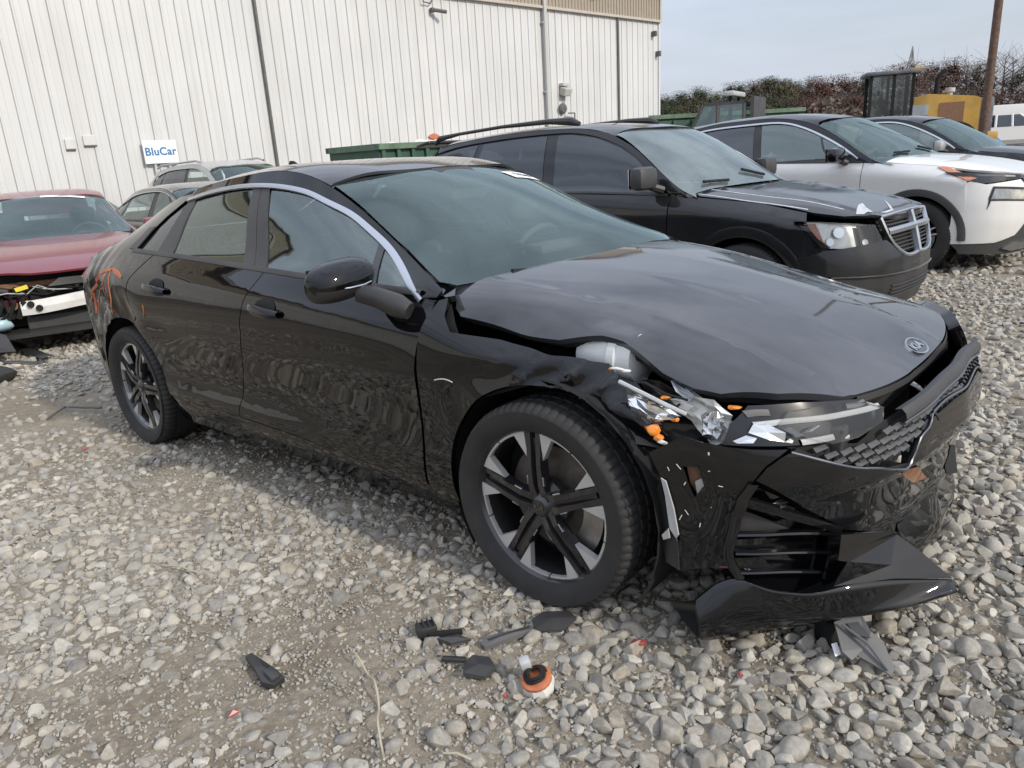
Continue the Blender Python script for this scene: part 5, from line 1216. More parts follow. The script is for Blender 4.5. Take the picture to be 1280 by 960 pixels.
class Vehicle:
    def __init__(s, name, label, cat, fr, P, group=None):
        s.o = empty(name, fr.mw()); tag(s.o, label, cat, group); s.f = fr; s.P = P; o = s.o; paint = P['paint']; res = P.get('res', .07)
        xb = P['edge'][-1][0]; xr = P['edge'][0][0]; roofp = P.get('roof_paint', paint)
        X = np.linspace(xr, xb, 13); ew_ = sinterp([(a, b) for a, b, c in P['edge']], X); ez_ = sinterp([(a, c) for a, b, c in P['edge']], X); pl = sinterp(P['plan'], X); bz_ = sinterp(P['belt'], X)
        bw = pl*P.get('belt_k', .945)
        bz_ = np.minimum(bz_, ez_-.015); mz = bz_+(ez_-bz_)*.55; mw_ = bw+(ew_-bw)*.55+.012
        rows = [(.22+0*X, pl*.945), (.32+0*X, pl*.985), (.48+0*X, pl*.975), (.66+0*X, pl*.985), (bz_-.26, pl), (bz_-.12, pl*.998), (bz_-.05, pl*.975), (bz_, bw), (mz, mw_), (ez_, ew_)]
        s.S = Field(X, [(a.tolist(), b.tolist()) for a, b in rows])
        he = P['hood_edge']; XF = np.linspace(xb-.45, he[-1][0], 9); hz = sinterp([(xb-.45, float(sinterp(P['belt'], xb-.45)))]+[(a, c) for a, b, c in he], XF); hw = sinterp([(xb-.45, float(sinterp(P['plan'], xb-.45)*P.get('belt_k', .945)))]+[(a, b) for a, b, c in he], XF); plf = sinterp(P['plan'], XF)
        rows = [(.22+0*XF, plf*.945), (.32+0*XF, plf*.985), (.48+0*XF, plf*.985), (.30+.36*hz, plf*.995), (.16+.68*hz, plf), (hz*.925, plf*.975+hw*.012), (hz, hw)]
        s.FS = Field(XF, [(a.tolist(), b.tolist()) for a, b in rows])
        # roof and windshield fields
        hx = P['header']; rc = P['roofc']; XR = np.linspace(xr, hx+.10, 9); s.RT = saddle(XR.tolist(), sinterp(rc, XR).tolist(), sinterp([(a, b) for a, b, c in P['edge']], XR).tolist(), sinterp([(a, c) for a, b, c in P['edge']], XR).tolist())
        wsb = P['ws'][-1][0]; XW = np.linspace(hx-.15, wsb+.06, 8)
        ee = P['edge']+[(ee_x, ee_w, ee_z) for ee_x, ee_w, ee_z in P.get('edge_ext', [(wsb+.1, P['edge'][-1][1]+.03, P['edge'][-1][2]-.06)])]
        s.WT = saddle(XW.tolist(), sinterp(P['ws'], XW, 2).tolist(), sinterp([(a, b) for a, b, c in ee], XW, 1).tolist(), sinterp([(a, c) for a, b, c in ee], XW, 1).tolist(), .6, .18)
        # hood
        hc = P['hoodc']; XH = np.linspace(hc[0][0], hc[-1][0], 8); c = sinterp(hc, XH, 2); hew = np.array([I_([(a, b) for a, b, q in he], v) for v in XH]); hez = np.array([I_([(a, q) for a, b, q in he], v) for v in XH])
        cr_ = P.get('hood_mod')
        s.HT = saddle(XH.tolist(), c.tolist(), hew.tolist(), np.minimum(hez, c-.01).tolist(), .34, .06)
        if cr_: s.HT.mod = cr_
        ny = np.array([q[0] for q in P['nose']]); nx = np.array([q[1] for q in P['nose']]); yy = np.linspace(-ny[-1], ny[-1], 300); xx = np.interp(np.abs(yy), ny, nx)
        for _ in range(30): xx[1:-1] = (xx[:-2]+2*xx[1:-1]+xx[2:])/4
        pz_ = np.array([q[0] for q in P['nprof']]); po = np.array([q[1] for q in P['nprof']]); zz = np.linspace(0, 1.4, 240); oo = np.interp(zz, pz_, po)
        for _ in range(12): oo[1:-1] = (oo[:-2]+2*oo[1:-1]+oo[2:])/4
        s.F = lambda y, z: np.interp(y, yy, xx)+np.interp(z, zz, oo)
        wb, ar, wz = P['wb'], P['arch'], P['wheel'][0]
        er = lambda x: float(I_([(a, c_) for a, b, c_ in zip(X, ew_, ez_)], x))
        fa = arc(0, wz, ar, 186, 12, 20); raa = arc(-wb, wz, ar, 184, -4, 20)
        d1, d2, d3 = P['doors']           # shut lines as (x at belt, x at sill)
        zs = .30; bl = lambda x: float(sinterp(P['belt'], x))
        ln = lambda d, g: [(d[0]+g, bl(d[0])), (d[0]*.5+d[1]*.5+g, .62), (d[1]+g, zs)]
        for mi in ((False, True) if P.get('both', True) else (False,)):
            S, FS = s.S, s.FS
            top = [(x, float(I_([(a, c_) for a, b, c_ in he], x))) for x in np.linspace(max(he[0][0], d1[0]), P.get('fender_x', he[-1][0]-.02), 10)]
            fpoly = ln(d1, .005)[::-1]+[q for q in top if q[0] > d1[0]+.02]+P['fender_front']+fa[::-1]+[(-ar-.02, .27)]
            panel('front_fender', fpoly, FS, 'side', paint, o, res*.8, .02, mi)
            panel('front_door', ln(d1, -.004)+ln(d2, .004)[::-1], S, 'side', paint, o, res, .02, mi)
            panel('rear_door', ln(d2, -.004)[:2]+[(d2[1]-.004, zs), (-wb+ar+.03, zs)]+[q for q in raa[::-1] if q[0] > d3[1]][:]+[(d3[0]+.004, bl(d3[0]))], S, 'side', paint, o, res, .02, mi)
            et = [(x, er(x)) for x in np.linspace(xr+.01, P['dlo'][0][0], 8)]
            q0 = [q for q in raa[::-1] if q[0] < d3[1]]
            panel('quarter_panel', [(d3[0]-.004, bl(d3[0]))]+q0+[(-wb-ar-.02, .30), (xr+.01, .30), (xr+.01, .8)]+et+P['dlo_rear'], S, 'side', paint, o, res, .02, mi)
            dlo = smoothline(P['dlo'], 5)
            rt = [(x, er(x)) for x in np.linspace(xb-.005, P['dlo'][0][0], 26)]
            panel('roof_rail', rt[::-1]+[(xb-.01, bl(xb))]+dlo[::-1], S, 'side', roofp, o, res, .01, mi)
            if P.get('chrome'): strip('window_trim', [(x, z-.012) for x, z in dlo], P['chrome'], S, 'side', 'satin_chrome', o, .006, mi)
            blt = [(x, bl(x)+.008) for x in np.linspace(d1[0]-.03, d3[0]-.15, 14)]; strip('belt_moulding', blt, .02, S, 'side', P.get('belt_mat', 'black_plastic'), o, .006, mi)
            for nm, pts, mt in P['glass']: panel(nm, pts, (lambda x, z, S=S: S(x, z)-.014), 'side', mt, o, .09, 0, mi)
            panel('window_frame', [(x, z-.004) for x, z in dlo[::-1]]+[(x, z-.03) for x, z in [(P['dlo'][0][0], P['dlo'][0][1])]][:0]+P['dlo_rear'][::-1]+[(x, bl(x)) for x in np.linspace(d3[0], xb-.06, 8)], (lambda x, z, S=S: S(x, z)-.018), 'side', P.get('frame_mat', 'black_plastic'), o, .09, 0, mi, holes=[[(x+(sum(p[0] for p in pts)/len(pts)-x)*.03, z+(sum(p[1] for p in pts)/len(pts)-z)*.05) for x, z in pts] for nm, pts, mt in P['glass']])
            panel('rocker_panel', [(-ar-.02, .305), (-wb+ar+.03, .305), (-wb+ar+.02, .21), (-ar-.02, .21)], (lambda x, z, S=S, FS=FS: np.where(x > -.6, FS(x, z), S(x, z))), 'side', P.get('sill', paint), o, .1, .05, mi)
            wheel_well(o, 0, wz, ar+.02, -.87 if not mi else .87, -.50 if not mi else .50, -35, 215); wheel_well(o, -wb, wz, ar+.02, -.87 if not mi else .87, -.50 if not mi else .50, -35, 215)
            panel('inner_panel', [(d1[0]-.1, .32), (d1[0]-.05, bl(d1[0])-.02), (d3[0], bl(d3[0])-.02), (d3[0], .8), (-wb+ar+.1, .32)], (lambda x, z, S=S: S(x, z)-.06), 'side', 'matte_black', o, .2, 0, mi)
            if P.get('flare'):
                for cx in (0, -wb): strip('arch_flare', arc(cx, wz, ar+P['flare']*.5-.012, 188, -8 if cx else P.get('flare_end', -8), 28), P['flare'], FS if cx == 0 else S, 'side', P.get('flare_mat', 'cladding'), o, .022, mi)
        # roof skin, glass
        hdr = P['hdr']; xs = np.linspace(hx-.06, P['roof_end'], 12); ewx = lambda x: float(I_(list(zip(X, ew_)), x))-.004
        panel('roof', hdr+[(x, ewx(x)) for x in xs]+[(P['roof_end']-.02, 0)]+[(x, -ewx(x)) for x in xs[::-1]], s.RT, 'top', roofp, o, res*1.3, .012)
        wr = [(x, -float(I_([(a, b) for a, b, c_ in ee], x))+.006) for x in np.linspace(wsb-.10, hx-.06, 8)]
        wp = wr+hdr[1:-1]+[(x, -y) for x, y in wr[::-1]]+P['ws_base']
        s.wp = wp
        panel('windshield', wp, s.WT, 'top', P.get('ws_mat', 'windshield_glass'), o, .1, 0)
        cx_ = sum(p[0] for p in wp)/len(wp); panel('windshield_border', wp, (lambda x, y: s.WT(x, y)-.006), 'top', 'gloss_black', o, .12, 0, holes=[[(cx_+(x-cx_)*.88-.01, y*.93) for x, y in wp]])
        re_ = P['rear']; RR = lambda y, z: I_(re_, z)+.10*np.clip(np.abs(y)/.85, 0, 1)**4
        s.RR = RR
        wmax = lambda z: float(min(s.S([xr+.02], [z])[0], .9))-.01
        zt = P['edge'][0][2]-.01
        panel('rear_panel', [(-wmax(.3), .30), (wmax(.3), .30), (wmax(.8), .8), (wmax(zt), zt), (-wmax(zt), zt), (-wmax(.8), .8)], RR, 'front', paint, o, .12, -.04)
        if P.get('rear_glass'): panel('rear_glass', P['rear_glass'], s.RT, 'top', 'privacy_glass', o, .12, 0, lift=.004)
        panel('hood', P['hood_poly'], s.HT, 'top', paint, o, res*.8, .02)
        # front skin
        for nm, pts, mt, lf in P.get('front_panels', []): panel(nm, pts, (lambda y, z, lf=lf: s.F(y, z)+lf), 'front', mt, o, .05, .03)
        # running gear and cabin
        kit = P['kit']; tr = P.get('track', .79)
        for x in (0, -wb):
            for sd in (-1, 1): kit.put(o, x, sd*tr, kit.ro-.004, sd, P.get('spin', 0.)+x, P.get('steer', 0.) if x == 0 else 0.)
        MB().box((-wb/2, 0, .33), (wb+.9, 1.25, .18)).build('underbody', 'matte_black', o)
        cz = P.get('seat_z', .42); sx = P.get('seat_x', -1.55)
        if P.get('cabin', True):
            for y in (-.37, .37): seat(o, sx, y, cz, P.get('seat_mat', 'seat_fabric'), h=.60)
            m = MB().box((sx-.85, 0, cz+.12), (.5, 1.25, .2), bev=.05); m.box((sx-1.15, 0, cz+.45), (.16, 1.25, .6), rot=Matrix.Rotation(R(-16), 3, 'Y'), bev=.05); m.build('rear_seat', P.get('seat_mat', 'seat_fabric'), o, True)
            dz = float(sinterp(P['belt'], d1[0]))-.02; m = MB(); G = []
            for y in np.linspace(-.72, .72, 9): G.append([(wsb-.06, y, dz-.02), (d1[0]-.25, y, dz), (d1[0]-.42, y, dz-.06), (d1[0]-.40, y, dz-.5)])
            m.grid(np.array(G)).build('dashboard', P.get('dash_mat', 'cabin_dark'), o, True)
            steering_wheel(o, d1[0]-.50, .37, dz-.02)
            MB().box((-wb/2-.2, 0, .42), (2.5, 1.5, .06)).build('cabin_floor', 'cabin_dark', o)
        MB().box((.15, 0, .55), (.8, 1.0, .45)).build('engine_block', 'matte_black', o)
    def pf(s, pts): return s.f.poly(pts, s.F, 'front')
    def ps(s, pts): return s.f.poly(pts, s.FS, 'side')
def door_mirror(v, x, y, z, paint, dx=.075, dy=.115, dz=.085, stem=True):
    for sd in (-1, 1):
        mo = bpy.data.objects.new('door_mirror', None); COL.objects.link(mo); mo.parent = v.o
        m = MB().box((x, sd*y, z), (dx*1.7, dy*2, dz*2), bev=.045); m.build('housing', paint, mo, True)
        m = MB().box((x-dx*.87, sd*y, z), (.006, dy*1.75, dz*1.7)); m.build('mirror_glass', 'chrome', mo)
        m = MB().tube([(x, sd*(y-dy*.6), z-dz*.7), (x+.05, sd*(y-dy*1.5), z-dz*1.15)], [.03, .035], 8); m.build('stem', 'black_plastic', mo, True)
def grip(v, x, z, mt):
    for mi in (False, True):
        xs = np.linspace(x-.10, x+.10, 7); wv = v.S(xs, np.full(7, z)); m = MB(); m.tube([(a, -(b+.005+.03*(1-abs(k)**3)), z) for a, b, k in zip(xs, wv, np.linspace(-1, 1, 7))], .013, 8)
        if mi: m.mir()
        m.build('door_handle', mt, v.o, True)

# ---- black crossover SUV next to the sedan
JF = Frame(2.346, 6.033, -.781, -.05, .0222, -.008)
JK = WheelKit(.355, .225, .11, 'silver')
hdrJ = smoothline([(-1.24, -.60), (-1.17, -.35), (-1.13, 0), (-1.17, .35), (-1.24, .60)], 4)
def jhood(x, y):
    a = np.abs(y); return .010*np.exp(-((a-.50)/.03)**2)*np.clip((x+.5)/.3, 0, 1)-.006*(a < .44)*np.clip((x+.3)/.3, 0, 1)
JP = dict(paint='faded_black', wb=2.89, arch=.41, wheel=(.355,), kit=JK, res=.06,
    plan=[(-3.85, .80), (-3.6, .87), (-3.0, .905), (-1.5, .905), (-.5, .90), (0, .905), (.35, .885), (.6, .82), (.75, .70)],
    belt=[(-3.8, 1.17), (-2.5, 1.14), (-1.3, 1.10), (-.45, 1.05)],
    edge=[(-3.80, .60, 1.48), (-3.55, .62, 1.60), (-3.0, .64, 1.655), (-2.5, .645, 1.668), (-1.9, .645, 1.664), (-1.5, .652, 1.625), (-1.2, .675, 1.555), (-.95, .735, 1.405), (-.68, .815, 1.205), (-.46, .85, 1.06)],
    roofc=[(-3.9, 1.58), (-3.5, 1.68), (-2.5, 1.712), (-1.9, 1.705), (-1.5, 1.672), (-1.1, 1.60)], header=-1.17, hdr=hdrJ, roof_end=-3.78,
    ws=[(-1.35, 1.68), (-1.15, 1.60), (-.9, 1.475), (-.65, 1.33), (-.35, 1.11), (-.28, 1.06)],
    ws_base=smoothline([(-.42, .80), (-.36, .45), (-.33, 0), (-.36, -.45), (-.42, -.80)], 3),
    hoodc=[(-.45, 1.105), (0, 1.055), (.4, .985), (.7, .905), (.92, .82)], hood_edge=[(-.50, .845, 1.055), (-.2, .82, 1.02), (.1, .80, .985), (.4, .77, .915), (.62, .70, .865), (.80, .60, .845), (.92, .5, .80)], hood_mod=jhood,
    hood_poly=smoothline([(-.42, -.80), (-.37, -.45), (-.34, 0), (-.37, .45), (-.42, .80)], 3)+[(-.1, .79), (.2, .765), (.45, .73), (.64, .66), (.78, .50), (.845, .30), (.86, 0), (.845, -.30), (.78, -.50), (.64, -.66), (.45, -.73), (.2, -.765), (-.1, -.79)],
    nose=[(0, .92), (.3, .905), (.5, .86), (.65, .78), (.78, .65), (.86, .50), (.905, .30), (.915, .0)], nprof=[(0, -.12), (.2, -.05), (.35, 0), (.5, .01), (.6, 0), (.75, -.04), (.9, -.09), (1.1, -.2)],
    doors=((-.60, -.66), (-1.88, -1.90), (-2.98, -2.62)), fender_x=.42, fender_front=[(.45, .85), (.53, .74), (.60, .68), (.52, .58), (.46, .50)],
    dlo=[(-3.52, 1.555), (-3.2, 1.595), (-2.8, 1.615), (-2.4, 1.625), (-1.95, 1.622), (-1.73, 1.612), (-1.43, 1.56), (-1.16, 1.465), (-.97, 1.365), (-.78, 1.225), (-.62, 1.08)], dlo_rear=[(-3.62, 1.46), (-3.68, 1.30), (-3.62, 1.165)],
    glass=[('front_window', [(-1.82, 1.115), (-1.86, 1.60), (-1.73, 1.598), (-1.43, 1.545), (-1.16, 1.45), (-.97, 1.345), (-.80, 1.205), (-.72, 1.09)], 'privacy_glass'), ('rear_window', [(-1.955, 1.125), (-1.99, 1.605), (-2.4, 1.607), (-2.80, 1.595), (-2.95, 1.16)], 'privacy_glass'), ('quarter_window', [(-3.02, 1.165), (-2.88, 1.592), (-3.2, 1.575), (-3.5, 1.53), (-3.60, 1.42), (-3.64, 1.30), (-3.60, 1.18)], 'privacy_glass')],
    rear=[(.2, -3.92), (.5, -3.96), (.8, -3.95), (1.1, -3.92), (1.5, -3.80), (1.7, -3.7)], flare=.085, flare_mat='faded_black', frame_mat='faded_black', ws_mat='dusty_glass', seat_mat='seat_fabric', dash_mat='beige_fabric', seat_z=.55, sill='cladding',
    front_panels=[])
J = Vehicle('crossover_suv', 'faded black SUV with roof rails and crosshair grille beside the wrecked sedan', 'car', JF, JP)
door_mirror(J, -.735, 1.02, 1.205, 'dark_plastic', .075, .12, .085)
grip(J, -1.72, 1.0, 'faded_black')
rj = bpy.data.objects.new('roof_rack', None); COL.objects.link(rj); rj.parent = J.o
for sd in (-1, 1):
    m = MB(); m.tube([(-3.58, sd*.60, 1.655), (-3.5, sd*.605, 1.70), (-3.2, sd*.61, 1.722), (-2.6, sd*.615, 1.737), (-2.0, sd*.615, 1.730), (-1.74, sd*.61, 1.708), (-1.66, sd*.61, 1.68)], [.022, .028, .016, .016, .024, .036, .02], 8); m.build('rail', 'black_plastic', rj, True)
MB().box((-3.80, 0, 1.665), (.22, 1.2, .035), rot=Matrix.Rotation(R(-8), 3, 'Y'), bev=.012).build('spoiler', 'faded_black', J.o, True)
# front: headlights, chrome cross grille, bumper
def fpan(v, nm, pts, mt, lf=0., fl=.02, res=.04, par=None, mi=None):
    for s_ in ((1, -1) if mi else (1,)):
        q = pts if s_ == 1 else [(-y, z) for y, z in pts][::-1]
        panel(nm, q, (lambda y, z: v.F(y, z)+lf), 'front', mt, par or v.o, res, fl)
jl = J.pf([(1003, 277), (1050, 279), (1094, 281), (1103, 300), (1110, 311), (1075, 313), (1036, 311)])
for s_ in (1, -1):
    hl = bpy.data.objects.new('headlight', None); COL.objects.link(hl); hl.parent = J.o; t_ = lambda q: q if s_ == 1 else [(-y, z) for y, z in q][::-1]
    panel('housing', t_(jl), (lambda y, z: J.F(y, z)-.06), 'front', 'lamp_inner', hl, .05, -.05)
    panel('lens', t_(jl), J.F, 'front', 'lens_clear', hl, .06, .01)
    for q in ([(1008, 280), (1023, 280), (1036, 310), (1030, 304)],): panel('reflector', t_(J.pf(q)), (lambda y, z: J.F(y, z)-.02), 'front', 'amber_reflector', hl, .03, .005)
    panel('bezel', t_(J.pf([(1076, 282), (1094, 283), (1105, 305), (1108, 310), (1082, 310)])), (lambda y, z: J.F(y, z)-.025), 'front', 'gloss_black', hl, .04, .01)
    for q in [[(cx_+r_*math.cos(a_), cy_+r_*math.sin(a_)) for a_ in np.linspace(0, 6.283, 11)[:-1]] for cx_, cy_, r_ in ((1052, 291, 7), (1041, 303, 5), (1085, 303, 4))]: panel('bulb', t_(J.pf(q)), (lambda y, z: J.F(y, z)-.018), 'front', 'reflector', hl, .03, .01)
gj = bpy.data.objects.new('grille', None); COL.objects.link(gj); gj.parent = J.o
gp = [(-.46, .845), (-.40, .68), (-.30, .595), (0, .575), (.30, .595), (.40, .68), (.46, .845), (0, .865)]
panel('backing', gp, lambda y, z: J.F(y, z)-.04, 'front', 'matte_black', gj, .06, 0)
gl = gp+[gp[0]]; strip('surround', smoothline(gl[:4], 3)+smoothline(gl[3:7], 3)[1:], .028, J.F, 'front', 'satin_chrome', gj, .022); strip('surround', [(-.46, .848), (-.2, .862), (0, .866), (.2, .862), (.46, .848)], .02, J.F, 'front', 'chrome', gj, .02)
strip('cross_bar', [(-.43, .745), (-.2, .752), (0, .755), (.2, .752), (.43, .745)], .05, J.F, 'front', 'satin_chrome', gj, .03); strip('cross_bar', [(0, .86), (0, .72), (0, .58)], .05, J.F, 'front', 'satin_chrome', gj, .03)
for z in (.835, .81, .785, .70, .675, .65, .625, .60): 
    k = .44 if z > .74 else .40-(.7-z)*.9
    strip('slat', [(y, z+.004*(1-(y/.45)**2)) for y in np.linspace(-k, k, 9)], .010, lambda y, z: J.F(y, z)-.02, 'front', 'dark_plastic', gj, .012)
fpan(J, 'bumper_cover', [(-.885, .50), (-.88, .60), (-.82, .66), (-.60, .69), (-.47, .70), (-.42, .67), (-.31, .585), (0, .565), (.31, .585), (.42, .67), (.47, .70), (.60, .69), (.82, .66), (.88, .60), (.885, .50), (.80, .48), (.5, .455), (0, .44), (-.5, .455), (-.80, .48)], 'faded_black', .012, .03)
fpan(J, 'lower_bumper', [(-.80, .475), (-.5, .45), (0, .435), (.5, .45), (.80, .475), (.88, .46), (.86, .30), (.70, .22), (.3, .20), (-.3, .20), (-.70, .22), (-.86, .30), (-.88, .46)], 'black_plastic', .0, .03)
for z in (.30, .325, .35, .375): strip('slat', [(y, z) for y in np.linspace(-.40, .40, 9)], .010, lambda y, z: J.F(y, z), 'front', 'black_plastic', J.o, .012)
strip('bumper_crease', [(y, .455+.02*(abs(y)/.8)**2) for y in np.linspace(-.8, .8, 13)], .018, J.F, 'front', 'faded_black', J.o, .02)
for x0, y0, z_, in ((-.39, -.35, 0), (-.40, .28, 0)): MB().tube([(x0, y0, float(J.WT([x0], [y0])[0])+.02), (x0-.06, y0-.28, float(J.WT([x0-.06], [y0-.28])[0])+.025)], .012, 6).build('wiper', 'matte_black', J.o, True)
# peeled clear coat on the hood
for pts in ([(1070, 268), (1073, 256), (1078, 254), (1083, 260), (1092, 266), (1080, 268)], [(1104, 249), (1112, 256), (1117, 263), (1109, 266), (1100, 266), (1113, 262)]): panel('peeled_patch', J.f.poly(pts, J.HT, 'top'), J.HT, 'top', 'peeled_paint', J.o, .04, 0, lift=.002)
for pts in ([(868, 242), (900, 246), (940, 252), (985, 258), (1010, 262)], [(870, 235), (920, 241), (960, 246), (1010, 252), (1055, 262)]): strip('peeled_edge', smoothline(J.f.poly(pts, J.HT, 'top'), 5), .014, J.HT, 'top', 'peeled_paint', J.o, .003)
MB().add([(-.60, .60, float(J.WT([-.60], [.6])[0])+.004), (-.54, .64, float(J.WT([-.54], [.64])[0])+.004), (-.78, .565, float(J.WT([-.78], [.565])[0])+.004), (-.80, .52, float(J.WT([-.80], [.52])[0])+.004)], [(0, 1, 2, 3)]).build('lot_sticker', 'paper', J.o)

# ---- white crossover with black roof
GF = Frame(4.905, 8.30, -.863, -.05, .0222, -.008)
GK = WheelKit(.365, .235, .115, 'twin')
hdrG = smoothline([(-1.22, -.58), (-1.13, -.35), (-1.09, 0), (-1.13, .35), (-1.22, .58)], 4)
GP = dict(paint='white_paint', roof_paint='black_paint', wb=2.705, arch=.42, wheel=(.365,), kit=GK, res=.06, chrome=.022,
    plan=[(-3.55, .80), (-3.3, .87), (-2.7, .915), (-1.5, .895), (-.5, .895), (0, .92), (.35, .905), (.6, .85), (.75, .74)],
    belt=[(-3.5, 1.25), (-2.5, 1.20), (-1.5, 1.175), (-.45, 1.12)],
    edge=[(-3.5, .58, 1.50), (-3.2, .60, 1.62), (-2.6, .60, 1.69), (-2.0, .60, 1.70), (-1.5, .605, 1.665), (-1.2, .64, 1.56), (-.95, .71, 1.43), (-.70, .785, 1.28), (-.45, .845, 1.125)],
    roofc=[(-3.6, 1.58), (-3.2, 1.69), (-2.5, 1.74), (-2.0, 1.745), (-1.5, 1.72), (-1.05, 1.63)], header=-1.13, hdr=hdrG, roof_end=-3.45,
    ws=[(-1.3, 1.70), (-1.1, 1.64), (-.9, 1.545), (-.6, 1.385), (-.25, 1.16), (-.15, 1.09)], ws_base=smoothline([(-.36, .80), (-.28, .45), (-.25, 0), (-.28, -.45), (-.36, -.80)], 3),
    hoodc=[(-.42, 1.19), (0, 1.14), (.4, 1.07), (.65, 1.0), (.88, .90)], hood_edge=[(-.5, .845, 1.12), (-.2, .83, 1.10), (.15, .82, 1.06), (.45, .79, 1.00), (.65, .70, .965), (.80, .6, .93), (.88, .5, .88)],
    hood_poly=smoothline([(-.36, -.80), (-.29, -.45), (-.26, 0), (-.29, .45), (-.36, .80)], 3)+[(-.1, .815), (.2, .80), (.45, .76), (.62, .68), (.74, .52), (.81, .3), (.83, 0), (.81, -.3), (.74, -.52), (.62, -.68), (.45, -.76), (.2, -.80), (-.1, -.815)],
    nose=[(0, .90), (.3, .885), (.5, .845), (.65, .775), (.78, .665), (.86, .54), (.905, .40), (.92, .1)], nprof=[(0, -.16), (.2, -.08), (.35, -.03), (.5, 0), (.7, 0), (.85, -.03), (1.0, -.08), (1.2, -.2)],
    doors=((-.57, -.60), (-1.83, -1.86), (-2.86, -2.42)), fender_x=.30, fender_front=[(.46, .93), (.44, .86), (.46, .60), (.45, .40)],
    dlo=[(-3.1, 1.55), (-2.79, 1.62), (-2.46, 1.645), (-1.95, 1.65), (-1.58, 1.625), (-1.36, 1.56), (-1.05, 1.425), (-.79, 1.285), (-.64, 1.185)], dlo_rear=[(-3.25, 1.42), (-3.15, 1.26)],
    glass=[('front_window', [(-1.79, 1.19), (-1.90, 1.625), (-1.58, 1.602), (-1.36, 1.54), (-1.05, 1.405), (-.88, 1.32), (-.72, 1.20)], 'side_glass'), ('rear_window', [(-1.90, 1.195), (-2.0, 1.63), (-2.46, 1.622), (-2.76, 1.60), (-2.82, 1.225)], 'privacy_glass'), ('quarter_window', [(-2.90, 1.235), (-2.83, 1.59), (-3.08, 1.53), (-3.2, 1.42), (-3.12, 1.27)], 'privacy_glass')],
    rear=[(.2, -3.65), (.5, -3.72), (.9, -3.72), (1.2, -3.62), (1.55, -3.42)], flare=.075, flare_end=-4, sill='cladding', seat_z=.58, ws_mat='windshield_glass')
Gv = Vehicle('compact_suv', 'white compact SUV with black roof and chrome window trim', 'car', GF, GP)
door_mirror(Gv, -.80, 1.0, 1.225, 'gloss_black', .075, .12, .08)
strip('window_bar', [(-.98, 1.20), (-1.06, 1.30), (-1.13, 1.44)], .02, lambda x, z: Gv.S(x, z)-.008, 'side', 'gloss_black', Gv.o, .006)
grip(Gv, -1.62, 1.02, 'white_paint')
# front skin: upper lamps, marker, bumper with fog lamp recess, dark valance with silver skid plate
g_ = lambda pts: Gv.f.poly(pts, Gv.F, 'front')
fpan(Gv, 'bumper_cover', [(-.895, .30), (-.895, .60), (-.892, .86), (-.86, .90), (-.80, .865), (-.70, .875), (-.50, .89), (-.42, .80), (-.40, .5), (-.52, .36), (-.70, .30)], 'white_paint', 0, .03, .05, None, True)
fpan(Gv, 'grille', [(-.42, .90), (0, .91), (.42, .90), (.40, .5), (.3, .42), (-.3, .42), (-.40, .5)], 'gloss_black', -.02, .0)
for s_ in (1, -1):
    t_ = lambda q: q if s_ == 1 else [(-y, z) for y, z in q][::-1]
    hl = bpy.data.objects.new('headlight', None); COL.objects.link(hl); hl.parent = Gv.o
    ul = [(-.895, 1.0), (-.86, .985), (-.74, .965), (-.55, .945), (-.44, .935), (-.44, .90), (-.55, .895), (-.70, .885), (-.80, .875), (-.87, .905)]
    panel('housing', t_(ul), (lambda y, z: Gv.F(y, z)-.012), 'front', 'gloss_black', hl, .03, .03); panel('lens', t_(ul), (lambda y, z: Gv.F(y, z)+.003), 'front', 'lens_clear', hl, .05, .008)
    panel('light_strip', t_([(-.84, .965), (-.70, .950), (-.55, .930), (-.55, .918), (-.70, .93), (-.82, .945)]), (lambda y, z: Gv.F(y, z)-.002), 'front', 'pale_plastic', hl, .03, .006)
    fl_ = g_([(1243, 235), (1278, 236), (1282, 248), (1238, 248)]); panel('fog_lamp', t_(fl_), (lambda y, z: Gv.F(y, z)+.004), 'front', 'lamp_inner', hl, .03, .01); panel('fog_lamp', t_([(y+(.0), z) for y, z in fl_]), (lambda y, z: Gv.F(y, z)+.012), 'front', 'lens_clear', hl, .05, .006)
    fr_ = g_([(1241, 233), (1281, 234), (1281, 237), (1243, 236), (1238, 249), (1283, 249), (1283, 251), (1238, 251), (1233, 262), (1235, 247)]); panel('fog_bezel', t_(fr_), (lambda y, z: Gv.F(y, z)+.006), 'front', 'gloss_black', hl, .03, .01)
for mi in (False, True): panel('side_marker', [(.16, 1.045), (.24, 1.045), (.52, .925), (.46, .905)], Gv.FS, 'side', 'amber_reflector', Gv.o, .03, .006, mi, lift=.008)
fpan(Gv, 'lower_valance', [(-.885, .295), (-.70, .295), (-.52, .355), (-.40, .46), (-.3, .41), (.3, .41), (.40, .46), (.52, .355), (.70, .295), (.885, .295), (.86, .20), (.5, .17), (-.5, .17), (-.86, .20)], 'cladding', -.01, .03)
fpan(Gv, 'skid_plate', [(-.62, .235), (-.50, .295), (-.36, .275), (.36, .275), (.50, .295), (.62, .235), (.5, .20), (-.5, .20)], 'satin_chrome', .015, .02)
for x0, y0 in ((-.33, -.30), (-.33, .30)): MB().tube([(x0, y0, float(Gv.WT([x0], [y0])[0])+.02), (x0-.05, y0-.25, float(Gv.WT([x0-.05], [y0-.25])[0])+.02)], .012, 6).build('wiper', 'matte_black', Gv.o, True)

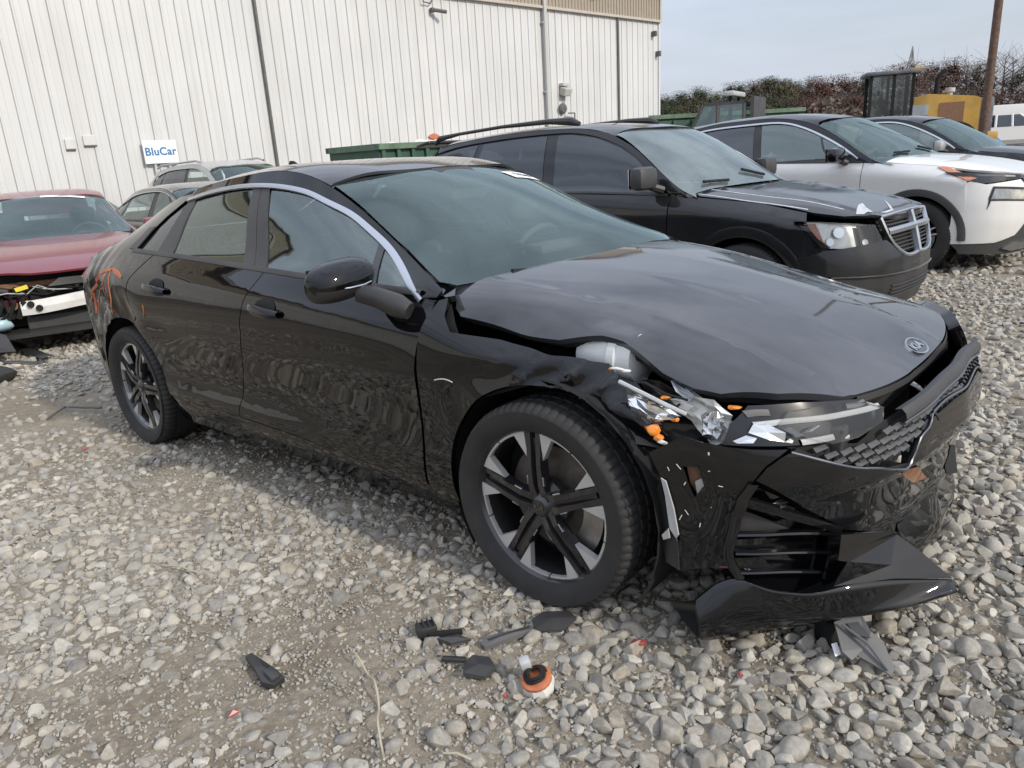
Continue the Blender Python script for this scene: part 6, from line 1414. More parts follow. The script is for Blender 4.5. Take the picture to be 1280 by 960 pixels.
# ---- sedans and an SUV in the row by the warehouse
def sedan_params(paint, kit, **k):
    P = dict(paint=paint, wb=2.75, arch=.375, wheel=(.32,), kit=kit, res=.09, chrome=.016,
        plan=[(-3.6, .74), (-3.3, .84), (-2.8, .885), (-1.5, .88), (-.5, .88), (0, .885), (.35, .86), (.6, .78), (.75, .64)],
        belt=[(-3.5, 1.0), (-2.5, .985), (-1.5, .965), (-.45, .93)],
        edge=[(-3.55, .60, 1.02), (-3.3, .585, 1.06), (-3.0, .565, 1.17), (-2.7, .56, 1.29), (-2.3, .565, 1.375), (-1.8, .57, 1.39), (-1.45, .575, 1.365), (-1.2, .60, 1.28), (-.95, .66, 1.15), (-.70, .73, 1.03), (-.48, .79, .945)],
        roofc=[(-3.6, 1.05), (-3.3, 1.10), (-3.0, 1.22), (-2.7, 1.345), (-2.3, 1.425), (-1.8, 1.44), (-1.45, 1.415), (-1.05, 1.335)], header=-1.22, roof_end=-2.62,
        hdr=smoothline([(-1.32, -.55), (-1.24, -.35), (-1.20, 0), (-1.24, .35), (-1.32, .55)], 4),
        ws=[(-1.4, 1.425), (-1.2, 1.375), (-.95, 1.265), (-.65, 1.11), (-.35, .95), (-.28, .91)], ws_base=smoothline([(-.46, .74), (-.40, .45), (-.37, 0), (-.40, -.45), (-.46, -.74)], 3),
        hoodc=[(-.5, .985), (0, .935), (.4, .865), (.65, .795), (.85, .70)], hood_edge=[(-.52, .80, .935), (-.2, .79, .895), (.15, .77, .845), (.45, .72, .775), (.65, .62, .72), (.85, .5, .65)],
        hood_poly=smoothline([(-.46, -.74), (-.41, -.45), (-.38, 0), (-.41, .45), (-.46, .74)], 3)+[(-.1, .76), (.2, .74), (.45, .70), (.60, .60), (.72, .42), (.78, .2), (.79, 0), (.78, -.2), (.72, -.42), (.60, -.60), (.45, -.70), (.2, -.74), (-.1, -.76)],
        nose=[(0, .88), (.3, .865), (.5, .81), (.65, .73), (.76, .62), (.83, .48), (.87, .3), (.88, .1)], nprof=[(0, -.12), (.2, -.04), (.35, 0), (.5, .0), (.62, -.03), (.75, -.09), (.9, -.2)],
        doors=((-.50, -.52), (-1.56, -1.60), (-2.60, -2.36)), fender_front=[(.62, .68), (.55, .60), (.46, .48), (.40, .40)],
        dlo=[(-2.78, 1.19), (-2.5, 1.285), (-2.2, 1.335), (-1.8, 1.355), (-1.5, 1.34), (-1.25, 1.275), (-1.0, 1.165), (-.78, 1.055), (-.58, .955)], dlo_rear=[(-2.90, 1.10), (-2.93, 1.02)],
        glass=[('front_window', [(-1.53, .985), (-1.60, 1.325), (-1.5, 1.32), (-1.25, 1.255), (-1.0, 1.145), (-.80, 1.045), (-.68, .955)], 'side_glass'), ('rear_window', [(-1.68, .99), (-1.72, 1.33), (-1.9, 1.33), (-2.2, 1.31), (-2.42, 1.26), (-2.48, 1.0)], 'side_glass'), ('quarter_window', [(-2.56, 1.005), (-2.52, 1.25), (-2.75, 1.17), (-2.86, 1.05)], 'privacy_glass')],
        rear=[(.2, -3.75), (.5, -3.82), (.8, -3.80), (1.0, -3.70), (1.1, -3.6)], rear_glass=[(-2.68, .45), (-2.70, 0), (-2.68, -.45), (-3.2, -.50), (-3.26, 0), (-3.2, .50)], seat_z=.34, track=.765)
    P.update(k); return P
SK = WheelKit(.32, .21, .10, 'silver')
def skin_front(v, paint, lamp='lamp_inner'):
    fpan(v, 'bumper_cover', [(-.87, .22), (-.87, .52), (-.80, .60), (-.55, .60), (-.40, .56), (.40, .56), (.55, .60), (.80, .60), (.87, .52), (.87, .22), (.5, .18), (-.5, .18)], paint, 0, .03, .08)
    fpan(v, 'grille', [(-.40, .565), (.40, .565), (.36, .69), (-.36, .69)], 'gloss_black', -.015, .0, .08)
    for s_ in (1, -1):
        q = [(-.82, .61), (-.56, .61), (-.42, .57), (-.38, .69), (-.60, .72), (-.76, .72)]; q = q if s_ == 1 else [(-y, z) for y, z in q][::-1]
        panel('headlight', q, (lambda y, z: v.F(y, z)-.004), 'front', lamp, v.o, .06, .03)
def lot_frame(x, y, yaw_deg): return Frame(x, y, R(yaw_deg), float(ground_z(x, y)), .012, -.004)
GS = Vehicle('sedan_car', 'dusty dark grey sedan parked behind the black wreck near the warehouse', 'car', lot_frame(-2.9, 9.63, -42), sedan_params('grey_paint', SK)); skin_front(GS, 'grey_paint'); grip(GS, -2.45, .87, 'grey_paint'); door_mirror(GS, -.66, .96, .985, 'grey_paint', .06, .10, .07)
CS = Vehicle('sedan_car', 'pale champagne sedan parked close to the warehouse behind the red wreck', 'car', lot_frame(-6.35, 12.05, -42), sedan_params('champagne_paint', SK)); skin_front(CS, 'champagne_paint')
# silver SUV: the crossover measures in another colour
SP = dict(GP); SP.update(paint='silver_paint', roof_paint='silver_paint', res=.1, flare=None, sill='silver_paint')
SV = Vehicle('compact_suv', 'silver SUV parked against the warehouse below the company sign', 'car', lot_frame(-3.5, 12.7, -42), SP)
fpan(SV, 'bumper_cover', [(-.91, .25), (-.91, .86), (-.6, .88), (.6, .88), (.91, .86), (.91, .25), (.5, .18), (-.5, .18)], 'silver_paint', 0, .03, .1)
for sd in (-1, 1): MB().tube([(-3.2, sd*.58, 1.68), (-3.0, sd*.585, 1.73), (-1.7, sd*.585, 1.745), (-1.5, sd*.585, 1.70)], .018, 8).build('roof_rail', 'satin_chrome', SV.o, True)
# dark crossover beyond the white one
BP = dict(GP); BP.update(paint='black_paint', roof_paint='black_paint', res=.08, chrome=.024)
BV = Vehicle('compact_suv', 'black SUV with silver mirror cap parked beyond the white one', 'car', Frame(7.95, 11.75, R(-48), -.10, .012, -.004), BP)
fpan(BV, 'bumper_cover', [(-.91, .25), (-.91, .90), (-.6, .92), (.6, .92), (.91, .90), (.91, .25), (.5, .18), (-.5, .18)], 'black_paint', 0, .03, .1); door_mirror(BV, -.80, 1.0, 1.225, 'silver_paint', .07, .11, .08)

# ---- red sedan with its front end torn away
RF = lot_frame(-4.35, 7.35, -60)
RP = sedan_params('red_paint', SK, chrome=None, ws_mat='windshield_glass', fender_front=[(.42, .74), (.40, .62), (.37, .50)])
RV = Vehicle('sedan_car', 'red sedan missing its bumper with bare white crash beam', 'car', RF, RP)
door_mirror(RV, -.70, .99, 1.0, 'red_paint', .065, .10, .075)
fx = .62
m = MB(); G = []
for y in np.linspace(-.34, .66, 12):
    x = .70-.10*(y/.6)**2; dz = -.06+.02*math.sin(5*y); G.append([(x-.03, y, .44+dz), (x, y, .44+dz), (x+.012, y, .50+dz), (x+.006*math.sin(9*y), y, .565+dz), (x-.03, y, .565+dz), (x-.03, y, .44+dz)])
m.grid(np.array(G)).build('crash_beam', 'white_plastic', RV.o)
for y, z in ((-.26, .455), (-.20, .415)): MB().lathe([(0, .015), (.028, .015), (.03, -.01)], 12, 'x', (.70, y, z)).build('beam_hole', 'matte_black', RV.o, True)
panel('hood_chrome', [(-.10, .60), (.55, .60), (.55, .665), (0, .665)], lambda y, z: .735-.06*(y/.6)**2+.1*(z-.63), 'front', 'chrome', RV.o, .06, .02)
MB().box((.52, .10, .34), (.05, .85, .26), bev=.01).build('radiator', 'dark_plastic', RV.o); MB().box((.55, 0, .62), (.08, 1.2, .05), bev=.01).build('radiator_support', 'rust', RV.o)
for y in (-.30, .42): MB().box((.56, y, .50), (.06, .06, .30), bev=.01).build('radiator_support', 'rust', RV.o)
MB().box((.45, -.48, .50), (.30, .26, .08), rot=Matrix.Rotation(R(14), 3, 'Y')@Matrix.Rotation(R(10), 3, 'Z'), bev=.02).build('torn_fender_liner', 'red_paint', RV.o, True)
mat('washer_fluid', (.36, .50, .56), rough=.35, var=.12, vscale=8)
v_, f_ = rock(3, 21); obj('washer_bottle', [(.56+q[0]*.12, -.52+q[1]*.15, .31+q[2]*.15) for q in v_], [tuple(q) for q in f_.tolist()], 'washer_fluid', RV.o, True)
m = MB(); m.tube([(.42, -.86, .78), (.55, -.70, .66), (.62, -.55, .60), (.66, -.40, .58)], [.10, .09, .05, .03], 10); m.build('air_duct', 'black_plastic', RV.o, True)
mat('yellow_tag', (.72, .60, .05), rough=.5); MB().box((.70, -.30, .605), (.02, .10, .035), rot=Matrix.Rotation(.2, 3, 'X')).build('fuse_tag', 'yellow_tag', RV.o)
rr = np.random.RandomState(9)
for i in range(9):
    y0 = rr.uniform(-.6, .1); MB().tube([(.60, y0, .60), (.68, y0+.08, .56+rr.uniform(-.03, .04)), (.70, y0+.18, .60+rr.uniform(-.08, .03)), (.66, y0+.3, .55)], .006, 5).build('wire', 'matte_black' if i % 3 else 'pale_plastic', RV.o)
MB().tube([(.60, .12, .57), (.64, .20, .62), (.64, .26, .62), (.60, .34, .57)], .012, 6).build('hood_latch', 'pale_plastic', RV.o, True)
shard('torn_fender', [(.0, -.80, .86), (.45, -.70, .74), (.50, -.62, .66), (.30, -.76, .68), (.0, -.86, .74)], 'red_paint', RV.o)
MB().box((.42, 0, .20), (.5, 1.25, .04), rot=Matrix.Rotation(R(4), 3, 'Y')).build('splash_shield', 'black_plastic', RV.o)
panel('lot_sticker', [(-1.19, -.02), (-1.15, -.02), (-1.15, .40), (-1.19, .40)], RV.WT, 'top', 'paper', RV.o, .05, 0, lift=.004)
text_obj('lettering', '91662221', .035, 'ink', RV.o, Matrix.Translation((-1.17, .19, float(RV.WT([-1.17], [.19])[0])+.009)) @ Matrix.Rotation(R(90), 4, 'Z') @ Matrix.Rotation(R(24), 4, 'X'), depth=.0005)

rw = np.random.RandomState(31)
for i in range(12):
    v_, f_ = rock(2, 60+i); c_ = (rw.uniform(.2, .62), rw.uniform(-.85, -.25), rw.uniform(.25, .66)); r_ = rw.uniform(.05, .14); a_ = rw.uniform(.4, 1.6, 3)
    obj(['hose', 'bracket', 'lamp_remnant'][i % 3], [(c_[0]+q[0]*r_*a_[0], c_[1]+q[1]*r_*a_[1], c_[2]+q[2]*r_*a_[2]) for q in v_], [tuple(q) for q in f_.tolist()], ['black_plastic', 'dark_plastic', 'rust', 'grey_plastic'][i % 4], RV.o, False)
for i in range(7):
    y0 = rw.uniform(-.85, -.3); MB().tube([(.3, y0, .7), (.55, y0+.05, .62), (.66, y0+.12, .5+rw.uniform(-.1, .1)), (.64, y0+.05, .34)], rw.uniform(.01, .025), 6).build('hose', 'matte_black', RV.o, True)
shard('torn_bumper', [(.30, -1.0, .12), (.75, -.75, .10), (.82, -.45, .08), (.70, -.50, .22), (.45, -.85, .34), (.30, -.98, .30)], 'dark_plastic', RV.o, .01)
# ---- green dumpster and roll-off container
mat('bin_green', (.015, .075, .045), rough=.55, var=.25, vscale=3, dust=.2)
mat('bin_rim', (.10, .16, .10), rough=.6, var=.3, vscale=5)
mat('rubble', (.60, .58, .54), rough=.85, var=.25, vscale=6)
def wall_pt(s, d): return wt*s-wn*(WD-d)
def dumpster(name, label, s, d, L_, W_, H_, fill):
    o = empty(name, wall_mw(s, float(ground_z(*wall_pt(s, d)[:2])), d)); tag(o, label, 'dumpster')
    m = MB().box((0, H_*.5, 0), (L_, H_-.1, W_)); m.build('tub', 'bin_green', o)
    m = MB()
    for q in np.linspace(-L_/2+.06, L_/2-.06, 7): m.box((q, H_*.5, W_/2+.03), (.07, H_-.15, .06))
    ribs = m; 
    for i, q in enumerate(np.linspace(-L_/2+.06, L_/2-.06, 7)): MB().box((q, H_*.5, W_/2+.03), (.07, H_-.15, .06)).build('rib', 'bin_green', o)
    MB().box((0, H_-.02, W_/2+.03), (L_+.1, .10, .12), bev=.01).build('rim', 'bin_rim', o); MB().box((0, H_-.02, -W_/2), (L_+.1, .10, .1), bev=.01).build('rim', 'bin_rim', o)
    for q in (-1, 1): MB().box((q*L_/2, H_-.02, 0), (.1, .1, W_)).build('rim', 'bin_rim', o)
    if fill:
        for i, (x, y, r, mt) in enumerate(fill):
            v_, f_ = rock(2, 40+i); t_ = obj('rubble', [(x+q[0]*r, H_+y+q[1]*r*.6, q[2]*r*.8) for q in v_], [tuple(q) for q in f_.tolist()], mt, None); t_.matrix_world = o.matrix_world.copy(); tag(t_, ['jagged pale scrap heaped in the green dumpster', 'white sheet scrap heaped in the green dumpster', 'small orange scrap piece in the green dumpster', 'pointed grey scrap on the heap in the green dumpster'][i % 4], 'scrap')
    return o
dumpster('scrap_dumpster', 'green steel dumpster heaped with scrap behind the black SUV', 8.6, 5.5, 2.0, 1.6, 1.80, [(-.2, .0, .22, 'rubble'), (.95, .02, .32, 'white_plastic'), (.85, .12, .15, 'orange_plastic_and_reflection'), (.55, .0, .22, 'rubble')])
o = empty('rolloff_container'); o.matrix_world = Matrix.Translation((8.3, 30, 0)) @ Matrix.Rotation(R(10), 4, 'Z'); tag(o, 'long green roll-off container past the warehouse corner', 'container')
MB().box((0, 0, 1.25), (6., 2.4, 2.2)).build('tub', 'bin_green', o); MB().box((0, -1.22, 2.34), (6.1, .14, .14)).build('rim', 'bin_rim', o)
for q in np.linspace(-2.8, 2.8, 9): MB().box((q, -1.24, 1.2), (.1, .08, 2.0)).build('rib', 'bin_green', o)

# ---- yellow wheel loader, trucks, pole far right
mat('loader_yellow', (.52, .30, .045), rough=.45, var=.15, vscale=2, dust=.25)
mat('loader_grey', (.12, .125, .13), rough=.6, var=.3, vscale=3)
mat('pole_wood', (.075, .042, .030), rough=.9, col2=(.15, .095, .07), vscale=9, bump=.01, bscale=14)
mat('tarp_blue', (.03, .16, .42), rough=.5, var=.2)
def ground_at(px, py, depth):
    e = C_F*F_PX+(px-640)*C_R-(py-480)*C_U; t = depth/e[1]; return np.array([0, 0, CAM_H])+e*t
LP = ground_at(1133, 160, 28.)
Lo = empty('wheel_loader', Matrix.Translation((LP[0], LP[1], 0)) @ Matrix.Rotation(R(-18), 4, 'Z')); tag(Lo, 'yellow wheel loader with glazed cab and black exhaust stack', 'loader')
LK = WheelKit(.78, .40, .28, 'silver')
for x in (-1.6, 1.3):
    for sd in (-1, 1): LK.put(Lo, x, sd*.95, .78, sd)
MB().prism([(.05, 1.5), (.05, 2.42), (.5, 2.52), (1.9, 2.36), (2.12, 2.28), (2.12, 1.1), (.6, 1.1)], -.62, .62).build('engine_hood', 'loader_yellow', Lo)
MB().box((2.32, 0, 1.68), (.42, 1.24, 1.2), bev=.06).build('rear_grille', 'loader_grey', Lo, True)
for i in range(5): MB().box((2.54, 0, 1.3+i*.19), (.03, 1.0, .05)).build('grille_bar', 'steel', Lo)
MB().box((2.25, 0, 1.0), (.9, 1.7, .34), bev=.05).build('counterweight', 'loader_yellow', Lo, True)
MB().box((1.25, -.63, 1.85), (.75, .03, .7)).build('side_vent', 'rust', Lo); MB().box((.25, -.63, 2.0), (.55, .03, .35)).build('decal_panel', 'pale_plastic', Lo)
cab = bpy.data.objects.new('cab', None); COL.objects.link(cab); cab.parent = Lo
for x, y in ((-1.35, -.62), (-.62, -.66), (-.02, -.62), (-1.35, .62), (-.62, .66), (-.02, .62)): MB().box((x, y, 2.4), (.09, .09, 1.75)).build('pillar', 'matte_black', cab)
MB().box((-.68, 0, 3.30), (1.75, 1.55, .13), bev=.04).build('cab_roof', 'loader_grey', cab, True); MB().box((.10, 0, 3.36), (.30, 1.5, .12), bev=.03).build('cab_roof', 'loader_yellow', cab, True)
MB().box((-.68, 0, 1.62), (1.5, 1.3, .30)).build('cab_floor', 'matte_black', cab)
for y in (-.63, .63): MB().add([(-1.32, y, 1.8), (-.06, y, 1.8), (-.06, y, 3.2), (-1.32, y, 3.2)], [(0, 1, 2, 3)]).build('pane', 'clear_glass', cab)
for x in (-1.34, 0): MB().add([(x, -.6, 1.8), (x, .6, 1.8), (x, .6, 3.2), (x, -.6, 3.2)], [(0, 1, 2, 3)]).build('pane', 'clear_glass', cab)
seat(cab, -.5, 0, 1.9, 'cabin_dark', h=.6); steering_wheel(cab, -.95, 0, 2.5)
MB().tube([(.78, -.35, 2.45), (.78, -.35, 2.95), (.84, -.35, 3.12), (1.0, -.35, 3.26)], [.09, .085, .08, .08], 10).build('exhaust_stack', 'matte_black', Lo, True)
m = MB(); m.lathe([(.0, 0), (.09, 0), (.09, .12), (.16, .14), (.16, .26), (.0, .28)], 14, 'z', (1.25, -.1, 2.42)); m.build('air_intake', 'pale_grey_paint', Lo, True)
MB().box((-2.1, 0, 1.1), (1.8, .7, .7), bev=.08).build('front_frame', 'loader_grey', Lo, True)
MB().prism([(-3.0, 1.1), (-1.6, 1.95), (-1.5, 1.7), (-2.9, .8)], -.45, .45).build('lift_arm', 'matte_black', Lo)
MB().prism([(-3.9, .3), (-3.0, .25), (-2.8, 1.3), (-3.1, 1.35)], -1.3, 1.3).build('bucket', 'loader_grey', Lo)
# dark tow truck
TP = ground_at(905, 150, 27.5)
To = empty('tow_truck', Matrix.Translation((TP[0], TP[1], 0)) @ Matrix.Rotation(R(150), 4, 'Z')); tag(To, 'dark tow truck with pale light bar on its roof', 'truck')
TK = WheelKit(.48, .29, .14, 'silver')
for x in (1.6, -2.2):
    for sd in (-1, 1): TK.put(To, x, sd*.85, .48, sd)
mat('truck_dark', (.03, .03, .033), rough=.5, dust=.3)
MB().prism([(.9, .6), (2.4, .6), (2.5, 1.25), (2.3, 1.6), (1.2, 1.85), (.9, 1.85)], -.95, .95).build('hood', 'truck_dark', To)
MB().box((.0, 0, 1.15), (1.9, 1.95, 1.1), bev=.08).build('cab_body', 'truck_dark', To, True)
MB().prism([(-.9, 2.62), (.30, 2.66), (.55, 2.58), (.50, 2.52), (-.9, 2.52)], -.88, .88).build('cab_roof', 'truck_dark', To)
for x, y in ((.95, -.9), (.0, -.93), (-.88, -.92), (.95, .9), (.0, .93), (-.88, .92)): MB().tube([(x, y, 1.65), (x-(.42 if x > .5 else 0), y*.95, 2.55)], .07, 6).build('pillar', 'truck_dark', To)
for y in (-.93, .93): MB().add([(-.85, y, 1.7), (.9, y, 1.7), (.5, y*.95, 2.54), (-.85, y*.95, 2.54)], [(0, 1, 2, 3)]).build('side_window', 'side_glass', To)
MB().add([(.98, -.86, 1.72), (.98, .86, 1.72), (.55, .82, 2.54), (.55, -.82, 2.54)], [(0, 1, 2, 3)]).build('windshield', 'clear_glass', To)
MB().box((-1.15, 0, 1.9), (.12, 1.9, 1.7)).build('headboard', 'truck_dark', To); MB().box((-2.6, 0, .95), (3.0, 2.1, .2)).build('bed', 'loader_grey', To)
MB().box((-.35, 0, 2.90), (.35, 1.75, .16), bev=.04).build('light_bar', 'pale_plastic', To, True)
for y in (-.6, .6): MB().box((-.35, y, 2.74), (.08, .08, .18)).build('light_bar_foot', 'matte_black', To)
# white pickup, white box trailer, blue tarp heap
PP = ground_at(1262, 170, 42.)
Po = empty('pickup_truck', Matrix.Translation((PP[0], PP[1], 0)) @ Matrix.Rotation(R(-14), 4, 'Z')); tag(Po, 'white pickup truck parked past the utility pole', 'truck')
PK = WheelKit(.38, .23, .13, 'silver')
for x in (1.65, -1.75):
    for sd in (-1, 1): PK.put(Po, x, sd*.82, .38, sd)
MB().prism([(-2.7, .55), (2.45, .55), (2.5, .95), (2.4, 1.12), (.95, 1.22), (-2.7, 1.22)], -.94, .94).build('body', 'white_paint', Po)
MB().prism([(-.95, 1.80), (-1.05, 1.86), (-.2, 1.92), (.10, 1.86), (.10, 1.80)], -.72, .72).build('cab_roof', 'white_paint', Po)
for x0, x1 in ((-1.05, -1.0), (.95, .1), (-.25, -.25)):
    for sd in (-1, 1): MB().tube([(x0, sd*.9, 1.2), (x1, sd*.72, 1.84)], .06, 6).build('pillar', 'white_paint', Po)
for sd in (-1, 1): MB().add([(-1.0, sd*.89, 1.22), (.85, sd*.89, 1.22), (.12, sd*.72, 1.82), (-.95, sd*.72, 1.82)], [(0, 1, 2, 3)]).build('side_window', 'privacy_glass', Po)
MB().add([(.95, -.86, 1.22), (.95, .86, 1.22), (.14, .70, 1.82), (.14, -.70, 1.82)], [(0, 1, 2, 3)]).build('windshield', 'side_glass', Po)
MB().box((2.5, 0, .75), (.18, 1.8, .45), bev=.04).build('grille_guard', 'matte_black', Po, True)
BPt = ground_at(1285, 155, 58.)
Bo = empty('box_trailer', Matrix.Translation((BPt[0], BPt[1], 0)) @ Matrix.Rotation(R(-12), 4, 'Z')); tag(Bo, 'long white box trailer below the bare trees', 'trailer')
MB().box((0, 0, 1.75), (9., 2.4, 1.9), bev=.05).build('box', 'white_paint', Bo, True); MB().box((0, 0, .6), (8.6, 1.4, .3)).build('chassis', 'matte_black', Bo)
for x in (-3.2, -2.4, 3.0):
    for sd in (-1, 1): PK.put(Bo, x, sd*.95, .38, sd)
tp = ground_at(1230, 172, 36.); gx_ = np.linspace(-1, 1, 15); G = []
for i, a in enumerate(gx_): G.append([(tp[0]+a*.85, tp[1]+b*.7, max(0, (1-a*a)*(1-b*b))**.5*1.05+.06*math.sin(9*a+4*b)) for b in gx_])
t_ = MB().grid(np.array(G)).build('blue_tarp', 'tarp_blue', None, True); tag(t_, 'crumpled blue tarp heap beside the utility pole', 'tarp')
pb = ground_at(1228, 170, 26.); po_ = empty('utility_pole', Matrix.Translation((pb[0], pb[1], 0))); tag(po_, 'brown wooden utility pole rising beside the loader', 'pole')
m = MB(); k = 14; m.tube([(0, 0, -.1+i*.9) for i in range(k)], [.125-.002*i for i in range(k)], 14); m.build('shaft', 'pole_wood', po_, True)
MB().tube([(.12, -.05, 0), (.11, -.05, 5), (.10, -.04, 11)], .012, 6).build('ground_wire', 'rust', po_, True)
# lattice tower far away
tw = ground_at(1138, 90, 320.); tow = empty('transmission_tower', Matrix.Translation((tw[0], tw[1], 0))); tag(tow, 'thin steel lattice tower rising behind the trees', 'tower')
m = MB()
for sx, sy in ((-1, -1), (1, -1), (1, 1), (-1, 1)): MB().tube([(sx*3, sy*3, 0), (sx*1.3, sy*1.3, 22), (0, 0, 33)], .22, 4).build('leg', 'steel', tow)
for i in range(7):
    z = 3+i*3.6; r = 3-1.7*z/22 if z < 22 else 1.3*(33-z)/11; r2 = 3-1.7*(z+3.6)/22 if z+3.6 < 22 else max(.1, 1.3*(33-z-3.6)/11)
    MB().tube([(-r, -r, z), (r2, -r2, z+3.6)], .14, 4).build('brace', 'steel', tow); MB().tube([(r, -r, z), (-r2, -r2, z+3.6)], .14, 4).build('brace', 'steel', tow)

# ---- trees at the back of the yard
def leaf_mat(name, c1, c2):
    m = bpy.data.materials.new(name); m.use_nodes = True; t = m.node_tree; b = t.nodes['Principled BSDF']; b.inputs['Roughness'].default_value = .8; b.inputs['Specular IOR Level'].default_value = .15
    r = N(t, 'ShaderNodeAttribute', attribute_name='shade').outputs['Fac']; rp = N(t, 'ShaderNodeValToRGB'); rp.color_ramp.elements[0].color = (*c1, 1); rp.color_ramp.elements[1].color = (*c2, 1)
    t.links.new(r, rp.inputs[0]); t.links.new(rp.outputs[0], b.inputs['Base Color']); MATS[name] = m
leaf_mat('leaf_green', (.05, .065, .04), (.15, .165, .10)); leaf_mat('leaf_olive', (.085, .085, .05), (.20, .185, .12)); leaf_mat('leaf_rust', (.13, .075, .06), (.27, .16, .125)); leaf_mat('leaf_brown', (.11, .085, .07), (.23, .185, .155)); leaf_mat('leaf_grey', (.10, .085, .075), (.22, .19, .175))
mat('bark', (.10, .08, .065), rough=.9, var=.3, vscale=3)
def tree_meshes(seed, H, rad, kind, n):
    rg = np.random.RandomState(seed); tr = MB()
    tr.tube([(0, 0, -.2), (.1, .05, H*.25), (rg.uniform(-.3, .3), rg.uniform(-.3, .3), H*.6), (0, 0, H*.93)], [H*.022, H*.018, H*.011, H*.003], 7)
    cl = []
    nb = 22 if kind != 'cone' else 26
    for i in range(nb):
        u = (i+.5)/nb; z = H*(.22+.74*u) if kind != 'cone' else H*(.08+.88*u); a = rg.uniform(0, 6.28)
        prof = (math.sin(math.pi*min(1, .18+.80*u))**.7) if kind != 'cone' else (1-u)**.75+.05
        r = rad*prof*rg.uniform(.65, 1.1); e = (r*math.cos(a), r*math.sin(a), z+r*rg.uniform(.15, .45)*(1 if kind != 'cone' else -.15))
        tr.tube([(0, 0, z-r*.35), (e[0]*.5, e[1]*.5, z+.05), e], [H*.007, H*.004, H*.0015], 4)
        for q in (.45, .75, 1.): cl.append((e[0]*q, e[1]*q, z+(e[2]-z)*q, rad*rg.uniform(.14, .26)))
    if kind == 'bare':
        for i in range(90):
            c = cl[rg.randint(len(cl))]; d = rg.normal(size=3)*c[3]*2.2; tr.tube([(c[0], c[1], c[2]), (c[0]+d[0], c[1]+d[1], c[2]+abs(d[2]))], [H*.0022, H*.0008], 3)
    k = len(cl); ci = rg.randint(0, k, n); C_ = np.array(cl)[ci]; P = C_[:, :3]+np.clip(rg.normal(size=(n, 3)), -1.5, 1.5)*C_[:, [3]]*np.array([.95, .95, .75]); s = rad*rg.uniform(.011, .026, n)*(1. if kind != 'bare' else .6)
    A = rg.normal(size=(n, 3)); A /= np.linalg.norm(A, axis=1, keepdims=True); B = np.cross(A, rg.normal(size=(n, 3))); B /= np.linalg.norm(B, axis=1, keepdims=True); A *= s[:, None]; B *= (s*.7)[:, None]
    if kind != 'bare': nc = n//9; P[:nc] = C_[:nc, :3]*np.array([.8, .8, .96])+rg.normal(size=(nc, 3))*C_[:nc, [3]]*.3; A[:nc] *= 2.6; B[:nc] *= 2.6
    V = np.stack([P-A, P+B*.9, P+A, P-B*.9], 1).reshape(-1, 3); F = np.arange(n*4).reshape(n, 4)
    sh = np.repeat(np.clip(np.array([rg.uniform() for _ in range(k)])[ci]*.6+rg.uniform(0, .4, n), 0, 1), 4)
    return tr, V, F, sh
TREES = []
for seed, H, rad, kind, n, mt in ((1, 9, 2.6, 'cone', 13000, 'leaf_green'), (2, 8.5, 3.2, 'round', 13000, 'leaf_olive'), (3, 11, 4.0, 'round', 11000, 'leaf_rust'), (4, 10.5, 3.8, 'round', 10000, 'leaf_brown'), (5, 12.5, 4.0, 'bare', 900, 'leaf_grey'), (6, 12, 4.2, 'bare', 2200, 'leaf_rust'), (7, 8.5, 3.0, 'round', 13000, 'leaf_green')):
    tr, V, F, sh = tree_meshes(seed, H, rad, kind, n); a = tr.build('trunk', 'bark', None); am = a.data; bpy.data.objects.remove(a)
    me = bpy.data.meshes.new('crown'); me.from_pydata(V.tolist(), [], F.tolist()); me.polygons.foreach_set('use_smooth', [True]*len(F)); me.update(); nv = V-np.array([0, 0, H*.45]); nv = nv/np.linalg.norm(nv, axis=1, keepdims=True)+np.array([0, 0, .35]); nv /= np.linalg.norm(nv, axis=1, keepdims=True); me.normals_split_custom_set_from_vertices(nv.tolist()); at = me.attributes.new('shade', 'FLOAT', 'POINT'); at.data.foreach_set('value', sh); me.materials.append(MATS[mt]); TREES.append((am, me, H))
TL = ['dense dark green cedar in the tree line', 'olive green bushy tree in the tree line', 'rust-leaved oak in the tree line', 'brown-leaved tree in the tree line', 'bare grey tree against the sky in the tree line', 'thinning russet tree with bare upper branches', 'green round-crowned tree in the tree line']
TG = ['cedars', 'olive trees', 'rust oaks', 'brown trees', 'bare trees', 'thinning russet trees', 'green round trees']
rt = np.random.RandomState(12)
def plant(kind, px, toppx, depth, low=False):
    am, me, H = TREES[kind]; e = ground_at(px, toppx, depth); h = e[2]; k = max(.45, h/H); o = empty('tree', Matrix.Translation((e[0], e[1], 0)) @ Matrix.Rotation(rt.uniform(0, 6.28), 4, 'Z') @ Matrix.Diagonal((k*rt.uniform(.95, 1.25), k*rt.uniform(.95, 1.25), k, 1)))
    tag(o, ('low '+TL[kind]+', in front of the taller trees') if low else 'tall '+TL[kind], 'tree', ('low ' if low else 'tall ')+TG[kind]+' at the back of the yard')
    for nm, q in (('trunk', am), ('crown', me)):
        c = bpy.data.objects.new(nm, q); COL.objects.link(c); c.parent = o
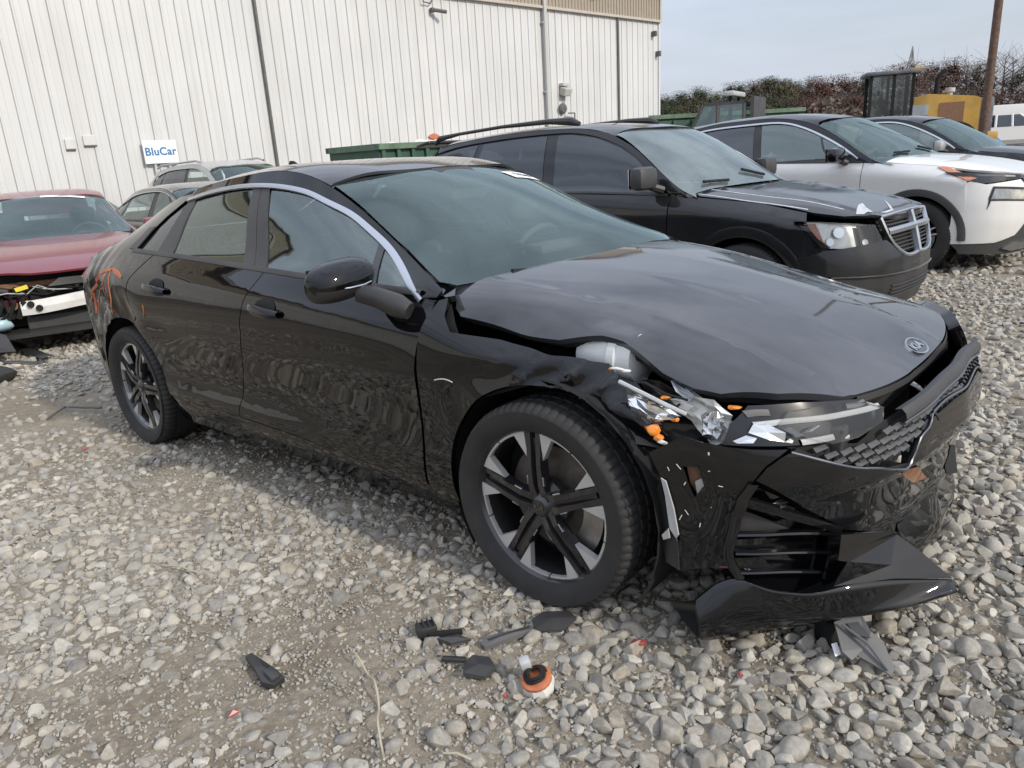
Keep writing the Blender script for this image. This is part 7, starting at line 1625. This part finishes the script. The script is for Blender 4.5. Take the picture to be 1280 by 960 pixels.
for px, top, kind in ((826, 122, 6), (840, 121, 0), (853, 117, 6), (868, 112, 6), (882, 114, 6), (897, 115, 0), (912, 104, 0), (925, 103, 0), (940, 105, 3), (952, 101, 1), (966, 97, 1), (980, 101, 1), (996, 104, 1), (1010, 100, 3), (1024, 99, 2), (1038, 100, 2), (1054, 97, 2), (1070, 100, 3), (1085, 96, 3), (1100, 92, 4), (1118, 86, 2), (1135, 82, 2), (1150, 79, 5), (1164, 82, 3), (1178, 80, 5), (1194, 76, 2), (1210, 77, 5), (1226, 80, 3), (1244, 72, 5), (1258, 66, 4), (1268, 72, 4), (1282, 84, 3), (1296, 80, 4), (1312, 84, 3), (1330, 80, 2)):
    plant(kind, px, top, rt.uniform(92, 128))
for px in range(1350, 1900, 34): plant([2, 3, 5, 4, 3][px % 5], px, 84+rt.uniform(-14, 14)-(px-1350)*.05, rt.uniform(92, 128))
for px in range(830, 1340, 20): plant((1 if px < 960 else 3) if rt.uniform() < .6 else (6 if px < 1000 else 2), px, 131+rt.uniform(-9, 6)-(px-830)*.03, rt.uniform(82, 92), True)
n = 40000; ppx = rt.uniform(815, 1900, n); dd = rt.uniform(78, 92, n); P = np.array([ground_at(a, 150, b) for a, b in zip(ppx, dd)]); P[:, 2] = rt.beta(1.2, 1.9, n)*(4.2+1.2*np.sin(ppx*.05))
A = rt.normal(size=(n, 3)); A /= np.linalg.norm(A, axis=1, keepdims=True); B = np.cross(A, rt.normal(size=(n, 3))); B /= np.linalg.norm(B, axis=1, keepdims=True); s = rt.uniform(.10, .30, n)[:, None]
V = np.stack([P-A*s, P+B*s*.7, P+A*s, P-B*s*.7], 1).reshape(-1, 3); me = bpy.data.meshes.new('undergrowth'); me.from_pydata(V.tolist(), [], np.arange(n*4).reshape(n, 4).tolist()); at = me.attributes.new('shade', 'FLOAT', 'POINT'); at.data.foreach_set('value', np.repeat(rt.uniform(0, .55, n), 4)); me.materials.append(MATS['leaf_brown'])
o = bpy.data.objects.new('undergrowth', me); COL.objects.link(o); tag(o, 'tangled brown undergrowth below the tree line', kind='stuff')

# ---- debris on the ground
def gp_(px, py):
    z = 0.
    for _ in range(6):
        e = C_F*F_PX+(px-640)*C_R-(py-480)*C_U; t = (z-CAM_H)/e[2]; p = np.array([0, 0, CAM_H])+e*t; z = float(ground_z(p[0], p[1]))
    return p
def at_px(px, py, ang=0., up=.0): 
    p = gp_(px, py); return Matrix.Translation((p[0], p[1], p[2]+up)) @ Matrix.Rotation(R(ang), 4, 'Z')
def plate(pts, th, wob=.004, seed=0):
    rg = np.random.RandomState(seed); k = len(pts); c = np.mean(pts, 0); m = MB(); T = [(x, y, th+rg.uniform(-wob, wob)) for x, y in pts]; B_ = [(x, y, z-th) for x, y, z in T]
    m.add(T+[(c[0], c[1], th+.006)]+B_, [(i, (i+1) % k, k) for i in range(k)]+[(i, k+1+i, k+1+(i+1) % k, (i+1) % k) for i in range(k)]); return m
def deb(name, label, cat, mw): o = empty(name, mw); tag(o, label, cat); return o
d = deb('bulb_socket', 'broken bulb socket with orange ring and white base on the gravel', 'car part', at_px(672, 862, 10, .028) @ Matrix.Rotation(R(-13), 4, 'Y') @ Matrix.Rotation(R(9), 4, 'X'))
MB().lathe([(.0, -.024), (.044, -.024), (.047, -.012), (.041, .012), (.0, .014)], 9, 'z').build('base', 'white_plastic', d, True); MB().lathe([(.0425, .006), (.0425, .014), (.036, .018), (.0, .018)], 20, 'z').build('ring', 'orange_plastic_and_reflection', d, True)
m = MB(); m.tube([((.030-.0008*a)*math.cos(a), (.030-.0008*a)*math.sin(a), .021+.0009*a+.003*math.sin(3*a)) for a in np.linspace(0, 16, 50)], .005, 6); m.build('coil', 'matte_black', d, True); MB().box((-.015, .03, .045), (.03, .03, .03), bev=.006).build('connector', 'pale_plastic', d, True)
d = deb('connector_housing', 'black ribbed connector housing lying on the dirt', 'car part', at_px(545, 800, 20, .012))
MB().box((-.02, .03, .012), (.06, .045, .035), bev=.006).build('body', 'black_plastic', d, True)
for q in range(4): MB().box((-.042+q*.015, .03, .032), (.004, .04, .012)).build('rib', 'dark_plastic', d)
MB().box((.03, -.005, .006), (.10, .016, .012), rot=Matrix.Rotation(-.3, 3, 'Z')).build('lever', 'matte_black', d); plate([(.0, -.02), (.06, -.03), (.09, -.065), (.03, -.06)], .008, .003, 3).build('tab', 'dark_plastic', d)
d = deb('grille_fragment', 'small black mesh fragment beside the bulb socket', 'car part', at_px(588, 840, -10, .012)); plate([(-.01, -.04), (.05, -.045), (.075, -.01), (.05, .035), (.0, .04), (-.02, .01)], .012, .006, 4).build('shell', 'dark_plastic', d); MB().box((-.05, .02, .012), (.07, .018, .012), bev=.004).build('tab', 'black_plastic', d, True)
d = deb('trim_strip', 'weathered grey strip lying near the front tyre', 'car part', at_px(637, 801, 22, .008)); plate([(-.085, -.018), (.075, -.012), (.08, .012), (-.06, .02), (-.09, .004)], .014, .003, 5).build('strip', 'grey_plastic', d); MB().box((0, .0, .017), (.13, .006, .006)).build('groove', 'dark_plastic', d)
t_ = plate([(-.055, -.045), (.02, -.055), (.075, -.01), (.06, .04), (-.02, .05), (-.06, .01)], .008, .005, 6).build('plastic_plate', 'dark_plastic', None); t_.matrix_world = at_px(690, 782, 5, .015); tag(t_, 'flat dark plastic plate by the front tyre', 'car part')
d = deb('bumper_bracket', 'torn black bracket lying on bare dirt', 'car part', at_px(332, 845, -48, .012)); plate([(-.10, -.012), (-.02, -.02), (.05, -.03), (.09, -.015), (.085, .02), (.03, .022), (-.05, .012), (-.105, .008)], .014, .006, 7).build('arm', 'black_plastic', d); MB().box((.05, 0, .02), (.05, .03, .02), bev=.006).build('clip', 'dark_plastic', d, True)
for i, (px, py, s, lb) in enumerate(((797, 812, .026, 'long red lens chip among stones near the torn lip'), (293, 900, .014, 'red lens chip on the dirt by the torn bracket'), (632, 878, .010, 'tiny red lens chip below the bulb socket'), (925, 852, .008, 'tiny red lens chip in the thick gravel'), (107, 566, .016, 'red lens chip on the gravel behind the rear tyre'))):
    t_ = plate([(-s, -s*.4), (s*.9, -s*.5), (s, s*.2), (-s*.3, s*.6)], .005, .003, 20+i).build('lens_chip', 'red_lens', None); t_.matrix_world = at_px(px, py, 40*i, .02); tag(t_, lb, 'car part')
cp = [gp_(*q) for q in ((440, 823), (452, 836), (464, 852), (471, 868), (474, 885), (474, 915), (478, 940), (482, 962))]; m = MB(); sp = smoothline([tuple(q) for q in cp], 4); m.tube([(x, y, z+.022+.012*math.sin(i*.7)) for i, (x, y, z) in enumerate(sp)], .003, 6); mat('straw', (.42, .37, .27), rough=.9); t_ = m.build('dry_stalk', 'straw', None, True); tag(t_, 'long dry stalk curving over the stones', 'twig')
for i, (a, b, lb) in enumerate((((205, 712), (250, 722), 'short dry twig lying on the dirt'), ((105, 437), (122, 458), 'dry grass stalk behind the rear tyre'), ((555, 950), (590, 958), 'thin twig at the edge of the bare dirt'))):
    p, q = gp_(*a), gp_(*b); m = MB().tube([(p[0], p[1], p[2]+.02), tuple((p+q)/2+[0, 0, .03]), (q[0], q[1], q[2]+.02)], .003, 5); t_ = m.build('dry_twig', 'straw', None, True); tag(t_, lb, 'twig')
# torn grey bracket propped under the lip
d = deb('lip_bracket', 'torn grey plastic bracket propped under the hanging lip', 'car part', at_px(1078, 812, 0, 0)); bp0 = gp_(1040, 790); f1 = lambda px, py, z: (lambda e: np.array([0, 0, CAM_H])+e*((z-CAM_H)/e[2]))(C_F*F_PX+(px-640)*C_R-(py-480)*C_U)
gz0 = float(gp_(1078, 812)[2]); O = np.array(d.matrix_world.translation)
pts = [f1(px, py, gz0+z)-O for px, py, z in ((1042, 778, .10), (1075, 768, .115), (1088, 790, .09), (1103, 802, .07), (1118, 838, .02), (1112, 845, .015), (1092, 832, .03), (1062, 815, .05), (1064, 826, .04), (1052, 815, .06))]
shard('shell', pts, 'grey_plastic', d, .006); shard('window', [f1(px, py, gz0+z)-O+np.array([0, 0, .006]) for px, py, z in ((1058, 782, .10), (1072, 780, .10), (1088, 800, .08), (1070, 797, .085))], 'dark_plastic', d, .002)
MB().tube([tuple(f1(1052, 780, gz0+.108)-O), tuple(f1(1085, 805, gz0+.08)-O), tuple(f1(1110, 838, gz0+.03)-O)], .004, 6).build('ridge', 'grey_plastic', d, True); shard('label', [f1(px, py, gz0+z)-O for px, py, z in ((1039, 805, .06), (1046, 803, .06), (1051, 818, .045), (1044, 821, .045))], 'paper', d, .001)
t_ = MB().box((0, 0, .03), (.05, .06, .09), bev=.01).build('foam_block', 'matte_black', None, True); t_.matrix_world = at_px(1034, 800, 20, .0); tag(t_, 'black foam block under the hanging lip', 'car part')
# rods and black scraps behind the sedan
m = MB(); P3 = [gp_(*q) for q in ((62, 527), (82, 514), (88, 514), (128, 515))]; m.tube([(p[0], p[1], p[2]+.03) for p in P3], .008, 6); t_ = m.build('bent_rod', 'dark_pipe', None, True); tag(t_, 'thin bent rod on the gravel behind the rear tyre', 'rod')
for i, (a, b, wd, lb) in enumerate((((-20, 425), (62, 452), .10, 'long dark splash shield lying before the red wreck'), ((8, 466), (58, 457), .05, 'short dark strip lying before the red wreck'))):
    p, q = gp_(*a), gp_(*b); dr = (q-p)/np.linalg.norm(q-p); sd = np.array([-dr[1], dr[0], 0]); G = [[tuple(p+(q-p)*u+sd*v*wd+np.array([0, 0, .03+.05*math.sin(3*u+i)*(1-u)+.02*math.cos(v*3)])) for v in np.linspace(-.5, .5, 5)] for u in np.linspace(0, 1, 9)]
    t_ = MB().grid(np.array(G)).build('splash_shield', 'black_plastic', None, True); t_.modifiers.new('s', 'SOLIDIFY').thickness = .006; tag(t_, lb, 'car part')
p = gp_(0, 478); v_, f_ = rock(3, 77); t_ = obj('rubber_lump', [(p[0]-.05+q[0]*.17, p[1]+q[1]*.17, p[2]+.06+q[2]*.17) for q in v_], [tuple(q) for q in f_.tolist()], 'rubber', None, True); tag(t_, 'dark rubber lump at the foot of the splash shields', 'car part')
